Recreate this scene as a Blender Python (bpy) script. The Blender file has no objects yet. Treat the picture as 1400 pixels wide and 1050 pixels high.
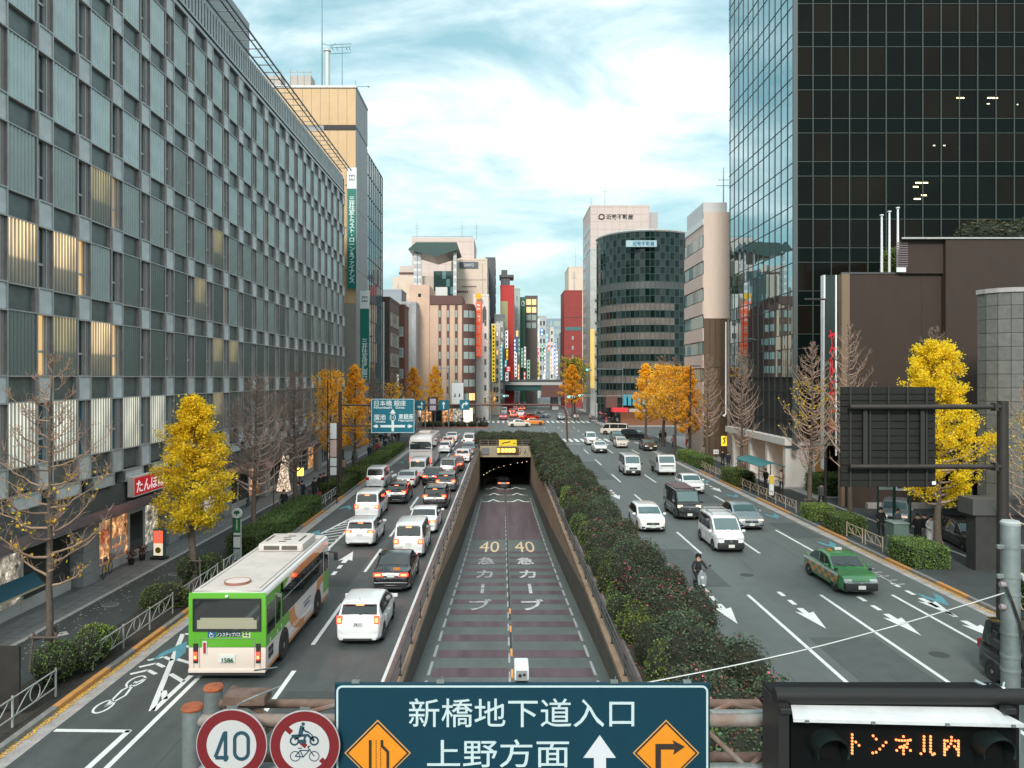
import bpy, math, random
from mathutils import Vector, Matrix
R = math.radians
rnd = random.Random(11)
sc = bpy.context.scene
col = sc.collection
H = 9.7
FPX = 1060.0
# -- camera
cd = bpy.data.cameras.new('camera')
cam = bpy.data.objects.new('camera', cd)
col.objects.link(cam)
cam.location = (0, 0, H)
cam.rotation_euler = (R(90), 0, 0)
cd.sensor_width = 36
cd.lens = 36 * FPX / 1400
cd.shift_x = 12 / 1400
cd.shift_y = -8 / 1400
cd.clip_start = 0.1
cd.clip_end = 6000
sc.camera = cam
# -- exposure
sc.view_settings.view_transform = 'Standard'
sc.view_settings.look = 'None'
sc.view_settings.gamma = 1
sc.view_settings.exposure = 1.08
sc.view_settings.use_curve_mapping = False
# -- sky
SUN_EL, SUN_AZ = 36.0, 191.0
world = bpy.data.worlds.new('World')
sc.world = world
world.use_nodes = True
nt = world.node_tree
nt.nodes.clear()
def N(t, kind, **kw):
 n = t.nodes.new(kind)
 for k, v in kw.items():
  setattr(n, k, v)
 return n
def math_n(t, op, a, b=None, c=None, clamp=False):
 n = t.nodes.new('ShaderNodeMath'); n.operation = op; n.use_clamp = clamp
 for i, v in enumerate((a, b, c)):
  if v is None: continue
  if isinstance(v, (int, float)): n.inputs[i].default_value = v
  else: t.links.new(v, n.inputs[i])
 return n.outputs[0]
def mixc(t, fac, a, b, mode='MIX'):
 n = t.nodes.new('ShaderNodeMix'); n.data_type = 'RGBA'; n.blend_type = mode
 for key, v in ((0, fac), (6, a), (7, b)):
  if isinstance(v, (int, float)): n.inputs[key].default_value = v
  elif isinstance(v, tuple): n.inputs[key].default_value = (v[0], v[1], v[2], 1)
  else: t.links.new(v, n.inputs[key])
 return n.outputs[2]
def ramp(t, fac, stops):
 n = t.nodes.new('ShaderNodeValToRGB')
 e = n.color_ramp.elements
 while len(e) < len(stops): e.new(0.5)
 for i, (p, c) in enumerate(stops):
  e[i].position = p
  e[i].color = (c, c, c, 1) if isinstance(c, (int, float)) else (c[0], c[1], c[2], 1)
 t.links.new(fac, n.inputs[0])
 return n.outputs[0]
SKX, SKY = 2.9, 0.55
sky = N(nt, 'ShaderNodeTexSky', sky_type='NISHITA')
sky.sun_disc = False
sky.sun_elevation = R(SUN_EL)
sky.sun_rotation = R(SUN_AZ)
sky.altitude = 20
sky.air_density = 1.3
sky.dust_density = 2.2
sky.ozone_density = 1.5
tc = N(nt, 'ShaderNodeTexCoord')
sep = N(nt, 'ShaderNodeSeparateXYZ')
nt.links.new(tc.outputs['Generated'], sep.inputs[0])
zc = math_n(nt, 'MAXIMUM', sep.outputs[2], 0.0)
zz = math_n(nt, 'ADD', zc, 0.38)
cx = math_n(nt, 'DIVIDE', sep.outputs[0], zz)
cy = math_n(nt, 'DIVIDE', sep.outputs[1], zz)
comb = N(nt, 'ShaderNodeCombineXYZ')
nt.links.new(cx, comb.inputs[0]); nt.links.new(cy, comb.inputs[1])
def noise(t, vec, scale, detail=6, rough=0.55, dist=0.0, mapping=None):
 if mapping:
  m = N(t, 'ShaderNodeMapping')
  m.inputs['Location'].default_value = mapping[0]
  m.inputs['Scale'].default_value = mapping[1]
  if len(mapping) > 2: m.inputs['Rotation'].default_value = mapping[2]
  t.links.new(vec, m.inputs[0]); vec = m.outputs[0]
 n = N(t, 'ShaderNodeTexNoise')
 n.inputs['Scale'].default_value = scale
 n.inputs['Detail'].default_value = detail
 n.inputs['Roughness'].default_value = rough
 n.inputs['Distortion'].default_value = dist
 t.links.new(vec, n.inputs['Vector'])
 return n.outputs['Fac']
big = noise(nt, comb.outputs[0], 0.95, 3, 0.5, 0.3, ((SKX, SKY, 0), (1.0, 1.25, 1), (0, 0, R(-20))))
fine = noise(nt, comb.outputs[0], 3.4, 10, 0.6, 0.35, ((4.4, 3.3, 0), (0.9, 1.5, 1), (0, 0, R(-28))))
cl = math_n(nt, 'ADD', math_n(nt, 'MULTIPLY', big, 0.62), math_n(nt, 'MULTIPLY', fine, 0.42))
# the cloud deck thins a little lower down, as in any wide sky
el = math_n(nt, 'MULTIPLY', zc, 0.16)
cl2 = math_n(nt, 'ADD', cl, el)
mask = ramp(nt, cl2, [(0.49, 0.0), (0.58, 0.42), (0.70, 1.0)])
cloudc = ramp(nt, fine, [(0.3, (3.9, 4.9, 5.2)), (0.68, (7.2, 7.4, 7.4))])
teal = mixc(nt, 0.72, sky.outputs[0], (1.85, 3.0, 3.25))
teal2 = mixc(nt, 1.0, teal, (0.92, 1.02, 0.98), 'MULTIPLY')
skyc = mixc(nt, mask, teal2, cloudc)
hz = ramp(nt, zc, [(0.0, 0.75), (0.10, 0.35), (0.3, 0.0)])
sky3 = mixc(nt, hz, skyc, (2.9, 3.9, 4.1))
bg = N(nt, 'ShaderNodeBackground')
bg.inputs['Strength'].default_value = 0.106
nt.links.new(sky3, bg.inputs[0])
wo = N(nt, 'ShaderNodeOutputWorld')
nt.links.new(bg.outputs[0], wo.inputs[0])
# -- sun (veiled)
sd = bpy.data.lights.new('sun', 'SUN')
sd.energy = 1.5
sd.angle = R(14)
sd.color = (1.0, 0.95, 0.88)
sun = bpy.data.objects.new('sun', sd)
col.objects.link(sun)
az, elv = R(SUN_AZ), R(SUN_EL)
sdir = Vector((math.sin(az) * math.cos(elv), math.cos(az) * math.cos(elv), math.sin(elv)))
sun.rotation_euler = (-sdir).to_track_quat('-Z', 'Y').to_euler()
sc.cycles.max_bounces = 6
sc.cycles.diffuse_bounces = 3
sc.cycles.glossy_bounces = 3
sc.cycles.transmission_bounces = 3
sc.cycles.caustics_reflective = False
sc.cycles.caustics_refractive = False
# -- materials
_mats = {}
def mat(name, c=(0.5, 0.5, 0.5), rough=0.6, metal=0.0, var=0.0, scale=3.0, bump=0.0, bscale=None,
  emit=None, es=0.0, spec=0.5, c2=None, mscale=None, coat=0.0, island=0.0, dirt=0.0):
 if name in _mats: return _mats[name]
 m = bpy.data.materials.new(name)
 m.use_nodes = True
 t = m.node_tree
 b = t.nodes['Principled BSDF']
 b.inputs['Base Color'].default_value = (c[0], c[1], c[2], 1)
 b.inputs['Roughness'].default_value = rough
 b.inputs['Metallic'].default_value = metal
 b.inputs['Specular IOR Level'].default_value = spec
 b.inputs['Coat Weight'].default_value = coat
 b.inputs['Coat Roughness'].default_value = 0.05
 if emit:
  b.inputs['Emission Color'].default_value = (emit[0], emit[1], emit[2], 1)
  b.inputs['Emission Strength'].default_value = es
 m.diffuse_color = (c[0], c[1], c[2], 1)
 out = None
 g = None
 if var or c2 or bump or dirt:
  tcn = N(t, 'ShaderNodeTexCoord')
  g = tcn.outputs['Object']
 if var or c2:
  f = noise(t, g, scale, 7, 0.62, 0.2, ((rnd.uniform(0, 9), rnd.uniform(0, 9), 0), mscale or (1, 1, 1)))
  f2 = ramp(t, f, [(0.30, 0.0), (0.70, 1.0)])
  if c2 is None:
   a = tuple(max(0, x * (1 - var)) for x in c); d = tuple(x * (1 + var) for x in c)
  else:
   a, d = c, c2
  out = mixc(t, f2, a, d)
 if dirt:
  f = noise(t, g, 0.9, 9, 0.7, 0.4, ((3, 1, 2), (1.4, 1.4, 0.45)))
  f2 = ramp(t, f, [(0.45, 0.0), (0.72, dirt)])
  out = mixc(t, f2, out if out is not None else c, tuple(x * 0.45 for x in c))
 if island:
  isl_o = 0.28 if name.startswith(('hedge', 'bush', 'camellia')) else 0.08
  gi = N(t, 'ShaderNodeNewGeometry')
  oi = N(t, 'ShaderNodeObjectInfo')
  v = math_n(t, 'ADD', math_n(t, 'MULTIPLY', gi.outputs['Random Per Island'], 2 * island), 1 - island)
  hsv = N(t, 'ShaderNodeHueSaturation')
  hsv.inputs['Color'].default_value = (c[0], c[1], c[2], 1)
  if out is not None: t.links.new(out, hsv.inputs['Color'])
  t.links.new(math_n(t, 'MULTIPLY', v, math_n(t, 'ADD', math_n(t, 'MULTIPLY', oi.outputs['Random'], 2 * isl_o), 1 - isl_o)), hsv.inputs['Value'])
  t.links.new(math_n(t, 'ADD', math_n(t, 'MULTIPLY', oi.outputs['Random'], 0.012), 0.494), hsv.inputs['Hue'])
  out = hsv.outputs[0]
 if out is not None:
  t.links.new(out, b.inputs['Base Color'])
 if bump:
  f = noise(t, g, bscale or scale * 6, 4, 0.6)
  bn = N(t, 'ShaderNodeBump')
  bn.inputs['Strength'].default_value = bump
  bn.inputs['Distance'].default_value = 0.02
  t.links.new(f, bn.inputs['Height'])
  t.links.new(bn.outputs[0], b.inputs['Normal'])
 _mats[name] = m
 return m
def emis(name, c, s, base=(0.02, 0.02, 0.02)):
 return mat(name, base, 0.4, emit=c, es=s)
# -- mesh builder
class MB:
 def __init__(self): self.v = []; self.f = []; self.m = []
 def add(self, vs, fs, mi=0):
  o = len(self.v); self.v += [tuple(p) for p in vs]
  for f in fs: self.f.append(tuple(i + o for i in f)); self.m.append(mi)
  return self
 def box(self, x0, x1, y0, y1, z0, z1, mi=0):
  return self.add([(x0, y0, z0), (x1, y0, z0), (x1, y1, z0), (x0, y1, z0), (x0, y0, z1), (x1, y0, z1), (x1, y1, z1), (x0, y1, z1)],
      [(0, 3, 2, 1), (4, 5, 6, 7), (0, 1, 5, 4), (1, 2, 6, 5), (2, 3, 7, 6), (3, 0, 4, 7)], mi)
 def cbox(self, cx, cy, cz, sx, sy, sz, mi=0, bev=0.0):
  if not bev: return self.box(cx - sx / 2, cx + sx / 2, cy - sy / 2, cy + sy / 2, cz - sz / 2, cz + sz / 2, mi)
  n = len(self.v)
  bm = bmesh_box(sx, sy, sz, bev)
  return self.add([(v[0] + cx, v[1] + cy, v[2] + cz) for v in bm[0]], bm[1], mi)
 def quad(self, a, b, c, d, mi=0): return self.add([a, b, c, d], [(0, 1, 2, 3)], mi)
 def tube(self, p0, p1, r0, r1=None, n=8, mi=0, caps=True):
  return self.path([p0, p1], [r0, r0 if r1 is None else r1], n, mi, caps)
 def path(self, pts, rad, n=6, mi=0, caps=True, closed=False):
  pts = [Vector(p) for p in pts]
  if isinstance(rad, (int, float)): rad = [rad] * len(pts)
  vs = []; fs = []; L = len(pts)
  up = None
  for i, p in enumerate(pts):
   a = pts[i - 1] if (i > 0 or closed) else p
   b = pts[(i + 1) % L] if (i < L - 1 or closed) else p
   d = b - a
   if d.length < 1e-9: d = Vector((0, 0, 1))
   d.normalize()
   if up is None: up = Vector((0, 0, 1)) if abs(d.z) < 0.9 else Vector((1, 0, 0))
   s = d.cross(up)
   if s.length < 1e-4: s = d.cross(Vector((0, 1, 0)))
   s.normalize(); u = s.cross(d); up = u
   for k in range(n):
    a2 = 2 * math.pi * k / n
    vs.append(p + (s * math.cos(a2) + u * math.sin(a2)) * rad[i])
  for i in range(L if closed else L - 1):
   j = (i + 1) % L
   for k in range(n):
    fs.append((i * n + k, i * n + (k + 1) % n, j * n + (k + 1) % n, j * n + k))
  if caps and not closed:
   fs.append(tuple(range(n))[::-1]); fs.append(tuple((L - 1) * n + k for k in range(n)))
  return self.add(vs, fs, mi)
 def lathe(self, prof, n=16, axis='z', c=(0, 0, 0), mi=0, cap=True):
  vs = []; fs = []
  for (r, h) in prof:
   for k in range(n):
    a = 2 * math.pi * k / n
    x, y = r * math.cos(a), r * math.sin(a)
    p = {'z': (x, y, h), 'x': (h, x, y), 'y': (y, h, x)}[axis]
    vs.append((p[0] + c[0], p[1] + c[1], p[2] + c[2]))
  L = len(prof)
  for i in range(L - 1):
   for k in range(n):
    fs.append((i * n + k, i * n + (k + 1) % n, (i + 1) * n + (k + 1) % n, (i + 1) * n + k))
  if cap:
   fs.append(tuple(range(n))[::-1]); fs.append(tuple((L - 1) * n + k for k in range(n)))
  return self.add(vs, fs, mi)
 def prism(self, poly, t0, t1, plane='xz', mi=0):
  """poly in a plane, thickness t0..t1 along the third axis"""
  n = len(poly)
  def P(a, b, t):
   return {'xz': (a, t, b), 'xy': (a, b, t), 'yz': (t, a, b)}[plane]
  vs = [P(a, b, t0) for a, b in poly] + [P(a, b, t1) for a, b in poly]
  fs = [tuple(range(n)), tuple(range(n, 2 * n))[::-1]] + [(i, (i + 1) % n, n + (i + 1) % n, n + i) for i in range(n)]
  return self.add(vs, fs, mi)
 def stroke(self, pts, w, t0, t1, plane='xz', mi=0, closed=False, capr=False):
  """flat ribbon of width w along a polyline"""
  P = [Vector(p) for p in pts]; n = len(P); Ls = []; Rs = []
  for i in range(n):
   a = P[i - 1] if (i > 0 or closed) else P[i]; b = P[(i + 1) % n] if (i < n - 1 or closed) else P[i]
   d1 = (P[i] - a); d2 = (b - P[i])
   if d1.length < 1e-9: d1 = d2
   if d2.length < 1e-9: d2 = d1
   d1.normalize(); d2.normalize()
   t = (d1 + d2)
   if t.length < 1e-6: t = d1
   t.normalize(); nn = Vector((-t.y, t.x)); c = max(0.45, t.dot(d1))
   Ls.append(P[i] + nn * (w / 2 / c)); Rs.append(P[i] - nn * (w / 2 / c))
  m = n if closed else n - 1
  for i in range(m):
   j = (i + 1) % n
   self.prism([tuple(Ls[i]), tuple(Rs[i]), tuple(Rs[j]), tuple(Ls[j])], t0, t1, plane, mi)
  return self
 def mesh(self, name, mats, smooth=None):
  me = bpy.data.meshes.new(name)
  me.from_pydata(self.v, [], self.f)
  for m in mats: me.materials.append(m)
  if len(mats) > 1: me.polygons.foreach_set('material_index', self.m)
  if smooth is not None:
   me.shade_smooth() if hasattr(me, 'shade_smooth') else None
   if smooth < 180: me.set_sharp_from_angle(angle=R(smooth))
  me.update()
  return me
 def build(self, name, mats, parent=None, smooth=None, loc=(0, 0, 0), rz=0, **kw):
  if not isinstance(mats, (list, tuple)): mats = [mats]
  return link(name, self.mesh(name, mats, smooth), parent, loc, rz, **kw)
_bb = {}
def bmesh_box(sx, sy, sz, bev):
 k = (round(sx, 4), round(sy, 4), round(sz, 4), bev)
 if k in _bb: return _bb[k]
 import bmesh
 bm = bmesh.new(); bmesh.ops.create_cube(bm, size=1)
 for v in bm.verts: v.co = Vector((v.co.x * sx, v.co.y * sy, v.co.z * sz))
 bmesh.ops.bevel(bm, geom=bm.edges[:], offset=bev, segments=2, affect='EDGES', profile=0.6)
 bm.verts.index_update()
 r = ([tuple(v.co) for v in bm.verts], [tuple(v.index for v in f.verts) for f in bm.faces])
 bm.free(); _bb[k] = r
 return r
def link(name, me, parent=None, loc=(0, 0, 0), rz=0, label=None, cat=None, group=None, kind=None, rot=None):
 o = bpy.data.objects.new(name, me)
 col.objects.link(o)
 o.location = loc
 o.rotation_euler = rot if rot else (0, 0, rz)
 if parent: o.parent = parent
 tag(o, label, cat, group, kind)
 return o
def tag(o, label=None, cat=None, group=None, kind=None):
 if label: o['label'] = label
 if cat: o['category'] = cat
 if group: o['group'] = group
 if kind: o['kind'] = kind
 return o
def thing(name, label, cat, loc=(0, 0, 0), rz=0, group=None, kind=None):
 return link(name, None, None, loc, rz, label, cat, group, kind)
_kids = {}
def copy_tree(o, parent=None):
 c = o.copy(); col.objects.link(c)
 if parent: c.parent = parent
 for ch in (_kids.get(o.name) or o.children):
  copy_tree(ch, c)
 return c
def gp(px, py, h=0.0):
 """world ground point seen at photograph pixel (px, py)"""
 Y = FPX * (H - h) / (py - 517)
 return ((px - 688) * Y / FPX, Y)
def X_at(px, Y): return (px - 688) * Y / FPX
def Z_at(py, Y): return H - (py - 517) * Y / FPX
def ordi(n):
 w = ['first', 'second', 'third', 'fourth', 'fifth', 'sixth', 'seventh', 'eighth', 'ninth', 'tenth', 'eleventh', 'twelfth', 'thirteenth', 'fourteenth', 'fifteenth', 'sixteenth', 'seventeenth', 'eighteenth', 'nineteenth']
 if n < 19: return w[n]
 n += 1
 return ['twentieth', 'thirtieth', 'fortieth'][n // 10 - 2] if n % 10 == 0 else ['twenty', 'thirty', 'forty'][n // 10 - 2] + '-' + w[n % 10 - 1]
# -- lettering: every text becomes one flat mesh
TEXTS = {}
def make_texts(items):
 tmp = []
 for key, body, off, vert in items:
  c = bpy.data.curves.new('letters', 'FONT')
  c.body = '\n'.join(body) if vert else body
  c.size = 1; c.offset = off; c.extrude = 0.01; c.resolution_u = 3
  c.align_x = 'CENTER'; c.align_y = 'CENTER'
  c.space_line = 0.82
  o = bpy.data.objects.new('letters', c); col.objects.link(o); tmp.append((key, o))
 bpy.context.view_layer.update()
 dg = bpy.context.evaluated_depsgraph_get()
 for key, o in tmp:
  me = bpy.data.meshes.new_from_object(o.evaluated_get(dg))
  xs = [v.co.x for v in me.vertices]; ys = [v.co.y for v in me.vertices]
  if xs:
   cx, cy = (max(xs) + min(xs)) / 2, (max(ys) + min(ys)) / 2
   w, h = max(xs) - min(xs), max(ys) - min(ys)
   for v in me.vertices: v.co = Vector(((v.co.x - cx) / w, (v.co.y - cy) / h, v.co.z))
  TEXTS[key] = me
  bpy.data.objects.remove(o)
def text(key, w, h, m, parent, loc, rot=(R(90), 0, 0), name='lettering', th=0.006):
 """text fitted into w x h metres, facing -Y by default"""
 me = TEXTS[key].copy()
 me.materials.clear(); me.materials.append(m)
 for v in me.vertices: v.co = Vector((v.co.x * w, v.co.y * h, v.co.z * th / 0.01))
 return link(name, me, parent, loc, rot=rot)
make_texts([('shinbashi', '新橋地下道入口', 0.003, False), ('ueno', '上野方面', 0.003, False),
   ('n40', '40', 0.0, False), ('kyu', '急', 0.02, False), ('ka', 'カ', 0.02, False), ('bu', 'ブ', 0.02, False),
   ('nonstep', 'ノンステップバス', 0.008, False), ('p1586', '1586', 0.01, False), ('p2411', '24-11', 0.01, False),
   ('tanpopo', 'たんぽぽ', 0.01, False),
   ('smtl', '三井住友トラスト・ローン&ファイナンス', 0.015, True), ('smtb', '三井住友信託銀行', 0.015, True),
   ('kintetsu', '近鉄不動産', 0.025, False), ('sanyo', 'SANYO', 0.01, False), ('yakult', 'ヤクルトホール', 0.02, True),
   ('nihon', '日本橋 銀座', 0.004, False), ('nihonr', 'Nihonbashi   Ginza', 0.01, False),
   ('tame', '溜池', 0.012, False), ('tamer', 'Tameike', 0.01, False),
   ('hig', '東銀座', 0.012, False), ('higr', 'Higashiginza', 0.01, False), ('n15', '15', 0.01, False),
   ('sun1', 'サンキ', 0.01, True), ('tomare', '止', 0.02, False), ('bigecho', 'カラオケ', 0.02, True)])
# == SETTING
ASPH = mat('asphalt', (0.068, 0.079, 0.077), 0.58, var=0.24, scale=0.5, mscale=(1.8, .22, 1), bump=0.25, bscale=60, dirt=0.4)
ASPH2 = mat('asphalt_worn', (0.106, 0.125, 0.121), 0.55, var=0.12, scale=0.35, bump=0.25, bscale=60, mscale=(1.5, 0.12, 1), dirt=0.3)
SIDEW = mat('sidewalk_asphalt', (0.04, 0.049, 0.05), 0.8, var=0.16, scale=1.2, bump=0.3, bscale=50)
CONC = mat('kerb_concrete', (0.2, 0.2, 0.19), 0.85, var=0.2, scale=4, bump=0.4, dirt=0.5)
GUT = mat('gutter_concrete', (0.36, 0.34, 0.33), 0.85, var=0.2, scale=2.5, bump=0.3, dirt=0.5)
PAV = mat('apron_paving', (0.17, 0.175, 0.172), 0.75, var=0.2, scale=3, bump=0.3, dirt=0.4)
WPAINT = mat('road_paint_white', (0.7, 0.72, 0.71), 0.6, var=0.12, scale=9, dirt=0.35)
WORN = mat('road_paint_worn', (0.5, 0.52, 0.52), 0.6, c2=(0.2, 0.22, 0.22), scale=14)
CYAN = mat('road_paint_cyan', (0.09, 0.27, 0.33), 0.6, var=0.2, scale=6)
OPAINT = mat('road_paint_orange', (0.62, 0.27, 0.05), 0.7, c2=(0.36, 0.2, 0.09), scale=5)
SOIL = mat('soil', (0.022, 0.021, 0.019), 0.95, c2=(0.05, 0.042, 0.03), scale=5, bump=0.6)
GROUND = mat('ground', (0.06, 0.065, 0.065), 0.8, var=0.2, scale=0.2)
RED = mat('skid_red', (0.068, 0.032, 0.038), 0.6, c2=(0.125, 0.088, 0.105), scale=0.55, mscale=(2.6, 0.1, 1), bump=0.3, bscale=50)
UFLOOR = mat('underpass_asphalt', (0.088, 0.108, 0.10), 0.5, var=0.2, scale=0.7, mscale=(1.6, 0.2, 1), bump=0.3, bscale=50, dirt=0.35)
XL, XR = -3.15, 3.73     # faces of the underpass walls
PORT = 105.0             # portal
FP = [(-60, 0), (14, 0), (27, -0.8), (35.4, -1.44), (47, -2.35), (59, -3.2), (82, -4.5), (104, -5.5), (125, -6.0), (260, -6.0)]
def fz(Y):
 for (a, za), (b, zb) in zip(FP, FP[1:]):
  if a <= Y <= b: return za + (zb - za) * (Y - a) / (b - a)
 return FP[-1][1]
def fgp(px, py):
 lo, hi = 15.0, 150.0
 for _ in range(40):
  m = (lo + hi) / 2
  if (H - fz(m)) * FPX / m + 517 > py: lo = m
  else: hi = m
 return ((px - 688) * lo / FPX, lo)
b = MB()
for x0, x1, y0, y1 in ((-2500, XL, -200, PORT), (XR, 2500, -200, PORT), (-2500, 2500, PORT, 4500), (XL, XR, -200, 12)):
 b.quad((x0, y0, -0.02), (x1, y0, -0.02), (x1, y1, -0.02), (x0, y1, -0.02))
ground = b.build('ground', GROUND, kind='structure')
def strip(name, x0, x1, y0, y1, z, m, parent=None, kind='structure', sub=1):
 b = MB()
 b.quad((x0, y0, z), (x1, y0, z), (x1, y1, z), (x0, y1, z))
 return b.build(name, m, parent, kind=kind if parent is None else None)
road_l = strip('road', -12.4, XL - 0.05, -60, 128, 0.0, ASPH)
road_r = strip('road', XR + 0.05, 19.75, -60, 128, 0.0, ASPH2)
cross = strip('crossroad', -300, 300, 128, 168, 0.0, ASPH2)
b = MB()
b.quad((-6, 168, 0), (19.6, 168, 0), (19.6 + 0.068 * 830, 1000, 0), (-6 + 0.068 * 830, 1000, 0))
avenue = b.build('avenue', ASPH2, kind='structure')
b = MB(); b.quad((XL, 106, 0.001), (XR, 106, 0.001), (XR, 128, 0.001), (XL, 128, 0.001)); b.build('road', ASPH2, kind='structure')
ML = 0.004
def mark(parent, pts, m=WPAINT, z=ML, name='lane_line'):
 b = MB(); b.add([(x, y, z) for x, y in pts], [tuple(range(len(pts)))])
 return b.build(name, m, parent)
def line(parent, x, y0, y1, w=0.15, m=WPAINT, name='lane_line', z=ML, x1=None):
 x1 = x if x1 is None else x1
 return mark(parent, [(x - w / 2, y0), (x + w / 2, y0), (x1 + w / 2, y1), (x1 - w / 2, y1)], m, z, name)
def bar(parent, p, q, w, m=WPAINT, name='marking_bar', z=ML):
 d = Vector((q[0] - p[0], q[1] - p[1])); d.normalize(); n = Vector((-d.y, d.x)) * (w / 2)
 return mark(parent, [(p[0] + n.x, p[1] + n.y), (p[0] - n.x, p[1] - n.y), (q[0] - n.x, q[1] - n.y), (q[0] + n.x, q[1] + n.y)], m, z, name)
# -- left carriageway
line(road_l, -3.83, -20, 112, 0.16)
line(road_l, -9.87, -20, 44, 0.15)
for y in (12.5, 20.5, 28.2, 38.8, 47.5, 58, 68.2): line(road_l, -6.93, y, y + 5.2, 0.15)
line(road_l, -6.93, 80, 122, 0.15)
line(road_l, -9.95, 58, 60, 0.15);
def arrow(parent, x, tip, sgn, name='road_arrow'):
 """straight-ahead arrow whose tip lies at y = tip and points along sgn"""
 s = -sgn
 mark(parent, [(x, tip), (x + 0.38, tip + s * 2.2), (x + 0.13, tip + s * 2.0), (x + 0.13, tip + s * 2.7), (x - 0.13, tip + s * 2.7), (x - 0.13, tip + s * 2.0), (x - 0.38, tip + s * 2.2)][::-sgn], WPAINT, ML, name)
 for k in (3.2, 4.5): line(parent, x, tip + s * k, tip + s * (k + 0.7), 0.2, name='arrow_dash')
arrow(road_l, -8.4, 43.4, 1); arrow(road_l, -5.3, 60.5, 1); arrow(road_l, -10.9, 79, 1)
# bus-bay outline, wedges and hatching
def wedge(y0, y1, xa, xb, n, w=0.17):
 bar(road_l, (-10.25, y0), (xb, y1), w); bar(road_l, (-10.2, y0), (-10.15, y1), w)
 for k in range(n):
  t = (k + 1) / (n + 1); y = y0 + (y1 - y0) * t; xl = -10.25 + (xb + 10.25) * t
  bar(road_l, (xl + 0.1, y + 0.1), (-10.22, y - 0.55), w)
wedge(22.6, 29.4, -10.2, -12.15, 4)
bar(road_l, (-12.1, 29.4), (-10.2, 29.2), 0.17)
bar(road_l, (-12.35, 21.35), (-10.25, 21.3), 0.17); bar(road_l, (-10.3, 21.35), (-10.45, 12), 0.17)
for k in range(11):
 y = 44.5 + k * 1.05; x0 = -11.9 + k * 0.165
 bar(road_l, (x0, y), (-9.95, y + 1.3), 0.16)
bar(road_l, (-12.1, 43.6), (-9.95, 57.5), 0.17); bar(road_l, (-9.95, 43.6), (-9.9, 57.5), 0.17)
def chev(parent, x, y, s, w=0.42):
 mark(parent, [(x - w, y), (x, y + s * 1.1), (x + w, y), (x + w, y + s * 0.9), (x, y + s * 2.1), (x - w, y + s * 0.9)][::s], CYAN, ML + 0.001, 'cyan_chevron')
for px, py, s, pr in ((222, 905, 1, road_l), (425, 734, 1, road_l), (470, 697, 1, road_l), (546, 634, 1, road_l)):
 x, y = gp(px, py); chev(pr, max(x, -11.75), y, s)
for px, py in ((968, 659), (1008, 679), (1066, 707), (1146, 747), (1290, 823)):
 x, y = gp(px, py); chev(road_r, min(x, 19.0), y + 1.5, -1)
# bicycle symbol and chevrons
bx, by = -11.75, 22.9
b = MB()
def ring(b, cx, cy, r, ry, w, z0, z1, plane='xy', n=16, mi=0):
 pts = [(cx + r * math.cos(2 * math.pi * k / n), cy + ry * math.sin(2 * math.pi * k / n)) for k in range(n)]
 return b.stroke(pts, w, z0, z1, plane, mi, closed=True)
ring(b, bx - 0.05, by, 0.22, 0.45, 0.07, 0, 0.004); ring(b, bx + 0.0, by + 1.9, 0.22, 0.45, 0.07, 0, 0.004)
b.stroke([(bx, by), (bx + 0.2, by + 0.8), (bx, by + 1.9)], 0.07, 0, 0.004, 'xy'); b.stroke([(bx, by), (bx - 0.1, by + 1.2), (bx + 0.2, by + 2.2)], 0.07, 0, 0.004, 'xy')
b.build('bicycle_symbol', WPAINT, road_l, loc=(0, 0, 0.001))
for k in range(3):
 for s in (-1, 1): bar(road_l, (-11.8 + s * 0.42, 25.4 + k * 0.62), (-11.8, 25.75 + k * 0.62), 0.15)
# -- right carriageway
for x, (a, c) in zip((10.95, 14.2, 17.4), ((16, 34.7), (16, 34.7), (16, 34.7))):
 line(road_r, x, a, c, 0.15)
for x, ys in ((10.95, (42.9, 58.7, 72.2, 86.5, 99.5)), (14.2, (42.9, 58.5, 72.0, 86.0, 100)), (17.4, (43.5, 58, 72, 86, 99))):
 for y in ys: line(road_r, x, y, y + 6.0, 0.15)
for x, t in ((9.25, 30.6), (12.5, 30.0), (15.75, 29.2), (18.4, 28.3)): arrow(road_r, x, t, -1)
arrow(road_r, 18.4, 31.5, -1)
for x, t in ((18.6, 66), (9.3, 62)): arrow(road_r, x, t, -1)
line(road_r, 7.75, -20, 118, 0.15)
b = MB()   # worn stop lettering beside the kerb
for k in range(7):
 y = 36.4 + k * 0.75
 b.stroke([(18.3 + (k % 2) * 0.12, y), (18.95, y + 0.15)], 0.11, 0, 0.004, 'xy'); b.stroke([(18.4 + (k % 3) * 0.12, y), (18.45, y + 0.7)], 0.09, 0, 0.004, 'xy')
b.build('worn_road_lettering', WORN, road_r, loc=(0, 0, 0.001))
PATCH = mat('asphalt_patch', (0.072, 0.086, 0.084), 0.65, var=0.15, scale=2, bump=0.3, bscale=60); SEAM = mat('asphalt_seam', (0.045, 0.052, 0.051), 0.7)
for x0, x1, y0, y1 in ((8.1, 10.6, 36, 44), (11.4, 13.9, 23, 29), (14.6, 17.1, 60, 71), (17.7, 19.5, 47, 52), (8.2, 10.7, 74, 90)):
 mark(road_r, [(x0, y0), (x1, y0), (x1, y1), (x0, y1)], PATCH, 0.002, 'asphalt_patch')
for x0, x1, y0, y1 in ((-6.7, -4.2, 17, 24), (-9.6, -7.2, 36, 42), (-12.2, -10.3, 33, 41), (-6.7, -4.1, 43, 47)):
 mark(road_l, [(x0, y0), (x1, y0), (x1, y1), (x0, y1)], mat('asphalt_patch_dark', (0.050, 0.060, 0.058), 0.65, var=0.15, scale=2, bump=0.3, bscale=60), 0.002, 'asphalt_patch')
rs = random.Random(4)
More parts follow.
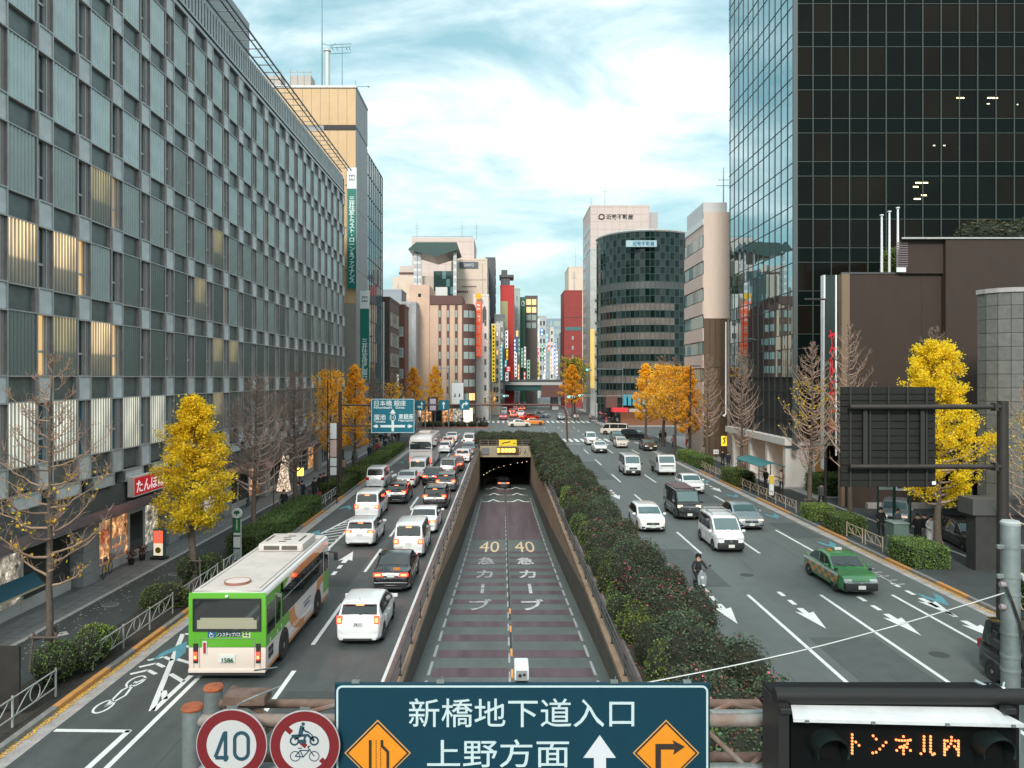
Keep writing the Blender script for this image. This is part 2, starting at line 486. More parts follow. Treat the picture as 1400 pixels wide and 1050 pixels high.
for pr, x in ((road_r, 12.6), (road_r, 9.3), (road_r, 15.9), (road_l, -5.4), (road_l, -8.6), (road_r, 18.5)):
 y = 16
 while y < 100:
  b = MB(); n = 7; b.stroke([(x + rs.gauss(0, .05), y + k * 1.6) for k in range(n)], 0.022, 0.0, 0.001, 'xy'); b.build('road_seam', SEAM, pr, loc=(0, 0, 0.0015)); y += rs.uniform(13, 26)
for x, y in ((12.0, 38.2), (15.3, 27.2), (9.0, 52.5), (18.7, 41.0), (-5.5, 38.5), (-8.2, 61.5)):
 b = MB(); b.lathe([(0.33, 0.0), (0.33, 0.004), (0.28, 0.0045)], 24, 'z', (x, y, 0)); b.build('manhole_lid', SEAM, road_r if x > 0 else road_l)
# -- crossings
def zebra(parent, x0, x1, y0, y1, step=1.0):
 x = x0
 while x < x1:
  line(parent, x, y0, y1, 0.5, name='crosswalk_stripe', z=0.006); x += step
zebra(cross, 8.6, 19.5, 118, 124, 0.95)
zebra(cross, -12, -3.6, 119, 123.5, 0.95)
zebra(cross, -5.5, 19.5, 168, 176, 1.1)
line(cross, 12, 114, 114.4, 8.5, name='stop_line');
for x in (10, 12.8, 15.8):
 for y in (132, 141, 150): line(cross, x - 2, y, y + 3, 0.15)
for k in range(12): line(avenue, 6 + 0.068 * (k * 14 + 20), 190 + k * 14, 197 + k * 14, 0.2); line(avenue, 15 + 0.068 * (k * 14 + 20), 190 + k * 14, 197 + k * 14, 0.2)
# -- gutters, kerbs, footways
def stones(name, part, x0, x1, y0, y1, step, z0, z1, m, alt=None, far=None, gap=0.012):
 root = thing(name, None, None, kind='structure')
 b = MB(); b.cbox((x0 + x1) / 2, step / 2, (z0 + z1) / 2, x1 - x0, step - gap, z1 - z0, bev=0.012)
 me = b.mesh(part, [m]); y = y0; k = 0
 while y < y1 - 1e-6:
  o = link(part, me, root, (0, y, rnd.uniform(-0.003, 0.003)))
  if alt and alt(y):
   o.material_slots[0].link = 'OBJECT'; o.material_slots[0].material = OPAINT
  y += step
 if far:
  b = MB(); b.box(x0, x1, y1, far, z0, z1); b.build(part, m, root)
 return root
def orange_l(y): return any(a <= y < c for a, c in ((22.3, 25.4), (27.0, 29.6), (31.5, 34.4), (50, 56), (60, 63), (69, 78), (80, 85)))
def orange_r(y): return any(a <= y < c for a, c in ((26, 31), (33.5, 36), (38.5, 41), (46, 50), (55, 62), (66, 73), (75, 80)))
stones('kerb', 'kerb_stone', -13.16, -12.96, 16, 88, 0.6, -0.05, 0.15, CONC, orange_l, 118)
stones('kerb', 'kerb_stone', 20.32, 20.52, 22, 88, 0.6, -0.05, 0.15, CONC, orange_r, 118)
stones('gutter', 'gutter_slab', -12.96, -12.4, 16, 90, 2.0, -0.05, 0.006, GUT, None, 118)
stones('gutter', 'gutter_slab', 19.75, 20.32, 20, 90, 2.0, -0.05, 0.006, GUT, None, 118)
stones('kerb', 'kerb_stone', -17.62, -17.42, 20, 92, 0.8, 0.0, 0.165, GUT, None, 118)
def slab(name, x0, x1, y0, y1, z, m):
 b = MB(); b.box(x0, x1, y0, y1, -0.05, z); return b.build(name, m, kind='structure')
walk_l = slab('sidewalk', -17.42, -14.95, -10, 122, 0.13, SIDEW)
slab('planting_strip', -14.95, -13.16, -10, 118, 0.12, SOIL)
slab('apron', -45, -17.62, -10, 122, 0.17, PAV)
walk_r = slab('sidewalk', 22.3, 24.75, -10, 122, 0.13, SIDEW)
slab('planting_strip', 20.52, 22.3, -10, 118, 0.127, SIDEW)
slab('forecourt', 24.95, 60, -10, 62, 0.11, mat('forecourt_asphalt', (0.045, 0.052, 0.053), 0.75, var=0.15, scale=1.5, bump=0.2))
slab('forecourt', 24.95, 60, 62, 128, 0.11, mat('forecourt_stone', (0.26, 0.25, 0.24), 0.6, var=0.1, scale=2))
stones('kerb', 'kerb_stone', 24.75, 24.95, 30, 80, 1.0, 0.0, 0.15, GUT, None, 122)
slab('sidewalk', -100, -6.5, 168, 230, 0.13, GUT)
slab('sidewalk', 20.0, 100, 154.5, 178, 0.13, GUT)
slab('sidewalk', 22.8, 100, 178, 240, 0.13, GUT)
slab('sidewalk', -100, -19, 150, 168, 0.12, GUT)
slab('kerb', -17, -2.5, 151, 151.3, 0.2, mat('kerb_red', (0.33, 0.11, 0.09), 0.8))
slab('traffic_island', -17, -3, 151.3, 158, 0.13, SIDEW)
# joints in the apron paving
b = MB()
for k in range(60): b.box(-19.0, -17.63, 20 + k * 1.2, 20.02 + k * 1.2, 0.17, 0.1725)
for x in (-18.1, -18.55): b.box(x, x + 0.02, 20, 92, 0.17, 0.1725)
b.build('paving_joint', mat('joint_dark', (0.08, 0.08, 0.08), 0.9), kind='structure')
# manhole covers
def manhole(x, y, label):
 t = thing('manhole_cover', label, 'manhole cover', (x, y, 0.132))
 b = MB(); b.lathe([(0.34, 0), (0.34, 0.012), (0.31, 0.014)], 24); b.build('rim', mat('iron_light', (0.2, 0.2, 0.19), 0.7), t)
 b = MB(); b.lathe([(0.29, 0.001), (0.29, 0.016)], 24)
 for k in range(-3, 4): b.box(-0.2, 0.2, k * 0.07 - 0.015, k * 0.07 + 0.015, 0.016, 0.022)
 b.build('lid', mat('iron', (0.09, 0.09, 0.087), 0.75), t)
x, y = gp(151, 827, 0.13); manhole(x, y, 'round iron manhole cover in the left sidewalk, the nearer of the two round ones')
x, y = gp(240, 785, 0.13); manhole(x, y, 'round iron manhole cover in the left sidewalk close to the yellow ginkgo trunk')
t = thing('valve_cover', 'small square white valve cover in the sidewalk near the strapped tree', 'cover', (gp(84, 867, 0.13)[0], gp(84, 867, 0.13)[1], 0.131), R(40))
b = MB(); b.cbox(0, 0, 0.008, 0.42, 0.42, 0.016, bev=0.004); b.build('plate', GUT, t); b = MB(); b.lathe([(0.07, 0), (0.07, 0.02)], 10); b.build('cap', mat('iron'), t)
# == UNDERPASS
TAN = mat('wall_tan', (0.42, 0.29, 0.20), 0.75, c2=(0.22, 0.15, 0.10), scale=1.3, mscale=(1, 0.5, 3.0), bump=0.3, dirt=0.35)
DARKC = mat('wall_dark', (0.055, 0.055, 0.048), 0.85, c2=(0.10, 0.09, 0.075), scale=1.2, bump=0.3)
TUN = mat('tunnel_dark', (0.03, 0.03, 0.03), 0.8)
Ys = [12, 20, 27, 35.4, 47, 59, 70, 82, 93, PORT]
up = thing('underpass_road', None, None, kind='structure')
b = MB()
yy = [-10, 14] + [y for y in Ys if y > 14] + [125, 160, 200]
for a, c in zip(yy, yy[1:]): b.quad((XL, a, fz(a)), (XR, a, fz(a)), (XR, c, fz(c)), (XL, c, fz(c)))
b.build('road_surface', UFLOOR, up)
def fstrip(x0, x1, y0, y1, m, name, z=0.005, parent=None):
 n = max(1, int((y1 - y0) / 6)); b = MB()
 for k in range(n):
  a = y0 + (y1 - y0) * k / n; c = y0 + (y1 - y0) * (k + 1) / n
  b.quad((x0, a, fz(a) + z), (x1, a, fz(a) + z), (x1, c, fz(c) + z), (x0, c, fz(c) + z))
 return b.build(name, m, parent or up)
y = 17.7
while y < 56.5:
 fstrip(-2.55, 0.2, y, y + 1.05, RED, 'skid_strip'); fstrip(0.42, 3.2, y, y + 1.05, RED, 'skid_strip'); y += 2.4
YA = fgp(690, 738)[1]; YB = fgp(690, 687)[1]
fstrip(-2.55, 0.2, YA, YB, RED, 'skid_surface'); fstrip(0.42, 3.2, YA, YB, RED, 'skid_surface')
for x in (-2.66, 3.28):
 y = 16
 while y < 100:
  fstrip(x - 0.05, x + 0.05, y, y + 1.7, WORN, 'edge_line'); y += 2.3
fstrip(0.27, 0.35, 14, 100, mat('centre_seam', (0.035, 0.035, 0.035), 0.8), 'centre_seam', 0.003)
y = 17
while y < 78:
 fstrip(0.19, 0.27, y, y + 1.3, WORN, 'centre_line'); y += 2.4
OG = mat('orange_white_paint', (0.75, 0.45, 0.2), 0.6, c2=(0.7, 0.62, 0.5), scale=8)
for y in (24.1, 27.2, 29.9, 33.6, 37.1):
 b = MB(); b.box(0.28, 0.36, y, y + 0.55, fz(y), fz(y) + 0.1); b.build('lane_marker', mat('marker_orange', (0.8, 0.32, 0.08), 0.5), up)
# humps: bent white bars in front of the portal
for py in (686, 677, 668.5):
 Yb = fgp(690, py)[1]
 for x0, x1 in ((-2.5, 0.1), (0.45, 3.1)):
  b = MB(); z = fz(Yb) + 0.012
  pts = [(x0, Yb), (x0 + 0.7, Yb), ((x0 + x1) / 2, Yb + 1.6), (x1 - 0.6, Yb), (x1, Yb)]
  b.stroke(pts, 0.32, z - 0.01, z, 'xy'); b.build('hump_line', WPAINT, up)
def ftext(key, x, y, w, L, m):
 z0 = fz(y - L / 2); z1 = fz(y + L / 2); sl = math.atan2(z1 - z0, L)
 text(key, w, L, m, up, (x, y, (z0 + z1) / 2 + 0.02), (sl, 0, 0), 'road_lettering', 0.004)
for xc in (-1.05, 1.62):
 Y0 = fgp(690, 748)[1]; ftext('n40', xc, Y0, 1.5, 5.2, OG)
LW = mat('lettering_worn_white', (0.75, 0.77, 0.77), 0.6, c2=(0.25, 0.25, 0.26), scale=2.2)
LW2 = mat('lettering_worn_more', (0.55, 0.57, 0.57), 0.6, c2=(0.09, 0.08, 0.09), scale=2.6)
for xc, m in ((-1.15, LW2), (1.5, LW)):
 ftext('kyu', xc, fgp(690, 767)[1], 1.15, 2.8, m); ftext('ka', xc, fgp(690, 785)[1], 1.05, 2.6, m)
 yv = fgp(690, 805)[1]; fstrip(xc - 0.09, xc + 0.09, yv - 1.4, yv + 1.4, m, 'road_lettering', 0.02)
 ftext('bu', xc, fgp(690, 827)[1], 1.15, 2.6, m)
# side walls: retaining panels with dark footing
def side_wall(x, s, label):
 t = thing('retaining_wall', label, 'wall', (x, 0, 0))
 th = 0.35
 k = 0; y = 12.0
 while y < PORT - 0.1:
  y2 = min(y + 5.8, PORT)
  def pr(z0a, z0b, z1a, z1b, x0, x1, m, nm):
   b = MB(); b.add([(x0, y + 0.015, z0a), (x1, y + 0.015, z0a), (x1, y2 - 0.015, z0b), (x0, y2 - 0.015, z0b), (x0, y + 0.015, z1a), (x1, y + 0.015, z1a), (x1, y2 - 0.015, z1b), (x0, y2 - 0.015, z1b)],
       [(0, 3, 2, 1), (4, 5, 6, 7), (0, 1, 5, 4), (1, 2, 6, 5), (2, 3, 7, 6), (3, 0, 4, 7)])
   b.build(nm, m, t)
  a0, a1 = fz(y), fz(y2)
  m0, m1 = min(0.02, a0 + 1.4), min(0.02, a1 + 1.4)
  pr(a0 - 0.2, a1 - 0.2, m0, m1, *((-th, 0.0) if s < 0 else (0.0, th)), DARKC, 'footing_panel')
  pr(m0, m1, 0.12, 0.12, *((-th, -0.03) if s < 0 else (0.03, th)), TAN, 'wall_panel')
  y = y2
 return t
side_wall(XL, -1, 'long tan concrete retaining wall of the underpass, on the left side of the ramp')
side_wall(XR, 1, 'long tan concrete retaining wall of the underpass, on the hedge side of the ramp')
KR = mat('kerb_reddish', (0.12, 0.075, 0.07), 0.8, c2=(0.2, 0.12, 0.11), scale=3, bump=0.4, dirt=0.4)
b = MB(); b.box(-3.74, -3.5, 10, 112, -0.05, 0.16); b.build('parapet_kerb', KR, kind='structure')
b = MB(); b.box(4.09, 4.3, 10, 112, -0.05, 0.2); b.build('parapet_kerb', KR, kind='structure')
STEELD = mat('rail_steel', (0.12, 0.125, 0.13), 0.4, 0.7, var=0.3, scale=6)
def railing(x, label):
 t = thing('guard_rail', label, 'railing', (x, 0, 0))
 for z in (0.34, 0.58, 0.84):
  b = MB(); b.tube((0, 12, z), (0, PORT, z), 0.038, n=8); b.build('rail', STEELD, t, smooth=40)
 pb = MB(); pb.box(-0.03, 0.03, -0.03, 0.03, 0.1, 0.84); pb.box(-0.06, 0.06, -0.06, 0.06, 0.1, 0.12); pm = pb.mesh('post', [STEELD])
 y = 13.0
 while y < PORT:
  link('post', pm, t, (0, y, 0)); y += 3.0
railing(-3.32, 'triple pipe guard rail along the left edge of the underpass')
railing(3.93, 'triple pipe guard rail between the underpass and the flowering hedge')
# tunnel tube, portal header, fence and lit board
b = MB()
b.box(XL - 0.4, XL, PORT, 200, -6.3, -0.9); b.box(XR, XR + 0.4, PORT, 200, -6.3, -0.9); b.box(XL - 0.4, XR + 0.4, PORT + 0.02, 200, -0.9, -0.5); b.box(XL - 0.4, XR + 0.4, 200, 200.4, -6.3, -0.5)
b.build('tunnel', TUN, kind='structure')
t = thing('tunnel_portal', 'concrete portal header over the dark tunnel mouth with pipe fence on top', 'tunnel portal', (0, PORT, 0))
HDR = mat('header_concrete', (0.42, 0.36, 0.26), 0.8, c2=(0.3, 0.25, 0.17), scale=1.5, dirt=0.5)
b = MB(); b.box(XL + 0.0, XR, -0.35, 0.0, -0.95, 0.55); b.build('header', HDR, t)
b = MB()
for x in (-2.9, -2.5, 2.3, 2.9): b.path([(x, -0.4, 0.3), (x + 0.1, -0.45, -0.1), (x - 0.1, -0.42, -0.5)], 0.05, 6)
b.box(-2.9, -1.9, -0.5, -0.36, -0.6, 0.3); b.build('cable', mat('grey_cable', (0.16, 0.17, 0.17), 0.6), t)
for z in (0.7, 1.0, 1.3):
 b = MB(); b.tube((XL - 0.1, 0, z), (XR + 0.1, 0, z), 0.045, n=6); b.build('fence_rail', mat('fence_rust', (0.14, 0.10, 0.09), 0.6), t)
for k in range(7):
 b = MB(); x = XL + k * (XR - XL) / 6; b.box(x - 0.04, x + 0.04, -0.04, 0.04, 0.5, 1.35); b.build('fence_post', mat('fence_rust'), t)
t = thing('warning_board', 'yellow board with a black winding arrow above the tunnel mouth', 'sign', (0.62, PORT - 0.3, 1.0))
b = MB(); b.cbox(0, 0, -0.05, 2.4, 0.08, 0.85, bev=0.02); b.build('board', mat('sign_yellow', (0.85, 0.62, 0.03), 0.5), t)
b = MB(); b.stroke([(-0.8, -0.2), (-0.5, 0.0), (-0.2, 0.0), (0.1, 0.08), (0.35, 0.12)], 0.12, -0.055, -0.045, 'xz'); b.stroke([(0.7, -0.2), (0.9, -0.05), (1.0, -0.2)], 0.07, -0.055, -0.045, 'xz'); b.build('winding_arrow', mat('black_paint', (0.015, 0.015, 0.015), 0.5), t)
t = thing('lit_message_board', 'orange lit message board hanging on the tunnel header under the yellow board', 'sign', (0.62, PORT - 0.55, -0.02))
b = MB(); b.cbox(0, 0, 0, 2.9, 0.25, 0.85, bev=0.02); b.build('housing', mat('board_brown', (0.12, 0.05, 0.02), 0.5), t)
GLO = emis('led_amber', (1.0, 0.36, 0.06), 3.0)
for k in range(4):
 b = MB(); b.cbox(-0.72 + k * 0.5, -0.13, 0, 0.4, 0.02, 0.5, bev=0.008); b.build('lit_character', GLO, t)
b = MB(); b.cbox(-1.25, -0.13, 0, 0.3, 0.02, 0.6); b.build('yellow_lamp', emis('amber_lamp', (1.0, 0.5, 0.03), 1.4), t)
LAMPW = emis('tunnel_lamp_white', (1, 0.8, 0.5), 1.6)
for k, (px, py) in enumerate(((661.5, 649), (665.5, 646.5), (669.5, 643.8), (675, 641.5), (682, 639), (689, 637), (698, 635), (707.5, 633), (714, 632), (720, 631))):
 b = MB(); Y = 112 + (9 - abs(k - 4)) * 1.5; b.cbox(X_at(px, Y), Y, Z_at(py, Y), 0.07, 0.2, 0.07, bev=0.01)
 link('tunnel_lamp', b.mesh('tunnel_lamp', [LAMPW]), None, label='small white tunnel lamp, %s from the left in the arc' % ordi(k), cat='lamp', group='lamps inside the tunnel')
b = MB(); b.cbox(X_at(728, 106), 106, Z_at(631, 106), 0.25, 0.2, 0.3, bev=0.03)
link('tunnel_lamp', b.mesh('tunnel_lamp', [emis('lamp_amber', (1, 0.4, 0.05), 9)]), None, label='single amber lamp at the upper right corner of the tunnel mouth', cat='lamp')
# plain walls of the gore end under the hedge
# == LEFT OFFICE BLOCK (ribbed glass panels)
FRAME = mat('facade_frame', (0.46, 0.47, 0.455), 0.5, 0.35, var=0.15, scale=2, dirt=0.3)
FRAMED = mat('facade_frame_dark', (0.09, 0.095, 0.095), 0.5, 0.3)
RETURN = mat('facade_return', (0.27, 0.24, 0.23), 0.6, var=0.15, scale=2, dirt=0.3)
SPAN = mat('spandrel_dark', (0.07, 0.09, 0.085), 0.35, c2=(0.15, 0.18, 0.17), scale=1.1, dirt=0.4)
BLOCK = mat('block_light', (0.46, 0.50, 0.51), 0.45, c2=(0.64, 0.68, 0.69), scale=1.0, island=0.18, dirt=0.3)
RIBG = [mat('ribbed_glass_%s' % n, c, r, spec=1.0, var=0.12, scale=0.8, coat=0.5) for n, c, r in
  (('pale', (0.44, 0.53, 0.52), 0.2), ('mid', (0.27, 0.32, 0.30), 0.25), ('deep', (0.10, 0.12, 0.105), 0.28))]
def litmat(name, c, s, z0, z1):
 """window lit from inside: brighter near the ceiling lamps, blinds below"""
 if name in _mats: return _mats[name]
 m = mat(name, (0.15, 0.17, 0.16), 0.3)
 t = m.node_tree; b = t.nodes['Principled BSDF']
 g = N(t, 'ShaderNodeTexCoord'); s3 = N(t, 'ShaderNodeSeparateXYZ'); t.links.new(g.outputs['Object'], s3.inputs[0])
 f = noise(t, g.outputs['Object'], 1.6, 3, 0.5, 0, ((0, 0, 0), (1, 1, 0.3)))
 f2 = ramp(t, math_n(t, 'DIVIDE', s3.outputs[2], 2.52), [(0.0, 0.06), (0.38, 0.16), (0.44, 0.6), (0.9, 1.0)] if z0 else [(0.0, 0.75), (0.9, 1.0)])
 rb = math_n(t, 'ABSOLUTE', math_n(t, 'SINE', math_n(t, 'MULTIPLY', math_n(t, 'SUBTRACT', s3.outputs[1], 0.09), math.pi / 0.22875)))
 rb = math_n(t, 'ADD', math_n(t, 'MULTIPLY', math_n(t, 'POWER', rb, 3.0), 0.9), 0.12)
 t.links.new(math_n(t, 'MULTIPLY', math_n(t, 'MULTIPLY', math_n(t, 'MULTIPLY', f2, f), rb), s * 1.9), b.inputs['Emission Strength'])
 b.inputs['Emission Color'].default_value = (c[0], c[1], c[2], 1)
 return m
LITW = litmat('lit_glass_warm', (1.0, 0.70, 0.36), 0.85, 1, 0)
LITC = litmat('lit_glass_cool', (0.95, 0.93, 0.76), 0.62, 0, 0)
LITY = litmat('lit_glass_faint', (0.9, 0.7, 0.3), 0.32, 1, 0)
DWIN = mat('window_dark', (0.012, 0.015, 0.015), 0.06, spec=0.9)
BX = -19.0
bld = thing('office_block', 'long grey office block faced with rows of ribbed glass panels on the left', 'building', (BX, 29.7, 0))
PW, PH, FH = 1.95, 2.52, 3.6
pb = MB()
d = 0.42
# returns and rim
pb.box(-d, 0.0, 0, 0.06, 0, PH, 1); pb.box(-d, 0.0, PW - 0.06, PW, 0, PH, 1)
pb.box(-d, 0.015, 0, PW, -0.05, 0.0, 0); pb.box(-d, 0.015, 0, PW, PH, PH + 0.05, 0)
pb.box(0.0, 0.02, -0.01, 0.05, 0, PH, 0); pb.box(0.0, 0.02, PW - 0.05, PW + 0.01, 0, PH, 0)
n = 8; w = (PW - 0.12) / n
for k in range(n):
 y0 = 0.06 + k * w
 prof = [(y0, -0.075), (y0 + 0.025, -0.085), (y0 + 0.05, -0.055), (y0 + w * 0.5, -0.025), (y0 + w - 0.04, -0.05), (y0 + w, -0.075)]
 for (ya, xa), (yb, xb) in zip(prof, prof[1:]): pb.quad((xa, ya, 0), (xb, yb, 0), (xb, yb, PH), (xa, ya, PH), 2)
panel_me = pb.mesh('ribbed_panel', [FRAME, RETURN, RIBG[0]])
pb = MB()   # recessed spandrel with sill
pb.box(-0.42, -0.16, 0, PW - 0.15, 0.06, FH - PH - 0.06, 0); pb.box(-0.3, -0.0, PW - 0.16, PW, 0.0, FH - PH, 1)
span_me = pb.mesh('spandrel', [SPAN, RETURN])
pb = MB()   # framed square block at floor level, between the panels
g0, g1 = PW, 3.0
pb.box(-0.4, 0.0, g0 + 0.05, g1 - 0.05, 0.02, FH - PH - 0.02, 0)
for (a, c, e, f) in ((g0, g0 + 0.07, -0.02, FH - PH + 0.02), (g1 - 0.07, g1, -0.02, FH - PH + 0.02)): pb.box(-0.4, 0.05, a, c, e, f, 1)
for (e, f) in ((-0.03, 0.04), (FH - PH - 0.04, FH - PH + 0.03)): pb.box(-0.4, 0.052, g0 + 0.07, g1 - 0.07, e, f, 1)
block_me = pb.mesh('floor_block', [BLOCK, FRAME])
pb = MB()   # slot window: transom, pier and dark glass
pb.box(-0.25, -0.2, g0, g1 - 0.42, 0, PH, 0); pb.box(-0.2, -0.15, g0, g1 - 0.42, 0.95, 1.05, 1); pb.box(-0.2, -0.13, g1 - 0.42, g1 - 0.36, 0, PH, 1)
pb.box(-0.3, -0.1, g1 - 0.36, g1 - 0.02, 0, PH, 2); pb.box(-0.1, -0.06, g1 - 0.36, g1 - 0.31, 0, PH, 1)
slot_me = pb.mesh('slot_window', [DWIN, FRAME, RETURN])
SLITM = emis('slot_lit', (1.0, 0.62, 0.25), 0.4, (0.1, 0.09, 0.05)); SBLUE = mat('slot_blue', (0.02, 0.09, 0.13), 0.3)
SDIM2 = emis('slot_dim', (1.0, 0.7, 0.35), 0.18, (0.05, 0.045, 0.035)); SBLN = mat('slot_blind', (0.10, 0.11, 0.11), 0.5)
lit = {}
for b_ in (0, 1, 2, 3, 4, -1, -2): lit[(0, b_)] = LITC
lit[(2, 0)] = LITW; lit[(2, 1)] = LITW; lit[(1, 1)] = LITY; lit[(1, 2)] = LITW; lit[(2, 6)] = LITY; lit[(3, 7)] = LITY; lit[(1, 7)] = LITY; lit[(1, 8)] = LITY; lit[(0, 7)] = LITY; lit[(3, 2)] = LITY; lit[(5, 3)] = None
NB0, NB1, NROW = -3, 21, 7
def swap(o, i, m):
 o.material_slots[i].link = 'OBJECT'; o.material_slots[i].material = m
for r in range(-0, NROW):
 for k in range(NB0, NB1):
  z = 6.2 + r * FH; y = 3.0 * k
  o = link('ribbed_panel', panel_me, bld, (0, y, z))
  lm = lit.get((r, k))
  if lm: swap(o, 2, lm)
  else: swap(o, 2, RIBG[min(2, max(0, int(round(2.75 - r * 0.62 + rnd.uniform(-0.35, 0.35)))))])  # paler glass higher up: the reflected sky is painted into the tone
  link('spandrel', span_me, bld, (0, y, z + PH))
  link('floor_block', block_me, bld, (0, y, z + PH))
  o = link('slot_window', slot_me, bld, (0, y, z))
  if (r, k) in ((2, 1), (1, 0), (1, 2)): swap(o, 0, SLITM)
  if r == 0 and -2 <= k <= 4: swap(o, 0, SBLUE)
  elif rnd.random() < 0.10: swap(o, 0, SDIM2)
  elif rnd.random() < 0.2: swap(o, 0, SBLN)
# first storey ledge boxes
pb = MB(); pb.box(-0.4, 0.0, 0.0, PW, 0.15, 0.62, 0);
for (a, c, e, f) in ((0, PW, 0.1, 0.15), (0, PW, 0.62, 0.67), (0, 0.05, 0.15, 0.62), (PW - 0.05, PW, 0.15, 0.62)): pb.box(-0.4, 0.05, a, c, e, f, 1)
ledge_me = pb.mesh('ledge_box', [BLOCK, FRAME])
for k in range(NB0, NB1):
 y = 3.0 * k
 link('floor_block', block_me, bld, (0, y, 5.12)); link('spandrel', span_me, bld, (0, y, 5.12)); link('ledge_box', ledge_me, bld, (0.1, y, 4.42))
L0, L1 = NB0 * 3.0, NB1 * 3.0
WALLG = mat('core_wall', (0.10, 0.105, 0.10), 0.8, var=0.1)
CORR = mat('corrugated_parapet', (0.38, 0.40, 0.40), 0.45, 0.5, var=0.15, scale=1.5, dirt=0.3)
b = MB(); b.box(-22, -0.4, L0, L1, 4.4, 33.6); b.box(-22, -0.1, L1, L1 + 0.4, 0, 33.6); b.build('core', WALLG, bld)
top = 6.2 + NROW * FH
b = MB(); b.box(-0.6, 0.06, L0, L1, top, top + 0.22); b.box(-0.6, 0.12, L0, L1, top + 0.34, top + 0.5); b.build('cornice_band', mat('cornice_pale', (0.34, 0.36, 0.36), 0.4, 0.3), bld)
b = MB(); y = L0
while y < L1:
 b.box(-0.5, -0.10, y, y + 0.30, top + 0.5, top + 2.45); b.box(-0.5, -0.22, y + 0.30, y + 0.5, top + 0.5, top + 2.44, 0); y += 0.5
b.build('parapet_corrugation', CORR, bld)
cw = MB()
for k in range(int((L1 - L0) / 1.5)): cw.box(-0.35, 0.85, L0 + k * 1.5, L0 + k * 1.5 + 0.06, top + 3.0, top + 3.06)
cw.box(0.80, 0.9, L0, L1, top + 3.06, top + 3.16); cw.box(-0.35, -0.25, L0, L1, top + 2.9, top + 3.0);
cw.build('catwalk_brackets', mat('catwalk_steel', (0.14, 0.16, 0.165), 0.5, 0.3), bld)
b = MB(); b.box(0.4, 0.5, L0, L1, top + 3.08, top + 3.12); b.build('catwalk_rail', FRAMED, bld)
b = MB(); b.box(-14, -1.2, L0, 32, top + 2.4, top + 6.5); b.build('roof_plant_room', mat('plant_room', (0.33, 0.36, 0.37), 0.7), bld)
# ground floor: fascia, canopy, piers, recess
FASC = mat('fascia_glass', (0.10, 0.125, 0.125), 0.2, spec=0.9, var=0.2, scale=0.5)
CANO = mat('canopy_metal', (0.22, 0.20, 0.215), 0.22, 0.6, var=0.2, scale=0.7)
for k in range(NB0 // 3 * 3, NB1, 1):
 b = MB(); b.box(-0.5, -0.05, k * 3 + 0.02, k * 3 + 2.98, 3.62, 4.46); b.build('fascia_panel', FASC, bld)
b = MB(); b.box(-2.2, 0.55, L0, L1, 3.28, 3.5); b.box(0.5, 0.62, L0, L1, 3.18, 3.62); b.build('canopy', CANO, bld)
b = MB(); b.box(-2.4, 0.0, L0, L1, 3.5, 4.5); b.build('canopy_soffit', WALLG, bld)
GRAN = mat('granite_pier', (0.33, 0.335, 0.335), 0.6, c2=(0.25, 0.255, 0.26), scale=9, bump=0.15, dirt=0.25)
pb = MB()
for k in range(6): pb.cbox(-0.75, 0.7, 0.27 + k * 0.53, 1.4, 1.4, 0.52, bev=0.01)
pier_me = pb.mesh('pier', [GRAN])
for yy_ in (26.2 - 9 + 0.0, 26.2, 35.2, 44.2, 53.0, 62.0, 71.0, 80.0, 89.0): link('pier', pier_me, bld, (0, yy_ - 29.7, 0.17))
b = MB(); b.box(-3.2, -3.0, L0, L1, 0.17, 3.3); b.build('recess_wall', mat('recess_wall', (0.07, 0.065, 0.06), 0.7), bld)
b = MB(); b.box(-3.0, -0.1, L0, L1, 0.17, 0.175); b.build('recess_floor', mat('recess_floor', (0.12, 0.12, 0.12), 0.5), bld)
# shopfronts
WFR = mat('shop_frame_white', (0.5, 0.5, 0.48), 0.5, dirt=0.3)
SGL = mat('shop_glass', (0.04, 0.04, 0.035), 0.08, spec=0.9)
def interior(name, c1, c2, s, base):
 m = mat(name, base, 0.12, spec=0.8); t = m.node_tree; b = t.nodes['Principled BSDF']; g = N(t, 'ShaderNodeTexCoord')
 v = N(t, 'ShaderNodeTexVoronoi'); v.inputs['Scale'].default_value = 2.6; t.links.new(g.outputs['Object'], v.inputs['Vector'])
 f = noise(t, g.outputs['Object'], 2.2, 5, 0.7, 0.6)
 t.links.new(mixc(t, ramp(t, f, [(0.35, 0.0), (0.7, 1.0)]), c1, c2), b.inputs['Emission Color'])
 k = ramp(t, f, [(0.38, 0.12), (0.55, 0.35), (0.72, 1.0)])
 t.links.new(math_n(t, 'MULTIPLY', math_n(t, 'MULTIPLY', k, math_n(t, 'ADD', v.outputs['Distance'], 0.3)), s), b.inputs['Emission Strength'])
 return m
SWARM = interior('shop_interior', (0.45, 0.12, 0.05), (1.0, 0.58, 0.25), 1.3, (0.03, 0.02, 0.015))
SDIM = interior('shop_interior_dim', (0.35, 0.33, 0.28), (1.0, 0.88, 0.68), 1.0, (0.03, 0.03, 0.028))
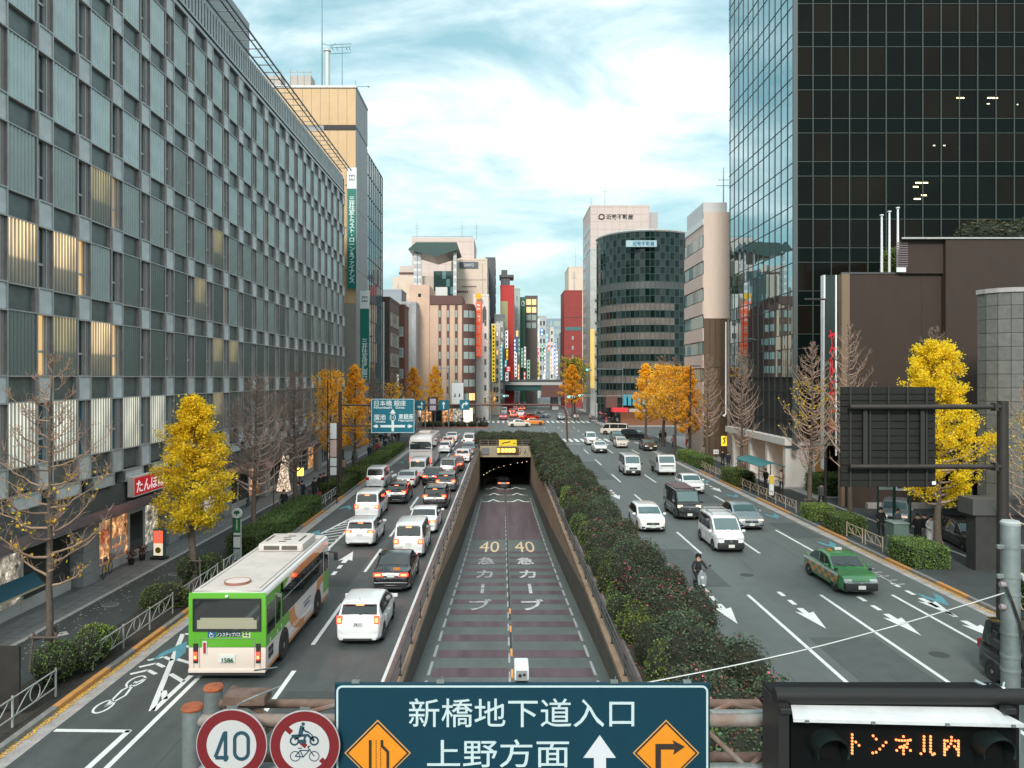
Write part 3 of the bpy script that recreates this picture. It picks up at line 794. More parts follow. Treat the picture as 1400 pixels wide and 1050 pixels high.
def shop(y0, y1, gl, x=-19.5, cols=3, sill=0.45, nm='shopfront', door=None, lab=None):
 t = thing(nm, lab, 'shopfront', (x, y0, 0.17))
 L = y1 - y0
 b = MB(); b.box(-0.1, 0, 0, L, 0, sill); b.build('stall_riser', WFR, t)
 b = MB(); b.box(-0.1, 0, 0, L, 2.55, 3.1); b.build('header_panel', WFR, t)
 for k in range(cols):
  a = L * k / cols; c = L * (k + 1) / cols
  if door is not None and k == door:
   b = MB(); b.box(-0.06, -0.02, a + 0.12, c - 0.12, 0.02, 2.5); dd = b.build('door', SGL, t)
   b = MB()
   for (p, q, r_, s_) in ((a + 0.06, a + 0.14, 0.0, 2.55), (c - 0.14, c - 0.06, 0, 2.55), (a + 0.14, c - 0.14, 2.42, 2.55), (a + 0.14, c - 0.14, 0.0, 0.25)): b.box(-0.08, 0.02, p, q, r_, s_)
   b.build('door_frame', WFR, dd)
   b = MB(); b.box(-0.1, 0.002, a, c, -0.01, sill); b.build('threshold', WFR, dd)
  else:
   b = MB(); b.box(-0.06, -0.03, a + 0.06, c - 0.06, sill, 2.55); b.build('window', gl[k % len(gl)], t)
  b = MB(); b.box(-0.1, 0.03, a - 0.05, a + 0.06, 0, 2.6); b.build('mullion', WFR, t)
 return t
s1 = shop(36.75, 43.9, [SWARM, SWARM, SGL, SDIM], cols=4, door=2, lab='restaurant shopfront in white frames with warm lit window under the red sign')
for k in range(6):
 b = MB(); b.lathe([(0.0, 0.0), (0.2, 0.0), (0.2, 0.02), (0.13, 0.02), (0.13, 0.035), (0.0, 0.035)], 16, 'x', (0.0, 2.0 + (k % 3) * 0.5, 1.35 - (k // 3) * 0.48)); b.build('dish_picture', mat('plate_white', (0.6, 0.58, 0.55), 0.5), s1)
for k in range(5):
 b = MB(); b.box(0.0, 0.015, 0.5 + k * 0.55, 0.9 + k * 0.55, 0.5, 0.78); b.build('menu_card', mat('menu_pink', (0.5, 0.42, 0.45), 0.5), s1)
b = MB(); b.lathe([(0.05, 0.0), (0.2, -0.1), (0.22, -0.35), (0.05, -0.45)], 12, 'z', (-0.25, 3.2, 2.5)); b.build('lantern', emis('lantern', (1.0, 0.55, 0.1), 1.5), s1)
s2 = shop(27.8, 35.0, [SGL, SDIM, SGL], cols=4, sill=0.5, lab='dark office shopfront with cream strips left of the granite pier')
b = MB(); b.box(0.02, 0.45, -3, 4.4, 0.95, 1.0); b.add([(0.02, -3, 1.5), (0.45, -3, 1.0), (0.45, 4.4, 1.0), (0.02, 4.4, 1.5)], [(0, 1, 2, 3)]); b.build('awning', mat('awning_blue', (0.01, 0.09, 0.14), 0.6), s2)
b = MB(); b.box(0.44, 0.49, -3, 4.4, 0.93, 1.0); b.build('awning_edge', mat('cream', (0.5, 0.42, 0.28), 0.6), s2)
for k, (a, c) in enumerate(((45.8, 52.8), (54.5, 61.8), (63.5, 70.8), (72.5, 79.8), (81.5, 88.8))):
 shop(a, c, [SGL, SDIM, SWARM if k % 2 else SDIM], cols=3, door=1, lab=['grey shopfront behind the parked green bicycles', 'pale shopfront behind the delivery bicycle with orange box', 'shopfront behind the white lit cone tree', 'shopfront in the arcade just past the lit cone tree', 'last shopfront of the left arcade before the block ends'][k])
# red sign
t = thing('shop_sign', 'red box sign with white brushed Japanese lettering over the restaurant', 'sign', (BX + 0.15, 38.9, 3.72))
b = MB(); b.box(0, 0.32, 0, 3.7, 0, 1.0); b.build('box', mat('sign_white_side', (0.75, 0.62, 0.6), 0.5), t)
b = MB(); b.box(0.32, 0.335, 0.06, 3.64, 0.07, 0.93); b.build('red_face', mat('sign_red', (0.42, 0.012, 0.02), 0.4, emit=(0.5, 0.01, 0.02), es=0.25), t)
text('tanpopo', 3.2, 0.66, mat('letter_white', (0.85, 0.8, 0.8), 0.5, emit=(1, 0.9, 0.9), es=0.2), t, (0.34, 1.85, 0.5), (R(90), 0, R(90)))
# == generic blocks and windows
GLASSD = mat('glass_dark', (0.02, 0.03, 0.03), 0.05, spec=1.0)
GLASSG = mat('glass_green', (0.02, 0.045, 0.042), 0.04, spec=1.0)
GLASST = mat('glass_teal', (0.10, 0.20, 0.21), 0.06, spec=1.0)
GLASSW = mat('glass_pale', (0.35, 0.42, 0.40), 0.12)
WLIT = emis('window_lit', (1.0, 0.62, 0.25), 0.7, (0.2, 0.15, 0.1))
WLIT2 = emis('window_lit_white', (1.0, 0.93, 0.75), 0.55, (0.2, 0.2, 0.15))
_wm = {}
def win_mesh(w, h, glass, frame, mull=1, face='x', dp=0.08):
 """window set in plane; face 'x': lies in yz looking +x, 'n': lies in yz looking -x, 'y': lies in xz looking -y. Frame proud, glass back, mullions."""
 k = (round(w, 2), round(h, 2), glass.name, frame.name, mull, face)
 if k in _wm: return _wm[k]
 b = MB()
 def bx(a0, a1, z0, z1, t0, t1, mi):
  if face == 'x': b.box(t0, t1, a0, a1, z0, z1, mi)
  elif face == 'n': b.box(-t1, -t0, a0, a1, z0, z1, mi)
  else: b.box(a0, a1, -t1, -t0, z0, z1, mi)
 f = min(0.09, w * 0.12)
 bx(f, w - f, f, h - f, -0.02, 0.012, 1)
 bx(0, f, 0, h, -0.02, dp, 0); bx(w - f, w, 0, h, -0.02, dp, 0); bx(f, w - f, h - f, h, -0.02, dp, 0); bx(f, w - f, 0, f, -0.02, dp + 0.04, 0)
 for i in range(mull):
  c = f + (w - 2 * f) * (i + 1) / (mull + 1); bx(c - 0.03, c + 0.03, f, h - f, 0.012, dp * 0.7, 0)
 _wm[k] = b.mesh('window', [frame, glass])
 return _wm[k]
def windows(t, face, plane, a0, a1, z0, z1, nx, nz, w, h, glass=GLASSD, frame=FRAMED, mull=1, name='window', lit=0.0, dp=0.08):
 """grid of windows; a along the wall, coordinates local to t"""
 me = win_mesh(w, h, glass, frame, mull, face, dp)
 for i in range(nx):
  for j in range(nz):
   a = a0 + (a1 - a0) * (i + 0.5) / nx - w / 2; z = z0 + (z1 - z0) * (j + 0.5) / nz - h / 2
   o = link(name, me, t, (plane, a, z) if face != 'y' else (a, plane, z))
   if lit and rnd.random() < lit: swap(o, 1, WLIT if rnd.random() < 0.6 else WLIT2)
def block(name, label, x0, x1, y0, y1, h, m, cat='building', roof=None, parapet=0.5, z0=0.0):
 t = thing(name, label, cat, (x0, y0, 0))
 b = MB(); b.box(0, x1 - x0, 0, y1 - y0, z0, h); b.build('wall', m, t)
 b = MB(); W, D = x1 - x0, y1 - y0
 b.box(-0.06, W + 0.06, -0.06, 0.25, h, h + parapet); b.box(-0.06, W + 0.06, D - 0.25, D + 0.06, h, h + parapet); b.box(-0.06, 0.25, 0.25, D - 0.25, h, h + parapet); b.box(W - 0.25, W + 0.06, 0.25, D - 0.25, h, h + parapet)
 b.build('parapet', roof or m, t)
 return t
def antenna(t, x, y, z, h, n=3):
 b = MB(); b.tube((x, y, z), (x, y, z + h), 0.1, 0.04, 6); b.build('mast', mat('mast_grey', (0.25, 0.28, 0.29), 0.5), t)
 b = MB();
 for k in range(n):
  zz_ = z + h * (0.62 + 0.12 * k); b.tube((x - 0.9 + 0.2 * k, y, zz_), (x + 0.9 - 0.2 * k, y, zz_), 0.04, n=5)
 b.build('aerial', mat('mast_grey'), t)
def hsign(name, label, x0, x1, y, z0, z1, face, edge=None, txt=None, tm=None, tw=0.7, th_=0.9, tc=None, cat='sign'):
 """upright board facing the camera"""
 t = thing(name, label, cat, (x0, y, z0))
 W = x1 - x0; Hh = z1 - z0
 b = MB(); b.box(0, W, 0, 0.35, 0, Hh); b.build('case', edge or FRAMED, t)
 b = MB(); b.box(0.06, W - 0.06, -0.02, 0.0, 0.06, Hh - 0.06); b.build('face', face, t)
 if txt: text(txt, W * tw, Hh * th_, tm, t, (W / 2, -0.03, Hh * (tc or 0.5)))
 return t
# -- trust bank tower behind the office block
BEIG = mat('panel_tan', (0.60, 0.40, 0.21), 0.55, var=0.08, scale=0.4, dirt=0.12)
GREYP = mat('panel_grey', (0.24, 0.245, 0.25), 0.5, 0.2, var=0.08)
STONEP = mat('stone_grey_beige', (0.30, 0.275, 0.25), 0.6, var=0.08, scale=0.6, dirt=0.2)
t = thing('bank_tower', 'tan panelled tower with green vertical bank signs rising behind the left office block', 'building', (-19.4, 102, 0))
b = MB(); b.box(-14, -0.05, 0.06, 8.8, 0, 47.9); b.build('core', GREYP, t)
zs = [(0, 6, STONEP), (6, 10.5, STONEP), (10.5, 15, STONEP), (15, 19.5, STONEP), (19.5, 42.3, BEIG), (43.0, 47.8, BEIG)]
for z0, z1, m in zs:
 n = 12 if m is BEIG else 6; w = 14 / n
 for k in range(n):
  b = MB(); b.box(-14 + k * w + 0.02, -14 + (k + 1) * w - 0.02, 0, 0.08, z0 + 0.02, z1 - 0.02); b.build('cladding_panel', m, t)
b = MB(); b.box(-4.2, 0.0, -0.04, 0.1, 42.35, 42.95); b.build('dark_slot', mat('slot_black', (0.015, 0.015, 0.015), 0.6), t)
for k in range(3):
 for z0, z1 in ((0, 8), (8.05, 16), (16.05, 24), (24.05, 32), (32.05, 42.3), (42.8, 47.9)):
  b = MB(); b.box(-0.05, 0.02, 0.1 + k * 2.9, 2.95 + k * 2.9, z0, z1); b.build('cladding_panel', GREYP, t)
b = MB(); b.box(-14.1, 0.1, -0.1, 8.9, 47.9, 48.2); b.build('coping', FRAME, t)
b = MB(); b.tube((-4.2, 2, 48.2), (-4.2, 2, 53.5), 0.38, n=12); b.tube((-4.2, 2, 53.5), (-4.2, 2, 53.7), 0.5, n=12); b.build('flue', mat('flue_steel', (0.55, 0.56, 0.55), 0.4, 0.5), t)
b = MB(); b.tube((-4.9, 2, 48.2), (-4.9, 2, 61), 0.12, 0.05, 6); b.path([(-4.9, 2, 54.6), (-3.6, 2, 54.2), (-3.1, 2, 54.6)], 0.05, 5); b.build('mast', mat('mast_teal', (0.16, 0.3, 0.33), 0.5), t)
b = MB(); b.tube((-2.2, 2, 48.2), (-2.2, 2, 54.3), 0.07, 0.04, 6)
for z in (53.2, 54.0, 54.4): b.tube((-3.9, 2, z), (-1.0, 2, z + 0.15), 0.05, n=5)
for x in (-3.5, -2.9, -1.6, -1.2): b.tube((x, 1.5, 53.9), (x, 2.5, 53.9), 0.04, n=5)
b.build('aerial', mat('mast_teal'), t)
b = MB(); b.tube((-0.4, 2, 48.2), (-0.4, 2, 49.6), 0.05, n=5); b.tube((-0.7, 2, 48.8), (1.6, 2, 48.8), 0.05, n=5); b.tube((1.3, 1.6, 48.8), (1.3, 2.4, 48.8), 0.04, n=5); b.build('yagi_aerial', mat('mast_teal'), t)
for x in (-11.5, -7.5):
 b = MB(); b.box(x - 1.4, x + 1.4, 1, 3, 48.2, 49.9)
 for k in range(4): b.box(x - 1.4 + k * 0.9, x - 1.34 + k * 0.9, 0.9, 1.0, 48.2, 50.6)
 b.box(x - 1.5, x + 1.5, 0.9, 0.96, 50.3, 50.36); b.build('roof_unit', mat('roof_unit', (0.45, 0.40, 0.36), 0.6), t)
# glazed wing
b = MB(); b.box(-14, -0.2, 8.9, 23, 0, 42.0); b.build('glazed_wing', GREYP, t)
CW = mat('curtain_glass', (0.10, 0.17, 0.18), 0.05, spec=1.0, var=0.1, scale=0.2)
for i in range(8):
 for j in range(14):
  b = MB(); ry = rnd.uniform(-0.006, 0.006)
  b.quad((-0.08 + ry, 8.95 + i * 1.75 + 0.05, j * 3 + 0.05), (-0.08 - ry, 8.95 + (i + 1) * 1.75 - 0.05, j * 3 + 0.05), (-0.08 - ry, 8.95 + (i + 1) * 1.75 - 0.05, j * 3 + 2.95), (-0.08 + ry, 8.95 + i * 1.75 + 0.05, j * 3 + 2.95))
  b.build('glass_pane', CW, t)
b = MB()
for i in range(9): b.box(-0.2, 0.0, 8.92 + i * 1.75 - 0.05, 8.92 + i * 1.75 + 0.05, 0, 42)
b.build('mullion_frame', FRAMED, t); b = MB()
for j in range(15): b.box(-0.2, -0.02, 8.9, 23, j * 3 - 0.05, j * 3 + 0.05)
b.build('transom_frame', FRAMED, t)
GS = mat('bank_green', (0.0, 0.16, 0.13), 0.5); WS = mat('sign_white', (0.72, 0.74, 0.74), 0.5); LWT = mat('letter_pale', (0.75, 0.85, 0.82), 0.5)
def bank_sign(label, px0, px1, py0, pyw, py1, Y, key, tc, tfrac):
 x0, x1 = X_at(px0, Y), X_at(px1, Y); z0, zw, z1 = Z_at(py1, Y), Z_at(pyw, Y), Z_at(py0, Y)
 t = thing('bank_sign', label, 'sign', (x0, Y, z0))
 W = x1 - x0
 b = MB(); b.box(0, W, 0.0, 0.35, 0, z1 - z0); b.build('case', FRAME, t)
 b = MB(); b.box(0.03, W - 0.03, -0.02, 0.0, 0.03, zw - z0); b.build('green_face', GS, t)
 b = MB(); b.box(0.03, W - 0.03, -0.02, 0.0, zw - z0 + 0.01, z1 - z0 - 0.03); b.build('white_face', WS, t)
 b = MB(); c = W / 2; zc_ = zw - z0 + (z1 - zw) * 0.52; s = W * 0.26
 for dx, dz in ((-1, -1), (1, -1), (-1, 1), (1, 1)):
  b.stroke([(c + dx * s, zc_ + dz * s * 0.2), (c + dx * s, zc_ + dz * s), (c + dx * s * 0.25, zc_ + dz * s), (c + dx * s * 0.1, zc_ + dz * s * 0.35)], s * 0.28, -0.035, -0.02, 'xz')
 b.build('emblem', mat('emblem_dark', (0.03, 0.09, 0.07), 0.5), t)
 Ht = (zw - z0) * tfrac
 text(key, W * 0.62, Ht, LWT, t, (W / 2, -0.03, (zw - z0) * tc))
 b = MB()
 for z in (0.15, 0.5, 0.85): b.box(W if 'upper' not in label else -0.3, W + 0.4 if 'upper' not in label else 0.0, 0.1, 0.2, (z1 - z0) * z, (z1 - z0) * z + 0.15)
 b.build('bracket', FRAMED, t)
bank_sign('tall green upper bank sign with long white vertical lettering on the tan tower', 474.5, 487.5, 229, 258, 395, 101.3, 'smtl', 0.49, 0.86)
bank_sign('lower green bank sign with white top square, standing out over the street', 492, 505, 397, 422, 524, 101.3, 'smtb', 0.32, 0.55)
# -- small blocks on the left side before the crossing
BROWN = mat('brown_cladding', (0.09, 0.052, 0.042), 0.6, var=0.15, scale=0.7)
t = block('dark_brown_block', 'narrow dark brown building squeezed beside the green bank sign', -26, -18.4, 125.5, 137, 22.4, BROWN)
windows(t, 'y', -0.02, 2.5, 7.5, 1, 21, 2, 6, 1.9, 2.3, GLASSD, BROWN, 1)
windows(t, 'x', 7.62, 0.5, 11, 1, 21, 3, 6, 2.6, 2.2, GLASSD, FRAME, 1, lit=0.1)
for x in (5.2, 6.5):
 b = MB(); b.box(x, x + 0.3, -0.5, -0.2, 0, 22); b.build('white_post', WS, t)
REDB = mat('brick_red_brown', (0.16, 0.065, 0.045), 0.7, var=0.15)
t = block('brick_sliver', 'thin red brown building with white windows beside the grey scraped wall', -19.9, -17.8, 140, 146, 22.5, REDB)
windows(t, 'y', -0.02, 0.7, 2.0, 1, 20, 1, 5, 1.0, 1.7, GLASSW, WS, 0)
GSC = mat('scraped_render', (0.36, 0.36, 0.38), 0.9, c2=(0.44, 0.435, 0.45), scale=0.5, mscale=(1, 1, 0.4), dirt=0.45)
t = block('grey_rendered_block', 'grey building with bare stained end wall left of the beige block', -23.5, -18.0, 160, 172, 25.0, GSC)
b = MB(); b.box(0.05, 1.4, -0.05, 0.0, 0, 22); b.build('pink_strip', mat('render_pinkish', (0.5, 0.38, 0.34), 0.8), t)
for x in (4.1, 4.4):
 b = MB(); b.tube((x, -0.12, 0), (x, -0.12, 25), 0.08, n=6); b.build('downpipe', FRAME, t)
BEI2 = mat('tile_beige', (0.62, 0.43, 0.32), 0.7, var=0.06, scale=0.5, dirt=0.15)
BRN2 = mat('tile_brown', (0.12, 0.055, 0.045), 0.6, var=0.12)
t = thing('striped_beige_building', 'beige and brown building with narrow window slits and rounded brown corner', 'building', (-20, 165, 0))
b = MB(); b.box(0, 4.3, 0, 14, 0, 29.6); b.build('blank_wall', BEI2, t)
b = MB(); b.box(4.3, 11.2, 0.3, 14, 0, 25.6); b.build('slit_wall', BEI2, t)
b = MB(); b.box(4.0, 11.3, 0.1, 14, 25.4, 27.3); b.build('brown_crown', BRN2, t)
for k, x in enumerate((6.2, 7.95, 9.7)):
 b = MB(); b.box(x, x + 0.6, 0.18, 0.3, 0, 25.4); b.build('brown_column', BRN2, t)
 for j in range(8):
  b = MB(); b.box(x + 0.08, x + 0.5, 0.1, 0.18, 2.0 + j * 2.95, 3.5 + j * 2.95); b.build('slit_window', GLASSW, t)
pts = [(11.2, 0.3)] + [(11.2 + 2.6 * math.sin(a), 2.9 - 2.6 * math.cos(a)) for a in [R(15 * k) for k in range(1, 7)]] + [(13.8, 14), (11.2, 14)]
b = MB(); b.prism(pts, 0, 25.6, 'xy'); b.build('corner_bay', BRN2, t, smooth=40)
for j in range(8):
 for k in range(3):
  a0, a1 = R(8 + 27 * k), R(30 + 27 * k); r_ = 2.66; z = 2.0 + j * 2.95
  b = MB(); b.prism([(11.2 + r_ * math.sin(a0), 2.9 - r_ * math.cos(a0)), (11.2 + r_ * math.sin(a1), 2.9 - r_ * math.cos(a1)), (11.2 + 2.5 * math.sin(a1), 2.9 - 2.5 * math.cos(a1)), (11.2 + 2.5 * math.sin(a0), 2.9 - 2.5 * math.cos(a0))], z, z + 1.5, 'xy')
  b.build('bay_window', WLIT if (j, k) in ((0, 1), (1, 1), (1, 2)) else GLASSW, t)
b = MB(); b.box(1.9, 2.5, -0.05, 0.05, 27.0, 27.7); b.build('vent', GLASSD, t)
b = MB(); b.box(5.5, 8.0, 1, 3, 27.3, 29.2); b.build('roof_cabinet', mat('cabinet_white', (0.6, 0.6, 0.58), 0.5), t)
t2 = hsign('billboard', 'white billboard with two small dark shoes on the beige building', X_at(617, 163), X_at(634, 163), 163, Z_at(553, 163), Z_at(523, 163), WS, FRAMED)
b = MB()
for x in (0.55, 1.5): b.prism([(x, 1.6), (x + 0.35, 1.6), (x + 0.35, 2.3), (x + 0.2, 2.3), (x + 0.12, 1.8), (x, 1.75)], -0.04, -0.02, 'xz')
b.build('shoe_picture', mat('black_paint'), t2)
# shops at the foot
for k in range(6):
 b = MB(); b.box(0.5 + k * 2.2, 2.5 + k * 2.2, -0.12, -0.02, 0.3, 3.2); b.build('shop_window', [SDIM, SWARM, GLASSD, SWARM, SDIM, WLIT2][k], t)
b = MB(); b.box(0.2, 13.5, -0.9, 0.0, 3.4, 4.0); b.build('shop_canopy', FRAMED, t)
# glass tower with canopy roof behind
t = thing('canopied_glass_building', 'dark glass building carrying a green canopy roof with V shaped underside', 'building', (X_at(563, 200), 200, 0))
W = X_at(626, 200) - X_at(563, 200)
b = MB(); b.box(5.6, W - 0.8, 0.5, 12, 0, 37.4); b.build('glass_body', GLASSG, t)
b = MB(); b.box(2.4, 6, 3, 12, 0, 36.5); b.build('pale_core', mat('core_cream', (0.55, 0.47, 0.4), 0.7), t)
for i in range(5):
 for j in range(9):
  b = MB(); b.box(5.7 + i * 1.05, 6.65 + i * 1.05, 0.42, 0.5, 19.4 + j * 2.0, 21.3 + j * 2.0); b.build('glass_pane', GLASSG if (i + j) % 5 else GLASST, t)
STR = mat('striped_column', (0.4, 0.42, 0.43), 0.5)
for x in (0.5, 1.5, W - 1.2):
 b = MB()
 for k in range(16): b.box(x, x + 0.9, -0.2, 0.7, 14 + k * 1.85, 14 + k * 1.85 + 1.1, 0); b.box(x + 0.05, x + 0.85, -0.15, 0.65, 15.1 + k * 1.85, 15.1 + k * 1.85 + 0.76, 1)
 b.build('striped_column', [STR, mat('striped_white', (0.62, 0.63, 0.63), 0.5)], t)
zc_ = Z_at(342, 200)
b = MB(); b.add([(-0.8, -1.5, zc_), (W + 0.4, -1.5, zc_), (W + 0.4, 12, zc_), (-0.8, 12, zc_), (1.2, -1.5, zc_ + 1.8), (W - 0.2, -1.5, zc_ + 1.8), (W - 0.2, 12, zc_ + 1.8), (1.2, 12, zc_ + 1.8), (W * 0.5, -1.5, zc_ - 2.0), (W * 0.5, 12, zc_ - 2.0), (2.2, -1.5, zc_ - 0.1), (W - 1.8, -1.5, zc_ - 0.1)],
 [(4, 5, 6, 7), (0, 1, 5, 4), (1, 2, 6, 5), (2, 3, 7, 6), (3, 0, 4, 7), (0, 8, 9, 3), (8, 1, 2, 9), (0, 8, 1)]); b.build('canopy_roof', mat('canopy_green', (0.05, 0.085, 0.08), 0.3, 0.3), t)
CRM = mat('cream_render', (0.68, 0.55, 0.45), 0.75, var=0.05, scale=0.3, dirt=0.12)
PNK = mat('pinkish_tile', (0.58, 0.48, 0.44), 0.7, var=0.05, scale=0.3, dirt=0.1)
t = block('pink_roofed_block', 'large pale pink block with rooftop rail and antennas behind the canopied building', X_at(563, 240), X_at(648, 240), 240, 262, Z_at(330, 240), PNK, parapet=1.2)
for x in (1.5, 15.5, 20):
 antenna(t, x, 1, Z_at(330, 240) + 0.5, 6.0, 2)
b = MB()
for k in range(24): b.tube((k * 0.8, 0.1, Z_at(330, 240)), (k * 0.8, 0.1, Z_at(330, 240) + 1.6), 0.05, n=4)
b.tube((0, 0.1, Z_at(330, 240) + 1.6), (19, 0.1, Z_at(330, 240) + 1.6), 0.06, n=4); b.build('roof_rail', mat('mast_grey'), t)
b = MB()
for k in range(7): b.box(0, 19.2, -0.03, 0.0, 30 + k * 3, 30.06 + k * 3)
for k in range(8): b.box(k * 2.6, k * 2.6 + 0.06, -0.035, 0.0, 10, Z_at(330, 240))
b.build('tile_joint', mat('joint_pinkish', (0.42, 0.34, 0.31), 0.8), t)
t = block('cream_stepped_block', 'cream building with stepped roof at the left edge of the far skyline', X_at(524, 220), X_at(566, 220), 220, 240, Z_at(410, 220), CRM)
b = MB(); b.box(2.5, 8.8, 1, 10, Z_at(410, 220), Z_at(378, 220)); b.build('upper_storey', CRM, t); b = MB(); b.box(4.4, 8.8, 2, 9, Z_at(378, 220), Z_at(362, 220)); b.build('roof_storey', PNK, t)
b = MB(); b.box(4.2, 9.0, 1.6, 9, Z_at(373, 220), Z_at(373, 220) + 0.4); b.build('dark_ledge', BRN2, t)
t = block('blue_grey_box', 'plain blue grey box building in front of the cream stepped block', X_at(523, 205), X_at(549, 205), 205, 215, Z_at(398, 205), mat('bluegrey_panel', (0.30, 0.35, 0.40), 0.6))
antenna(t, 4, 1, 30, 5)
t = block('white_small_block', 'small white sliver building behind the grey rendered block', X_at(545, 185), X_at(562, 185), 185, 195, Z_at(430, 185), CRM)
# building with company name board
Yb = 215
t = block('name_board_building', 'cream building with a dark name board reading SANYO near its roof', X_at(617, Yb), X_at(666, Yb), Yb, Yb + 24, Z_at(356, Yb), CRM)
W = X_at(666, Yb) - X_at(617, Yb)
b = MB(); b.box(2.3, 7.5, -0.15, 0, Z_at(367, Yb), Z_at(358, Yb)); sb = b.build('name_board', mat('board_slate', (0.10, 0.12, 0.14), 0.4), t)
text('sanyo', 2.8, 0.9, mat('letter_silver', (0.6, 0.62, 0.65), 0.4), t, (4.9, -0.17, Z_at(362.5, Yb)))
windows(t, 'x', W + 0.02, 1, 23, 26, Z_at(360, Yb), 3, 6, 5.6, 2.3, GLASST, WS, 3)
b = MB(); b.box(1, 9.8, -0.06, 0, Z_at(383, Yb), Z_at(382, Yb)); b.box(3, 7, -0.3, -0.1, Z_at(391.5, Yb), Z_at(391, Yb)); b.box(8.6, 8.75, -0.1, 0, 20, Z_at(360, Yb)); b.build('facade_line', mat('joint_pinkish'), t)
for k in range(9):
 b = MB(); b.box(0.3 + k * 0.5, 0.62 + k * 0.5, -0.12, 0, Z_at(400, Yb), Z_at(397.5, Yb)); b.build('roof_letter_block', BRN2, t)
# white arched building with orange vertical sign
Yb = 180
t = block('arched_white_building', 'white building with tall arched recess and orange sign beside the brown corner', X_at(647, Yb), X_at(668, Yb), Yb, Yb + 16, Z_at(405, Yb), mat('white_render', (0.66, 0.63, 0.60), 0.7, dirt=0.1))
b = MB(); W = X_at(668, Yb) - X_at(647, Yb)
windows(t, 'y', -0.02, W - 1.2, W - 0.3, 3, 24, 1, 7, 0.55, 1.3, GLASSD, FRAME, 0)
windows(t, 'x', W + 0.02, 1, 15, 3, 26, 3, 7, 2.8, 1.8, GLASSW, WS, 1)
ar = MB(); ar.prism([(W - 1.4, 22.5), (W - 0.5, 22.5), (W - 0.5, 25.5), (W - 0.75, 26.3), (W - 0.95, 26.5), (W - 1.15, 26.3), (W - 1.4, 25.5)], -0.05, 0.0, 'xz'); ar.build('arched_recess', FRAMED, t)
x0 = X_at(650.5, 178.5); x1 = X_at(657.5, 178.5)
ot = thing('vertical_sign', 'orange vertical sign of stacked squares with yellow round top on the white building', 'sign', (x0, 178.5, Z_at(487, 178.5)))
ORS = mat('sign_orange_red', (0.75, 0.10, 0.04), 0.5, emit=(1, 0.15, 0.05), es=0.25)
for k in range(5):
 b = MB(); b.box(0, x1 - x0, -0.3, 0.9, k * 2.55, k * 2.55 + 2.3); b.build('sign_square', ORS, ot)
 b = MB(); w_ = x1 - x0
 for dx, dz in ((0.2, 0.5), (0.55, 0.5), (0.2, 1.4), (0.5, 1.3)): b.box(w_ * dx, w_ * (dx + 0.28), -0.34, -0.3, k * 2.55 + dz, k * 2.55 + dz + 0.35)
 b.build('pale_glyph', WS, ot)
b = MB(); b.lathe([(0.75, -0.3), (0.75, 0.3)], 20, 'y', ((x1 - x0) / 2, 0, 13.8)); b.build('yellow_disc', mat('disc_yellow', (0.8, 0.42, 0.02), 0.5), ot)
# dark glass slab and the stacked far buildings
def far(name, label, px0, px1, pyt, Y, m, D=12, face='y', wins=None, side=None):
 x0, x1 = X_at(px0, Y), X_at(px1, Y)
 t = block(name, label, x0, x1, Y, Y + D, Z_at(pyt, Y), m)
 if wins:
  n, rows, g, fr = wins
  W = x1 - x0; hh = Z_at(pyt, Y)
  windows(t, 'y', -0.02, 0.4, W - 0.4, 3, hh - 1, n, rows, (W - 0.8) / n * 0.72, (hh - 4) / rows * 0.55, g, fr, 1, lit=0.12)
 if side:
  n, rows, g, fr = side; hh = Z_at(pyt, Y)
  windows(t, 'x', x1 - x0 + 0.02, 0.6, D - 0.6, 3, hh - 1, n, rows, (D - 1.2) / n * 0.75, (hh - 4) / rows * 0.55, g, fr, 1, lit=0.1)
 return t
SLT = mat('slate_panel', (0.07, 0.08, 0.085), 0.5)
t = far('dark_glass_slab', 'dark slate building with teal ribbed glass side right of the SANYO building', 664, 677, 354, 232, SLT, 14, side=(4, 14, GLASST, FRAMED))
REDW = mat('red_render', (0.50, 0.035, 0.03), 0.6)
t = far('red_building', 'bright red building with yellowish glass front and grey roof cap', 684, 703, 392, 240, REDW, 16, side=(3, 6, GLASSW, WS))
b = MB(); b.box(0.1, 2.3, -0.1, 0.0, 21, 33.5); b.build('gold_glazing', mat('gold_glass', (0.38, 0.36, 0.18), 0.2), t)
b = MB(); b.box(0.1, 3.0, 1, 8, 37.9, 41); b.box(-0.3, 4.2, 0.5, 9, 41, 41.8); b.box(0.3, 2.2, 2, 5, 41.8, 43.5); b.build('roof_cap', FRAMED, t)
t = far('pale_green_strip_building', 'narrow pale green glass building beside the red one', 703, 711, 396, 262, mat('palegreen', (0.35, 0.45, 0.42), 0.5), 14, wins=(1, 9, GLASST, WS))
t = far('green_building', 'dark green building with a white looped emblem high on it', 711, 718, 408, 275, mat('green_panel', (0.03, 0.12, 0.07), 0.5), 14, side=(3, 9, GLASSD, FRAMED))
b = MB(); ring(b, 1.0, 36.2, 0.5, 0.8, 0.2, -0.08, 0.0, 'xz'); b.build('looped_emblem', WS, t)
t = far('lit_loft_building', 'brown framed building with two rows of orange lit windows at the top', 718, 735, 406, 290, mat('brown_grey', (0.10, 0.085, 0.08), 0.6), 12)
windows(t, 'y', -0.02, 0.3, 4.3, 28, 39.6, 2, 4, 1.8, 2.3, GLASSW, FRAMED, 2)
for o in [c for c in t.children if c.name.startswith('window')]:
 if o.location.z > 33.5: swap(o, 1, WLIT)
fr_ = [(648, 664, 352, 236, CRM), ]
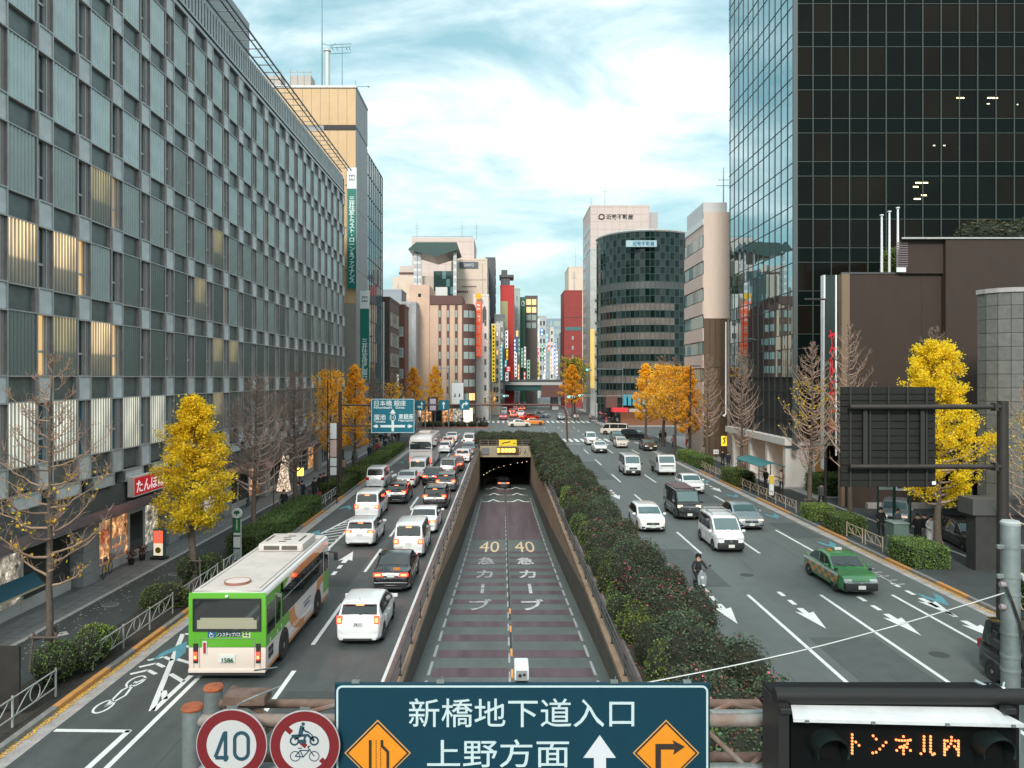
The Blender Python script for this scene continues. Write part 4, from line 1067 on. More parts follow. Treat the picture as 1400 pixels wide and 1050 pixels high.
COLS = [mat('far_%s' % n, c, 0.7, var=0.08, scale=0.3, dirt=0.1) for n, c in (('grey', (0.4, 0.41, 0.42)), ('cream', (0.6, 0.54, 0.47)), ('slate', (0.17, 0.19, 0.2)), ('pink', (0.55, 0.45, 0.43)), ('white', (0.66, 0.67, 0.67)), ('brown', (0.2, 0.13, 0.1)), ('blue', (0.25, 0.32, 0.38)))]
SIGC = [mat('sgn_%s' % n, c, 0.5, emit=c, es=0.3) for n, c in (('red', (0.7, 0.05, 0.05)), ('white', (0.8, 0.8, 0.8)), ('blue', (0.05, 0.15, 0.45)), ('teal', (0.05, 0.4, 0.45)), ('yellow', (0.85, 0.6, 0.05)), ('green', (0.3, 0.6, 0.4)), ('pink', (0.7, 0.35, 0.45)), ('orange', (0.85, 0.3, 0.08)))]
ADJ = ['grey', 'cream', 'slate', 'pinkish', 'white', 'brown', 'blue grey']
ord_ = ['first', 'second', 'third', 'fourth', 'fifth', 'sixth', 'seventh', 'eighth', 'ninth', 'tenth', 'eleventh', 'twelfth']
li = [(672, 684, 445, 205, 1), (676, 690, 432, 224, 2), (687, 701, 452, 248, 4), (697, 708, 460, 268, 0), (706, 716, 440, 290, 3), (716, 726, 455, 315, 5), (724, 734, 448, 345, 0), (732, 738, 437, 380, 4), (736, 747, 433, 430, 0), (741, 752, 440, 500, 6), (748, 757, 448, 580, 1), (744, 768, 436, 900, 6)]
for k, (a, c, yt, Y, ci) in enumerate(li):
 t = far('street_building', '%s building, %s from the brown corner along the left side of the far avenue' % (ADJ[ci], ord_[k]), a, c, yt, Y, COLS[ci], 12, wins=(2, 8, GLASSW if k % 2 else GLASSD, WS if k % 3 else FRAMED), side=(3, 7, GLASSD, FRAMED))
ri = [(768, 775, 455, 330, 2), (764, 771, 462, 420, 0), (761, 768, 470, 560, 4)]
for k, (a, c, yt, Y, ci) in enumerate(ri):
 far('street_building', '%s building, %s past the red tower on the right side of the far avenue' % (ADJ[ci], ord_[k]), a, c, yt, Y, COLS[ci], 14, wins=(1, 8, GLASSW, FRAMED))
# projecting shop signs in the canyon
CNAM = ['red', 'white', 'blue', 'teal', 'yellow', 'green', 'pink', 'orange']
sgs = [(672.5, 677, 444, 522, 196, 4), (683, 687, 470, 520, 208, 3), (691, 694.5, 452, 476, 226, 1), (692, 694.5, 478, 492, 226, 4), (689, 693, 492, 502, 226, 3), (692, 698, 501, 508, 226, 0), (691, 695, 509, 521, 226, 1), (702, 705.5, 463, 500, 240, 2), (703.5, 706.5, 482, 515, 238, 1), (712.5, 715, 476, 502, 262, 5), (716.5, 719, 474, 503, 262, 1), (720.5, 724.5, 492, 518, 275, 5), (726, 732, 448, 476, 300, 7), (731, 735, 466, 487, 300, 1), (738.5, 743, 449, 459, 330, 2), (744, 746, 478, 512, 345, 1), (749.5, 751.5, 466, 480, 360, 0), (754, 757, 475, 512, 400, 6), (757.5, 759.5, 468, 500, 430, 2), (760, 762.5, 480, 514, 430, 1), (764, 766, 500, 515, 420, 0), (708, 710, 498, 520, 250, 7), (734.5, 737, 494, 516, 310, 4), (747, 748.6, 455, 474, 350, 3), (686.5, 689, 448, 468, 224, 1), (697.5, 699.6, 470, 498, 248, 6), (708.6, 710.6, 462, 486, 262, 3), (723, 725.2, 470, 486, 296, 1), (735.2, 737, 476, 490, 326, 0), (740.5, 742.4, 470, 492, 340, 5), (752, 753.6, 486, 508, 392, 7), (727.4, 729, 500, 516, 300, 1), (716, 718.5, 508, 520, 262, 0), (699, 701, 508, 520, 240, 4)]
for k, (a, c, y0, y1, Y, ci) in enumerate(sgs):
 x0, x1 = X_at(a, Y), X_at(c, Y)
 t = thing('vertical_sign', None, 'sign', (x0, Y, Z_at(y1, Y)), group='projecting shop signs along the far avenue')
 t['label'] = '%s upright shop sign of the far avenue, %s %s one from the left' % (CNAM[ci], ordi(sorted((q[0], q[2]) for q in sgs if q[5] == ci).index((a, y0))), CNAM[ci])
 b = MB(); b.box(0, x1 - x0, 0, 0.6, 0, Z_at(y0, Y) - Z_at(y1, Y)); b.build('case', SIGC[ci], t)
 b = MB(); n = max(2, int((y1 - y0) / 5)); hh = Z_at(y0, Y) - Z_at(y1, Y)
 for q in range(n): b.box((x1 - x0) * 0.25, (x1 - x0) * 0.75, -0.03, 0.0, hh * (q + 0.2) / n, hh * (q + 0.75) / n)
 b.build('glyph_marks', SIGC[1] if ci not in (1, 4, 5) else FRAMED, t)
# -- elevated road across the avenue
t = thing('elevated_road', 'elevated road bridge with green girder crossing the far avenue', 'bridge', (0, 236, 0))
GIRD = mat('girder_green', (0.012, 0.075, 0.075), 0.5)
b = MB(); b.box(-60, 18, 0, 14, Z_at(534, 236), Z_at(526.5, 236)); b.build('girder', GIRD, t)
b = MB(); b.box(-60, 18, -0.6, 14.6, Z_at(526.5, 236), Z_at(522.5, 236)); b.build('parapet', mat('parapet_pale', (0.45, 0.46, 0.46), 0.7, dirt=0.2), t)
b = MB(); b.box(-60, 18, -0.4, -0.2, Z_at(520.8, 236), Z_at(519, 236)); b.box(-60, 18, -0.3, -0.2, Z_at(522.5, 236), Z_at(520.8, 236)); b.build('rail', FRAMED, t)
for x in (-30, -12, 16):
 b = MB(); b.box(x - 1, x + 1, 3, 11, 0, Z_at(534, 236)); b.build('pillar', mat('parapet_pale'), t)
b = MB(); b.box(11.5, 18.2, -0.9, 0.0, Z_at(543, 236), Z_at(527, 236)); b.build('brown_box', BRN2, t)
# == RIGHT SIDE
# -- dark tower
TX, TY = 25.0, 66.6
TG = mat('tower_glass', (0.012, 0.017, 0.016), 0.025, spec=1.0, metal=0.0)
TG2 = mat('tower_glass_warm', (0.010, 0.0085, 0.0065), 0.08, spec=0.10, var=0.25, scale=0.12)
TGF = mat('tower_glass_front', (0.006, 0.0085, 0.0075), 0.12, spec=0.08, var=0.3, scale=0.1)
SPG = mat('tower_spandrel', (0.004, 0.008, 0.007), 0.15, spec=0.08)
MIR = mat('tower_mirror', (0.33, 0.47, 0.50), 0.015, metal=1.0)
MUL = mat('tower_mullion', (0.055, 0.075, 0.068), 0.45, 0.2)
t = thing('glass_tower', 'tall dark glass office tower whose street side mirrors the sky, on the right', 'building', (TX, TY, 0))
TF = 3.7; PWD = 1.57; SH = 1.24; NF = 15
b = MB(); b.box(0.12, 34, 0.12, 19.3, 4.5, NF * TF); b.build('core', mat('tower_core', (0.02, 0.02, 0.02), 0.6), t)
# front: floors with vision + spandrel panes. height of a transom line: 42.27-... from the photo
ZO = Z_at(178 / 4, TY) - 20 * TF   # a spandrel top line
def zfl(j): return ZO + j * TF
def pane(face, i, z0, z1, m, nm):
 a0 = i * PWD + 0.03; a1 = (i + 1) * PWD - 0.03
 e = [rnd.gauss(0, 0.0022 if face == 's' else 0.004) for _ in range(3)]
 if face == 'f': P = lambda a, z, q: (a, -0.0 + q, z)
 else: P = lambda a, z, q: (-0.0 + q, a, z)
 am, zm = (a0 + a1) / 2, (z0 + z1) / 2
 b = MB()
 n = 4 if face == 's' else 2; vs = []
 for p in range(n + 1):
  for q in range(n + 1):
   u, v = p / n, q / n
   d_ = e[0] * 4 * u * (1 - u) + e[1] * (v - 0.5) + e[2] * (u - 0.5)
   vs.append(P(a0 + (a1 - a0) * u, z0 + (z1 - z0) * v, d_))
 fs = [(p * (n + 1) + q, (p + 1) * (n + 1) + q, (p + 1) * (n + 1) + q + 1, p * (n + 1) + q + 1) for p in range(n) for q in range(n)]
 if face == 's': fs = [f[::-1] for f in fs]
 b.add(vs, fs)
 o = b.build(nm, m, t)
 for pl in o.data.polygons: pl.use_smooth = True
 return o
jmax = 20
rows_f = [j for j in range(0, 22) if zfl(j) > 8 and zfl(j) < 46]
for j in rows_f:
 for i in range(0, 13):
  r_ = rnd.random()
  m = TGF if r_ < 0.6 else TG2
  if i > 11: m = TG2
  pane('f', i, zfl(j) + 0.02, zfl(j) + TF - SH - 0.02, m, 'vision_pane')
  pane('f', i, zfl(j) + TF - SH + 0.02, zfl(j) + TF - 0.02, SPG, 'spandrel_pane')
for j in rows_f:
 for i in range(0, 12):
  pane('s', i, zfl(j) + 0.02, zfl(j) + TF - SH - 0.02, MIR, 'vision_pane')
  pane('s', i, zfl(j) + TF - SH + 0.02, zfl(j) + TF - 0.02, MIR, 'spandrel_pane')
# the part of the tower outside the photograph in big sheets
b = MB(); zt = zfl(rows_f[-1]) + TF; b.quad((0, 0, zt), (34, 0, zt), (34, 0, NF * TF + 5), (0, 0, NF * TF + 5)); b.quad((13 * PWD, 0, 8), (34, 0, 8), (34, 0, zt), (13 * PWD, 0, zt)); b.build('upper_front_glass', TG2, t)
b = MB(); b.quad((0, 19.3, zt), (0, 0, zt), (0, 0, NF * TF + 5), (0, 19.3, NF * TF + 5)); b.build('upper_side_glass', MIR, t)
b = MB()
for i in range(22):
 if i: b.box(i * PWD - 0.04, i * PWD + 0.04, -0.11, 0.02, 4, NF * TF + 5)
b.build('front_mullion_set', MUL, t)
b = MB()
for j in range(2, 24):
 z = zfl(j)
 if z < 4: continue
 b.box(0, 34, -0.05, 0.02, z - 0.025, z + 0.025); b.box(0, 34, -0.05, 0.02, z + TF - SH - 0.025, z + TF - SH + 0.025)
b.build('front_transom_set', MUL, t)
b = MB()
for i in range(1, 13): b.box(-0.05, 0.02, i * PWD - 0.025, i * PWD + 0.025, 4, NF * TF + 5)
for j in range(2, 24):
 z = zfl(j)
 if z < 4: continue
 b.box(-0.04, 0.02, 0, 19.2, z - 0.03, z + 0.03); b.box(-0.04, 0.02, 0, 19.2, z + TF - SH - 0.03, z + TF - SH + 0.03)
b.build('side_grid', mat('side_grid_dark', (0.03, 0.04, 0.04), 0.5), t)
b = MB(); b.box(-0.12, 0.25, -0.14, 0.12, 3.5, NF * TF + 5); b.build('corner_post', mat('corner_post', (0.09, 0.11, 0.11), 0.5, 0.2), t)
CL = emis('ceiling_tube', (1.0, 0.85, 0.35), 3)
for px, py, w_ in ((1357, 134, 14), (1351, 142, 4), (1260, 250, 17), (1252, 255.5, 7), (1263, 267, 7), (1254, 272, 9), (1277, 199, 3), (1291, 199, 3), (1313, 134, 10), (1391, 143, 2)):
 b = MB(); x, z = X_at(px, TY) - TX, Z_at(py, TY); ww = w_ * TY / FPX / 2; b.box(x - ww, x + ww, -0.02, -0.01, z - 0.05, z + 0.05); b.build('lit_ceiling_tube', CL if w_ > 5 else mat('tube_dim', (0.4, 0.4, 0.35), 0.5, emit=(1, 0.9, 0.6), es=0.5), t)
# lower storeys of the tower and its white portico
b = MB(); b.box(3.9, 34, 2.5, 19, 0, 4.49); b.box(0.3, 34, 0.06, 0.11, 4.5, 9); b.build('base_glass', mat('base_glass', (0.025, 0.02, 0.016), 0.06, spec=0.8), t)
WST = mat('portico_stone', (0.74, 0.69, 0.64), 0.6, var=0.06, dirt=0.15)
t2 = thing('portico', 'white stone portico with deep pillars along the foot of the dark tower', 'portico', (24.6, 67.2, 0))
b = MB(); b.box(-0.2, 0.6, 0, 18, 3.85, 4.45); b.build('beam', WST, t2); b = MB(); b.box(0.6, 9, -0.1, 0.4, 3.85, 4.45); b.build('front_beam', WST, t2)
b = MB(); b.box(0.6, 9, 0.4, 17, 4.1, 4.4); b.build('canopy_slab', mat('slab_cream', (0.5, 0.47, 0.42), 0.7), t2)
for y in (0.4, 5.0, 10.0, 15.6):
 b = MB(); b.box(0.0, 2.6, y, y + 0.6, 0.1, 3.85); b.build('pillar', WST, t2)
b = MB(); b.box(3.2, 3.3, 0, 17, 0.1, 4.0); b.build('lobby_glass', mat('lobby_brown', (0.09, 0.05, 0.02), 0.2, emit=(1, 0.5, 0.15), es=0.05), t2)
for y in (2.4, 8, 13):
 b = MB(); b.box(3.1, 3.2, y, y + 2.4, 0.3, 3.4); b.build('lobby_display', mat('display_amber', (0.3, 0.14, 0.05), 0.4, emit=(1, 0.5, 0.15), es=0.25), t2)
b = MB(); b.box(-0.6, 3.5, -0.3, 17.3, 0.08, 0.22); b.build('step', GUT, t2)
# -- brown hall in front of the tower
HBR = mat('hall_brown', (0.044, 0.029, 0.022), 0.85, var=0.06, scale=0.5, dirt=0.22)
t = thing('brown_hall', 'windowless brown hall building in front of the glass tower', 'building', (25.3, 58, 0))
b = MB(); b.prism([(0.6, 0), (22, 0), (22, 7.5), (4.6, 7.5)], 0, 17.5, 'xy'); b.build('lower_wall', HBR, t)
b = MB(); xq = X_at(1233, 57.5) - 25.3; b.prism([(xq, -0.25), (24, -0.25), (24, 7.6), (xq + 5.2, 7.6)], 17.5, 20.0, 'xy'); b.build('upper_wall', HBR, t)
b = MB(); x = X_at(1292, 57.5) - 25.3; b.box(x, x + 16, -0.6, -0.01, 0, 19.98); b.build('front_wall', HBR, t)
b = MB(); b.box(0.0, 0.6, -0.05, 0.6, 0, 17.5); b.build('tan_edge', mat('edge_tan', (0.20, 0.14, 0.09), 0.6), t)
b = MB(); b.prism([(-0.05, -0.05), (22, -0.05), (22, 7.5), (4.5, 7.5)], 17.5, 17.62, 'xy'); b.build('coping', FRAMED, t); b = MB(); b.prism([(xq - .1, -0.7), (24, -0.7), (24, 7.6), (xq + 5.1, 7.6)], 20.0, 20.12, 'xy'); b.build('coping', FRAME, t)
b = MB(); x = X_at(1232.5, 57) - 25.3
for k in range(11): b.box(x - 0.02, x + 0.85, -0.3, -0.26, 18.0 + k * 0.17, 18.1 + k * 0.17)
b.build('louvre', mat('louvre_mauve', (0.16, 0.12, 0.13), 0.5), t)
b = MB(); b.box(x, x + 0.7, -0.3, -0.27, 17.6, 17.95); b.build('vent_cover', WS, t)
b = MB();
for x_, z_ in ((6.0, 9.8), (10.7, 12.6)): b.box(x_ - 0.02, x_ + 0.0, -0.012, 0.0, 4, 17.4)
b.box(0.6, 12, -0.01, 0, 9.2, 9.23); b.build('wall_joint', mat('joint_brownish', (0.03, 0.02, 0.018), 0.9), t)
for k, (px, pt) in enumerate(((1205.5, 295), (1216, 290), (1227.5, 285))):
 t3 = thing('flagpole', ['shortest white flagpole on the brown hall roof, left of three', 'middle white flagpole on the brown hall roof', 'tallest white flagpole on the brown hall roof, right of three'][k], 'flagpole', (X_at(px, 59), 59, 17.6), group='flagpoles on the brown hall roof')
 b = MB(); b.tube((0, 0, 0), (0, 0, Z_at(pt, 59) - 17.6), 0.1, 0.07, 8); b.build('pole', WS, t3, smooth=40); b = MB(); b.lathe([(0.0, 0), (0.14, 0.0), (0.14, 0.08), (0, 0.12)], 10, 'z', (0, 0, Z_at(pt, 59) - 17.6)); b.build('finial', WS, t3)
# projecting hall sign
t = thing('hall_sign', 'dark green projecting sign with red vertical Japanese lettering on the brown hall', 'sign', (X_at(1128, 57), 57, 0))
W = X_at(1144, 57) - X_at(1128, 57)
b = MB(); b.box(0, W, 0, 0.5, 5.0, Z_at(376, 57)); b.build('board', mat('hall_sign_green', (0.02, 0.035, 0.032), 0.3), t)
b = MB(); b.box(-0.12, 0.0, -0.05, 0.5, 3.0, Z_at(376, 57)); b.box(W - 0.12, W, -0.03, 0.0, 4.0, Z_at(376, 57)); b.build('white_edge', WS, t)
text('yakult', 0.5, 7.6, mat('letter_red', (0.4, 0.01, 0.02), 0.4, emit=(1, 0.02, 0.03), es=0.12), t, (W * .58, -0.03, Z_at(522, 57)))
# -- grey tiled drum and dark entrance
t = thing('tiled_drum', 'grey stone tiled tower with rounded corner at the right edge', 'building', (X_at(1336, 44.6), 43, 0))
TILE = mat('drum_tile', (0.15, 0.15, 0.135), 0.6, c2=(0.10, 0.105, 0.095), scale=4, bump=0.15, island=0.12, dirt=0.3)
R0 = 3.2; cxp, cyp = 1.6, 1.6
def drum_pts(r_): return [(-0.0 + 1.6 - r_ * math.cos(R(a)), 1.6 - r_ * math.sin(R(a))) for a in (0, 22.5, 45, 67.5, 90)]
b = MB(); b.prism([(6.2, 9)] + drum_pts(1.48) + [(9, 0.12), (9, 9)], 0, 14.5, 'xy'); b.build('core', mat('drum_core', (0.06, 0.06, 0.055), 0.9), t)
segs = [(p, q) for p, q in zip(drum_pts(1.6), drum_pts(1.6)[1:])] + [((1.6, 0), (3.4, 0)), ((3.4, 0), (5.2, 0)), ((5.2, 0), (7, 0))]
for j in range(15):
 z0 = 3.0 + j * 0.77
 for p, q in segs:
  if p[0] < 1.5 and q[0] < 1.5 and False: continue
  dx, dy = q[0] - p[0], q[1] - p[1]; L = math.hypot(dx, dy); ux, uy = dx / L * 0.012, dy / L * 0.012; nx, ny = -dy / L * -0.0, 0
  b = MB(); b.prism([(p[0] + ux, p[1] + uy), (q[0] - ux, q[1] - uy), (q[0] - ux + 0.05, q[1] - uy + 0.06), (p[0] + ux + 0.05, p[1] + uy + 0.06)], z0 + 0.012, z0 + 0.758, 'xy'); b.build('tile', TILE, t)
b = MB(); b.prism([(6.1, 9)] + drum_pts(1.68) + [(9, -0.06), (9, 9)], 14.5, 14.75, 'xy'); b.build('coping', GUT, t)
CHA = mat('charcoal_wall', (0.035, 0.034, 0.033), 0.7, var=0.2)
t = thing('entrance_wall', 'charcoal entrance wall with dark doorway below the tiled tower', 'wall', (X_at(1334, 38.5), 38.5, 0))
b = MB(); b.box(0, 9, 0, 0.8, 0, 2.9); b.build('wall', CHA, t); b = MB(); b.box(-0.2, 9, -0.1, 1.2, 2.9, 3.7); b.build('lintel', mat('lintel_grey', (0.08, 0.08, 0.078), 0.7, dirt=0.3), t)
t = thing('garage', 'dark brown parking recess behind the yellow ginkgo on the right', 'building', (25.3, 50.2, 0))
b = MB(); b.box(0.2, 12, 7.2, 7.6, 0.1, 4.0); b.build('back_wall', HBR, t); b = MB(); b.box(6, 12, -6.5, 7.2, 3.4, 4.2); b.build('roof_slab', CHA, t); b = MB(); b.box(9, 9.2, -6, 7.2, 0.1, 3.4); b.build('side_wall', HBR, t)
b = MB(); b.box(1.5, 9, 6.8, 7.2, 0.1, 0.5); b.build('planter_wall', GUT, t)
for k in range(3):
 b = MB(); b.box(0.4, 4.2, 2.2 - k * 2.4, 2.35 - k * 2.4, 0.115, 0.12); b.build('bay_line', mat('bay_red', (0.45, 0.09, 0.06), 0.6) if k % 2 == 0 else WPAINT, t)
# -- hedge planters and small wall further along
# -- beige building after the tower
t = thing('beige_office', 'pinkish beige office building with window bands next to the dark tower', 'building', (24.5, 94.8, 0))
WB = mat('beige_tile', (0.64, 0.49, 0.43), 0.7, var=0.05, scale=0.5, dirt=0.15)
WH2 = mat('end_wall_cream', (0.70, 0.56, 0.47), 0.75, var=0.04, dirt=0.12)
b = MB(); b.box(0.05, 9, 0.05, 9.6, 0, 28.5); b.build('body', WB, t)
b = MB(); b.box(0.0, 9, -0.1, 0.05, 17.0, 30.0); b.build('end_wall', WH2, t)
b = MB(); b.box(0.1, 3, 0.5, 9.0, 28.5, 31.3); b.build('roof_storey', mat('roof_white', (0.6, 0.6, 0.6), 0.6), t); b = MB(); b.box(-0.05, 0.2, 0, 9.6, 28.5, 29.2); b.build('parapet', WS, t)
for k in range(4):
 for z0, z1 in ((0, 5.5), (5.55, 11), (11.05, 16.95)):
  b = MB(); b.box(0.02 + k * 0.72, 0.70 + k * 0.72, -0.1, 0.05, z0, z1); b.build('brown_panel', mat('brown_panel', (0.12, 0.08, 0.05), 0.5, var=0.1), t)
for j in range(7):
 z = Z_at(340, 98) - 0.4 - j * 3.28
 b = MB(); b.box(-0.02, 0.06, 0.3, 9.4, z, z + 1.6); b.build('window_recess', GLASSD, t)
 for i in range(8):
  b = MB(); b.box(-0.1, -0.02, 0.4 + i * 1.13, 1.4 + i * 1.13, z + 0.1, z + 1.5); o = b.build('window', GLASSW if rnd.random() < 0.5 else GLASST, t)
 b = MB(); b.box(-0.12, 0.05, 0.0, 9.6, z - 1.6, z - 0.02)
 b.build('spandrel_band', WB, t)
antenna(t, 3, 2, 30, 6, 2)
# -- curved dark glass building
t = thing('curved_glass_building', 'dark curved glass office building with pale window bands on the far right corner', 'building', (0, 0, 0))
CG = [mat('curve_glass', (0.005, 0.011, 0.009), 0.03, spec=.35), mat('curve_glass_b', (0.01, 0.022, 0.02), 0.03, spec=.6)]
CBAND = mat('band_pane', (0.15, 0.125, 0.11), 0.3, var=0.25, scale=0.5)
arc = []
P0 = Vector((20.5, 170)); P3 = Vector((38.5, 162)); P1 = Vector((21.5, 158.5)); P2 = Vector((31, 155.5))
NS = 22
for k in range(NS + 1):
 s = k / NS; arc.append(P0 * (1 - s) ** 3 + P1 * 3 * s * (1 - s) ** 2 + P2 * 3 * s * s * (1 - s) + P3 * s ** 3)
zt = 40.0; rows = 24; zb = 4.2; rh = (zt - zb) / rows
b = MB(); b.prism([(38.5, 190), (26, 190)] + [(p.x + 0.2, p.y + 0.35) for p in arc], 0.1, zt - 0.1, 'xy'); b.build('core', GLASSD, t)
npane = 0
mulb = MB()
for j in range(rows):
 z0 = zb + j * rh; z1 = z0 + rh
 for k in range(NS):
  p, q = arc[k], arc[k + 1]
  dd = (q - p); ins = dd * 0.06
  a, c = p + ins, q - ins
  band = (j % 2 == 1) and j < 15 and k < 19
  dark = j == 16
  vs = [(a.x, a.y, z0 + 0.06), (c.x, c.y, z0 + 0.06), (c.x, c.y, z1 - 0.06), (a.x, a.y, z1 - 0.06)]
  if k < 1: band = False
  b = MB(); b.add(vs, [(0, 1, 2, 3)])
  m = CBAND if band else (FRAMED if dark else CG[(j + k) % 2])
  npane += 1
  b.build('band_pane' if band else 'glass_pane', m, t)
 mulb.path([(p.x, p.y, z0) for p in arc], 0.06, 4)
for k in range(0, NS + 1): mulb.tube((arc[k].x, arc[k].y, zb), (arc[k].x, arc[k].y, zt), 0.06, n=4)
mulb.build('grid_frame', mat('grid_green', (0.05, 0.09, 0.085), 0.4), t)
b = MB(); b.path([(p.x, p.y, zt) for p in arc], 0.3, 6); b.build('roof_edge', FRAME, t)
b = MB(); b.box(25.0, 31.2, 157.6, 158.0, 36.4, 37.7); nb = b.build('name_banner', mat('banner_blue', (0.35, 0.5, 0.55), 0.5), t)
text('kintetsu', 4.4, 0.95, mat('banner_letter', (0.08, 0.2, 0.3), 0.5), t, (28.5, 157.55, 37.05))
b = MB(); b.box(24, 35, 157.6, 158.6, 0.1, 3.6); b.build('shop_glass_strip', mat('shop_warm_dark', (0.08, 0.04, 0.03), 0.4, emit=(1, 0.4, 0.15), es=0.08), t)
for k in range(7):
 b = MB(); x = 24.2 + k * 0.95; b.box(x, x + 0.65, 156.2, 156.4, 4.2, 6.4); b.build('blue_banner', mat('banner_cyan', (0.05, 0.32, 0.42), 0.5), t)
b = MB(); b.box(22.0, 25.0, 155.5, 158.5, 2.9, 3.7); b.build('red_awning', mat('awning_red', (0.5, 0.03, 0.04), 0.5, emit=(1, 0.05, 0.05), es=0.15), t); b = MB(); b.box(25.3, 28.6, 155.5, 158.5, 2.9, 3.5); b.build('grey_awning', FRAME, t)
# red brick ground storey corner
b = MB(); b.box(20.9, 23.2, 157.5, 160.0, 3.7, 6.5); b.build('brick_corner', BRN2, t)
# -- white block with company name
Yb = 219
t = block('white_name_building', 'tall pale building with dark company lettering at the top, behind the curved glass', X_at(807, Yb), X_at(888, Yb), Yb, Yb + 20, Z_at(283, Yb), PNK, parapet=0.6)
W = X_at(888, Yb) - X_at(807, Yb)
b = MB(); b.box(W + 0.1, W + 3, 3, 18, 0, Z_at(287, Yb)); b.build('darker_wing', mat('wing_grey', (0.42, 0.40, 0.39), 0.7), t)
text('kintetsu', 7.6, 1.55, mat('letter_black', (0.02, 0.02, 0.02), 0.4), t, (8.3, -0.03, Z_at(296.5, Yb)))
b = MB(); ring(b, 3.2, Z_at(296.5, Yb), 0.75, 0.7, 0.35, -0.06, -0.0, 'xz'); b.box(2.2, 4.0, -0.06, 0, Z_at(299.5, Yb), Z_at(298.8, Yb)); b.build('round_emblem', mat('letter_black'), t)
b = MB()
for k in range(14): b.box(0, W, -0.02, 0, Z_at(283, Yb) - k * 2.1, Z_at(283, Yb) - k * 2.1 + 0.07)
for k in range(9): b.box(k * 2.05, k * 2.05 + 0.07, -0.025, 0, 20, Z_at(283, Yb))
b.build('panel_joint', mat('joint_pinkish'), t)
for k in range(16):
 for i in range(3):
  b = MB(); b.box(-0.06, 0.0, 1 + i * 6.2, 6.4 + i * 6.2, 4 + k * 3.2, 5.6 + k * 3.2); b.build('side_window_strip', mat('strip_bluegrey', (0.28, 0.34, 0.37), 0.3), t)
antenna(t, 0.5, 2, Z_at(283, Yb), 3, 1); antenna(t, 4.4, 2, Z_at(283, Yb), 8, 1)
t = block('grey_side_block', 'narrow grey block with yellow lit stair strip left of the curved glass', X_at(807, 206), X_at(819, 206), 206, 216, Z_at(341, 206), FRAME)
b = MB(); b.box(0.0, 1.1, -0.1, 0, 7, Z_at(450, 206)); b.build('yellow_strip', mat('yellow_strip', (0.65, 0.45, 0.12), 0.5, emit=(1, 0.7, 0.2), es=0.15), t)
for k in range(9):
 b = MB(); b.box(1.2, 2.3, -0.9, 0, 6.5 + k * 3, 7.3 + k * 3); b.build('balcony', GUT if k % 2 else FRAME, t)
RBR = mat('brick_red', (0.30, 0.05, 0.045), 0.75, var=0.1, scale=0.8, dirt=0.1)
Yb = 256
t = block('red_brick_tower', 'plain red brick tower with small windows at the right end of the bridge', X_at(771.5, Yb), X_at(796, Yb), Yb, Yb + 16, Z_at(398, Yb), RBR, parapet=0.3)
b = MB()
for py in (433.5, 485.5): b.box(0, 6, -0.06, 0, Z_at(py + 0.7, Yb), Z_at(py, Yb))
b.build('stone_band', mat('joint_dark'), t)
b = MB(); b.box(0.3, 6, -0.08, 0, Z_at(452, Yb), Z_at(447, Yb)); b.build('window_band', GLASST, t)
for py in (462, 475.5, 488, 502):
 b = MB(); b.box(2.5, 3.1, -0.1, 0, Z_at(py + 2.5, Yb), Z_at(py - 2.5, Yb)); b.build('window', GLASSW if py < 500 else GLASSD, t)
t = block('cream_far_tower', 'cream tower with a mast rising behind the red brick tower', X_at(777.5, 320), X_at(797, 320), 320, 340, Z_at(366, 320), CRM)
antenna(t, 3, 1, Z_at(366, 320), 8, 1); antenna(t, 2.2, -0.5, Z_at(396, 320), 8, 3)
# filler blocks behind the street fronts so that other views close
t = block('rear_block', 'grey slab block standing back behind the brown hall', 62, 90, 70, 110, 30, COLS[0]); windows(t, 'n', 0.0, 1, 39, 3, 29, 8, 8, 3, 1.8, GLASSD, FRAME)
t = block('rear_block', 'cream slab block standing back behind the right beige office', 40, 70, 118, 128, 24, COLS[1]); windows(t, 'n', 0.0, 1, 9, 3, 23, 3, 6, 2, 1.8, GLASSD, FRAME)
t = block('rear_block', 'pinkish slab block standing back on the left of the crossing', -62, -36, 170, 200, 36, COLS[3]); windows(t, 'y', -0.02, 1, 25, 3, 35, 7, 10, 2.4, 1.8, GLASSD, FRAME)
# == VEHICLES
RUB = mat('tyre_rubber', (0.018, 0.018, 0.018), 0.8)
RIM = mat('wheel_rim', (0.35, 0.36, 0.37), 0.35, 0.8)
CARGL = mat('car_glass', (0.016, 0.022, 0.022), 0.04, spec=1.0)
CARGL2 = mat('car_glass_sky_tint', (0.06, 0.115, 0.12), 0.04, spec=1.0)  # windscreen glass with the teal sky reflection put into its colour
TRIM = mat('black_trim', (0.018, 0.018, 0.019), 0.5)
CHROME = mat('chrome', (0.6, 0.62, 0.63), 0.15, 1.0)
BRAKE = emis('brake_lamp_lit', (1.0, 0.022, 0.010), 4.5, (0.4, 0.01, 0.01))
BRCORE = emis('brake_lamp_core', (1.0, 0.16, 0.05), 4.0)
REDL = mat('tail_lens', (0.35, 0.012, 0.012), 0.2, spec=0.8)
HEADL = mat('head_lens', (0.55, 0.57, 0.57), 0.08, spec=1.0)
WARML = mat('head_lens_warm', (0.65, 0.5, 0.4), 0.15, emit=(1, 0.7, 0.5), es=0.35)
PLATE = mat('number_plate', (0.62, 0.64, 0.6), 0.5)
PTXT = mat('plate_text', (0.02, 0.10, 0.05), 0.5)
def paint(n, c, r=0.28, metal=0.0): return mat('paint_' + n, c, r, metal, coat=0.7, spec=0.5)
PWHITE = paint('white', (0.70, 0.71, 0.715)); PPEARL = paint('pearl', (0.62, 0.635, 0.65)); PBLACK = paint('black', (0.012, 0.012, 0.014), 0.2)
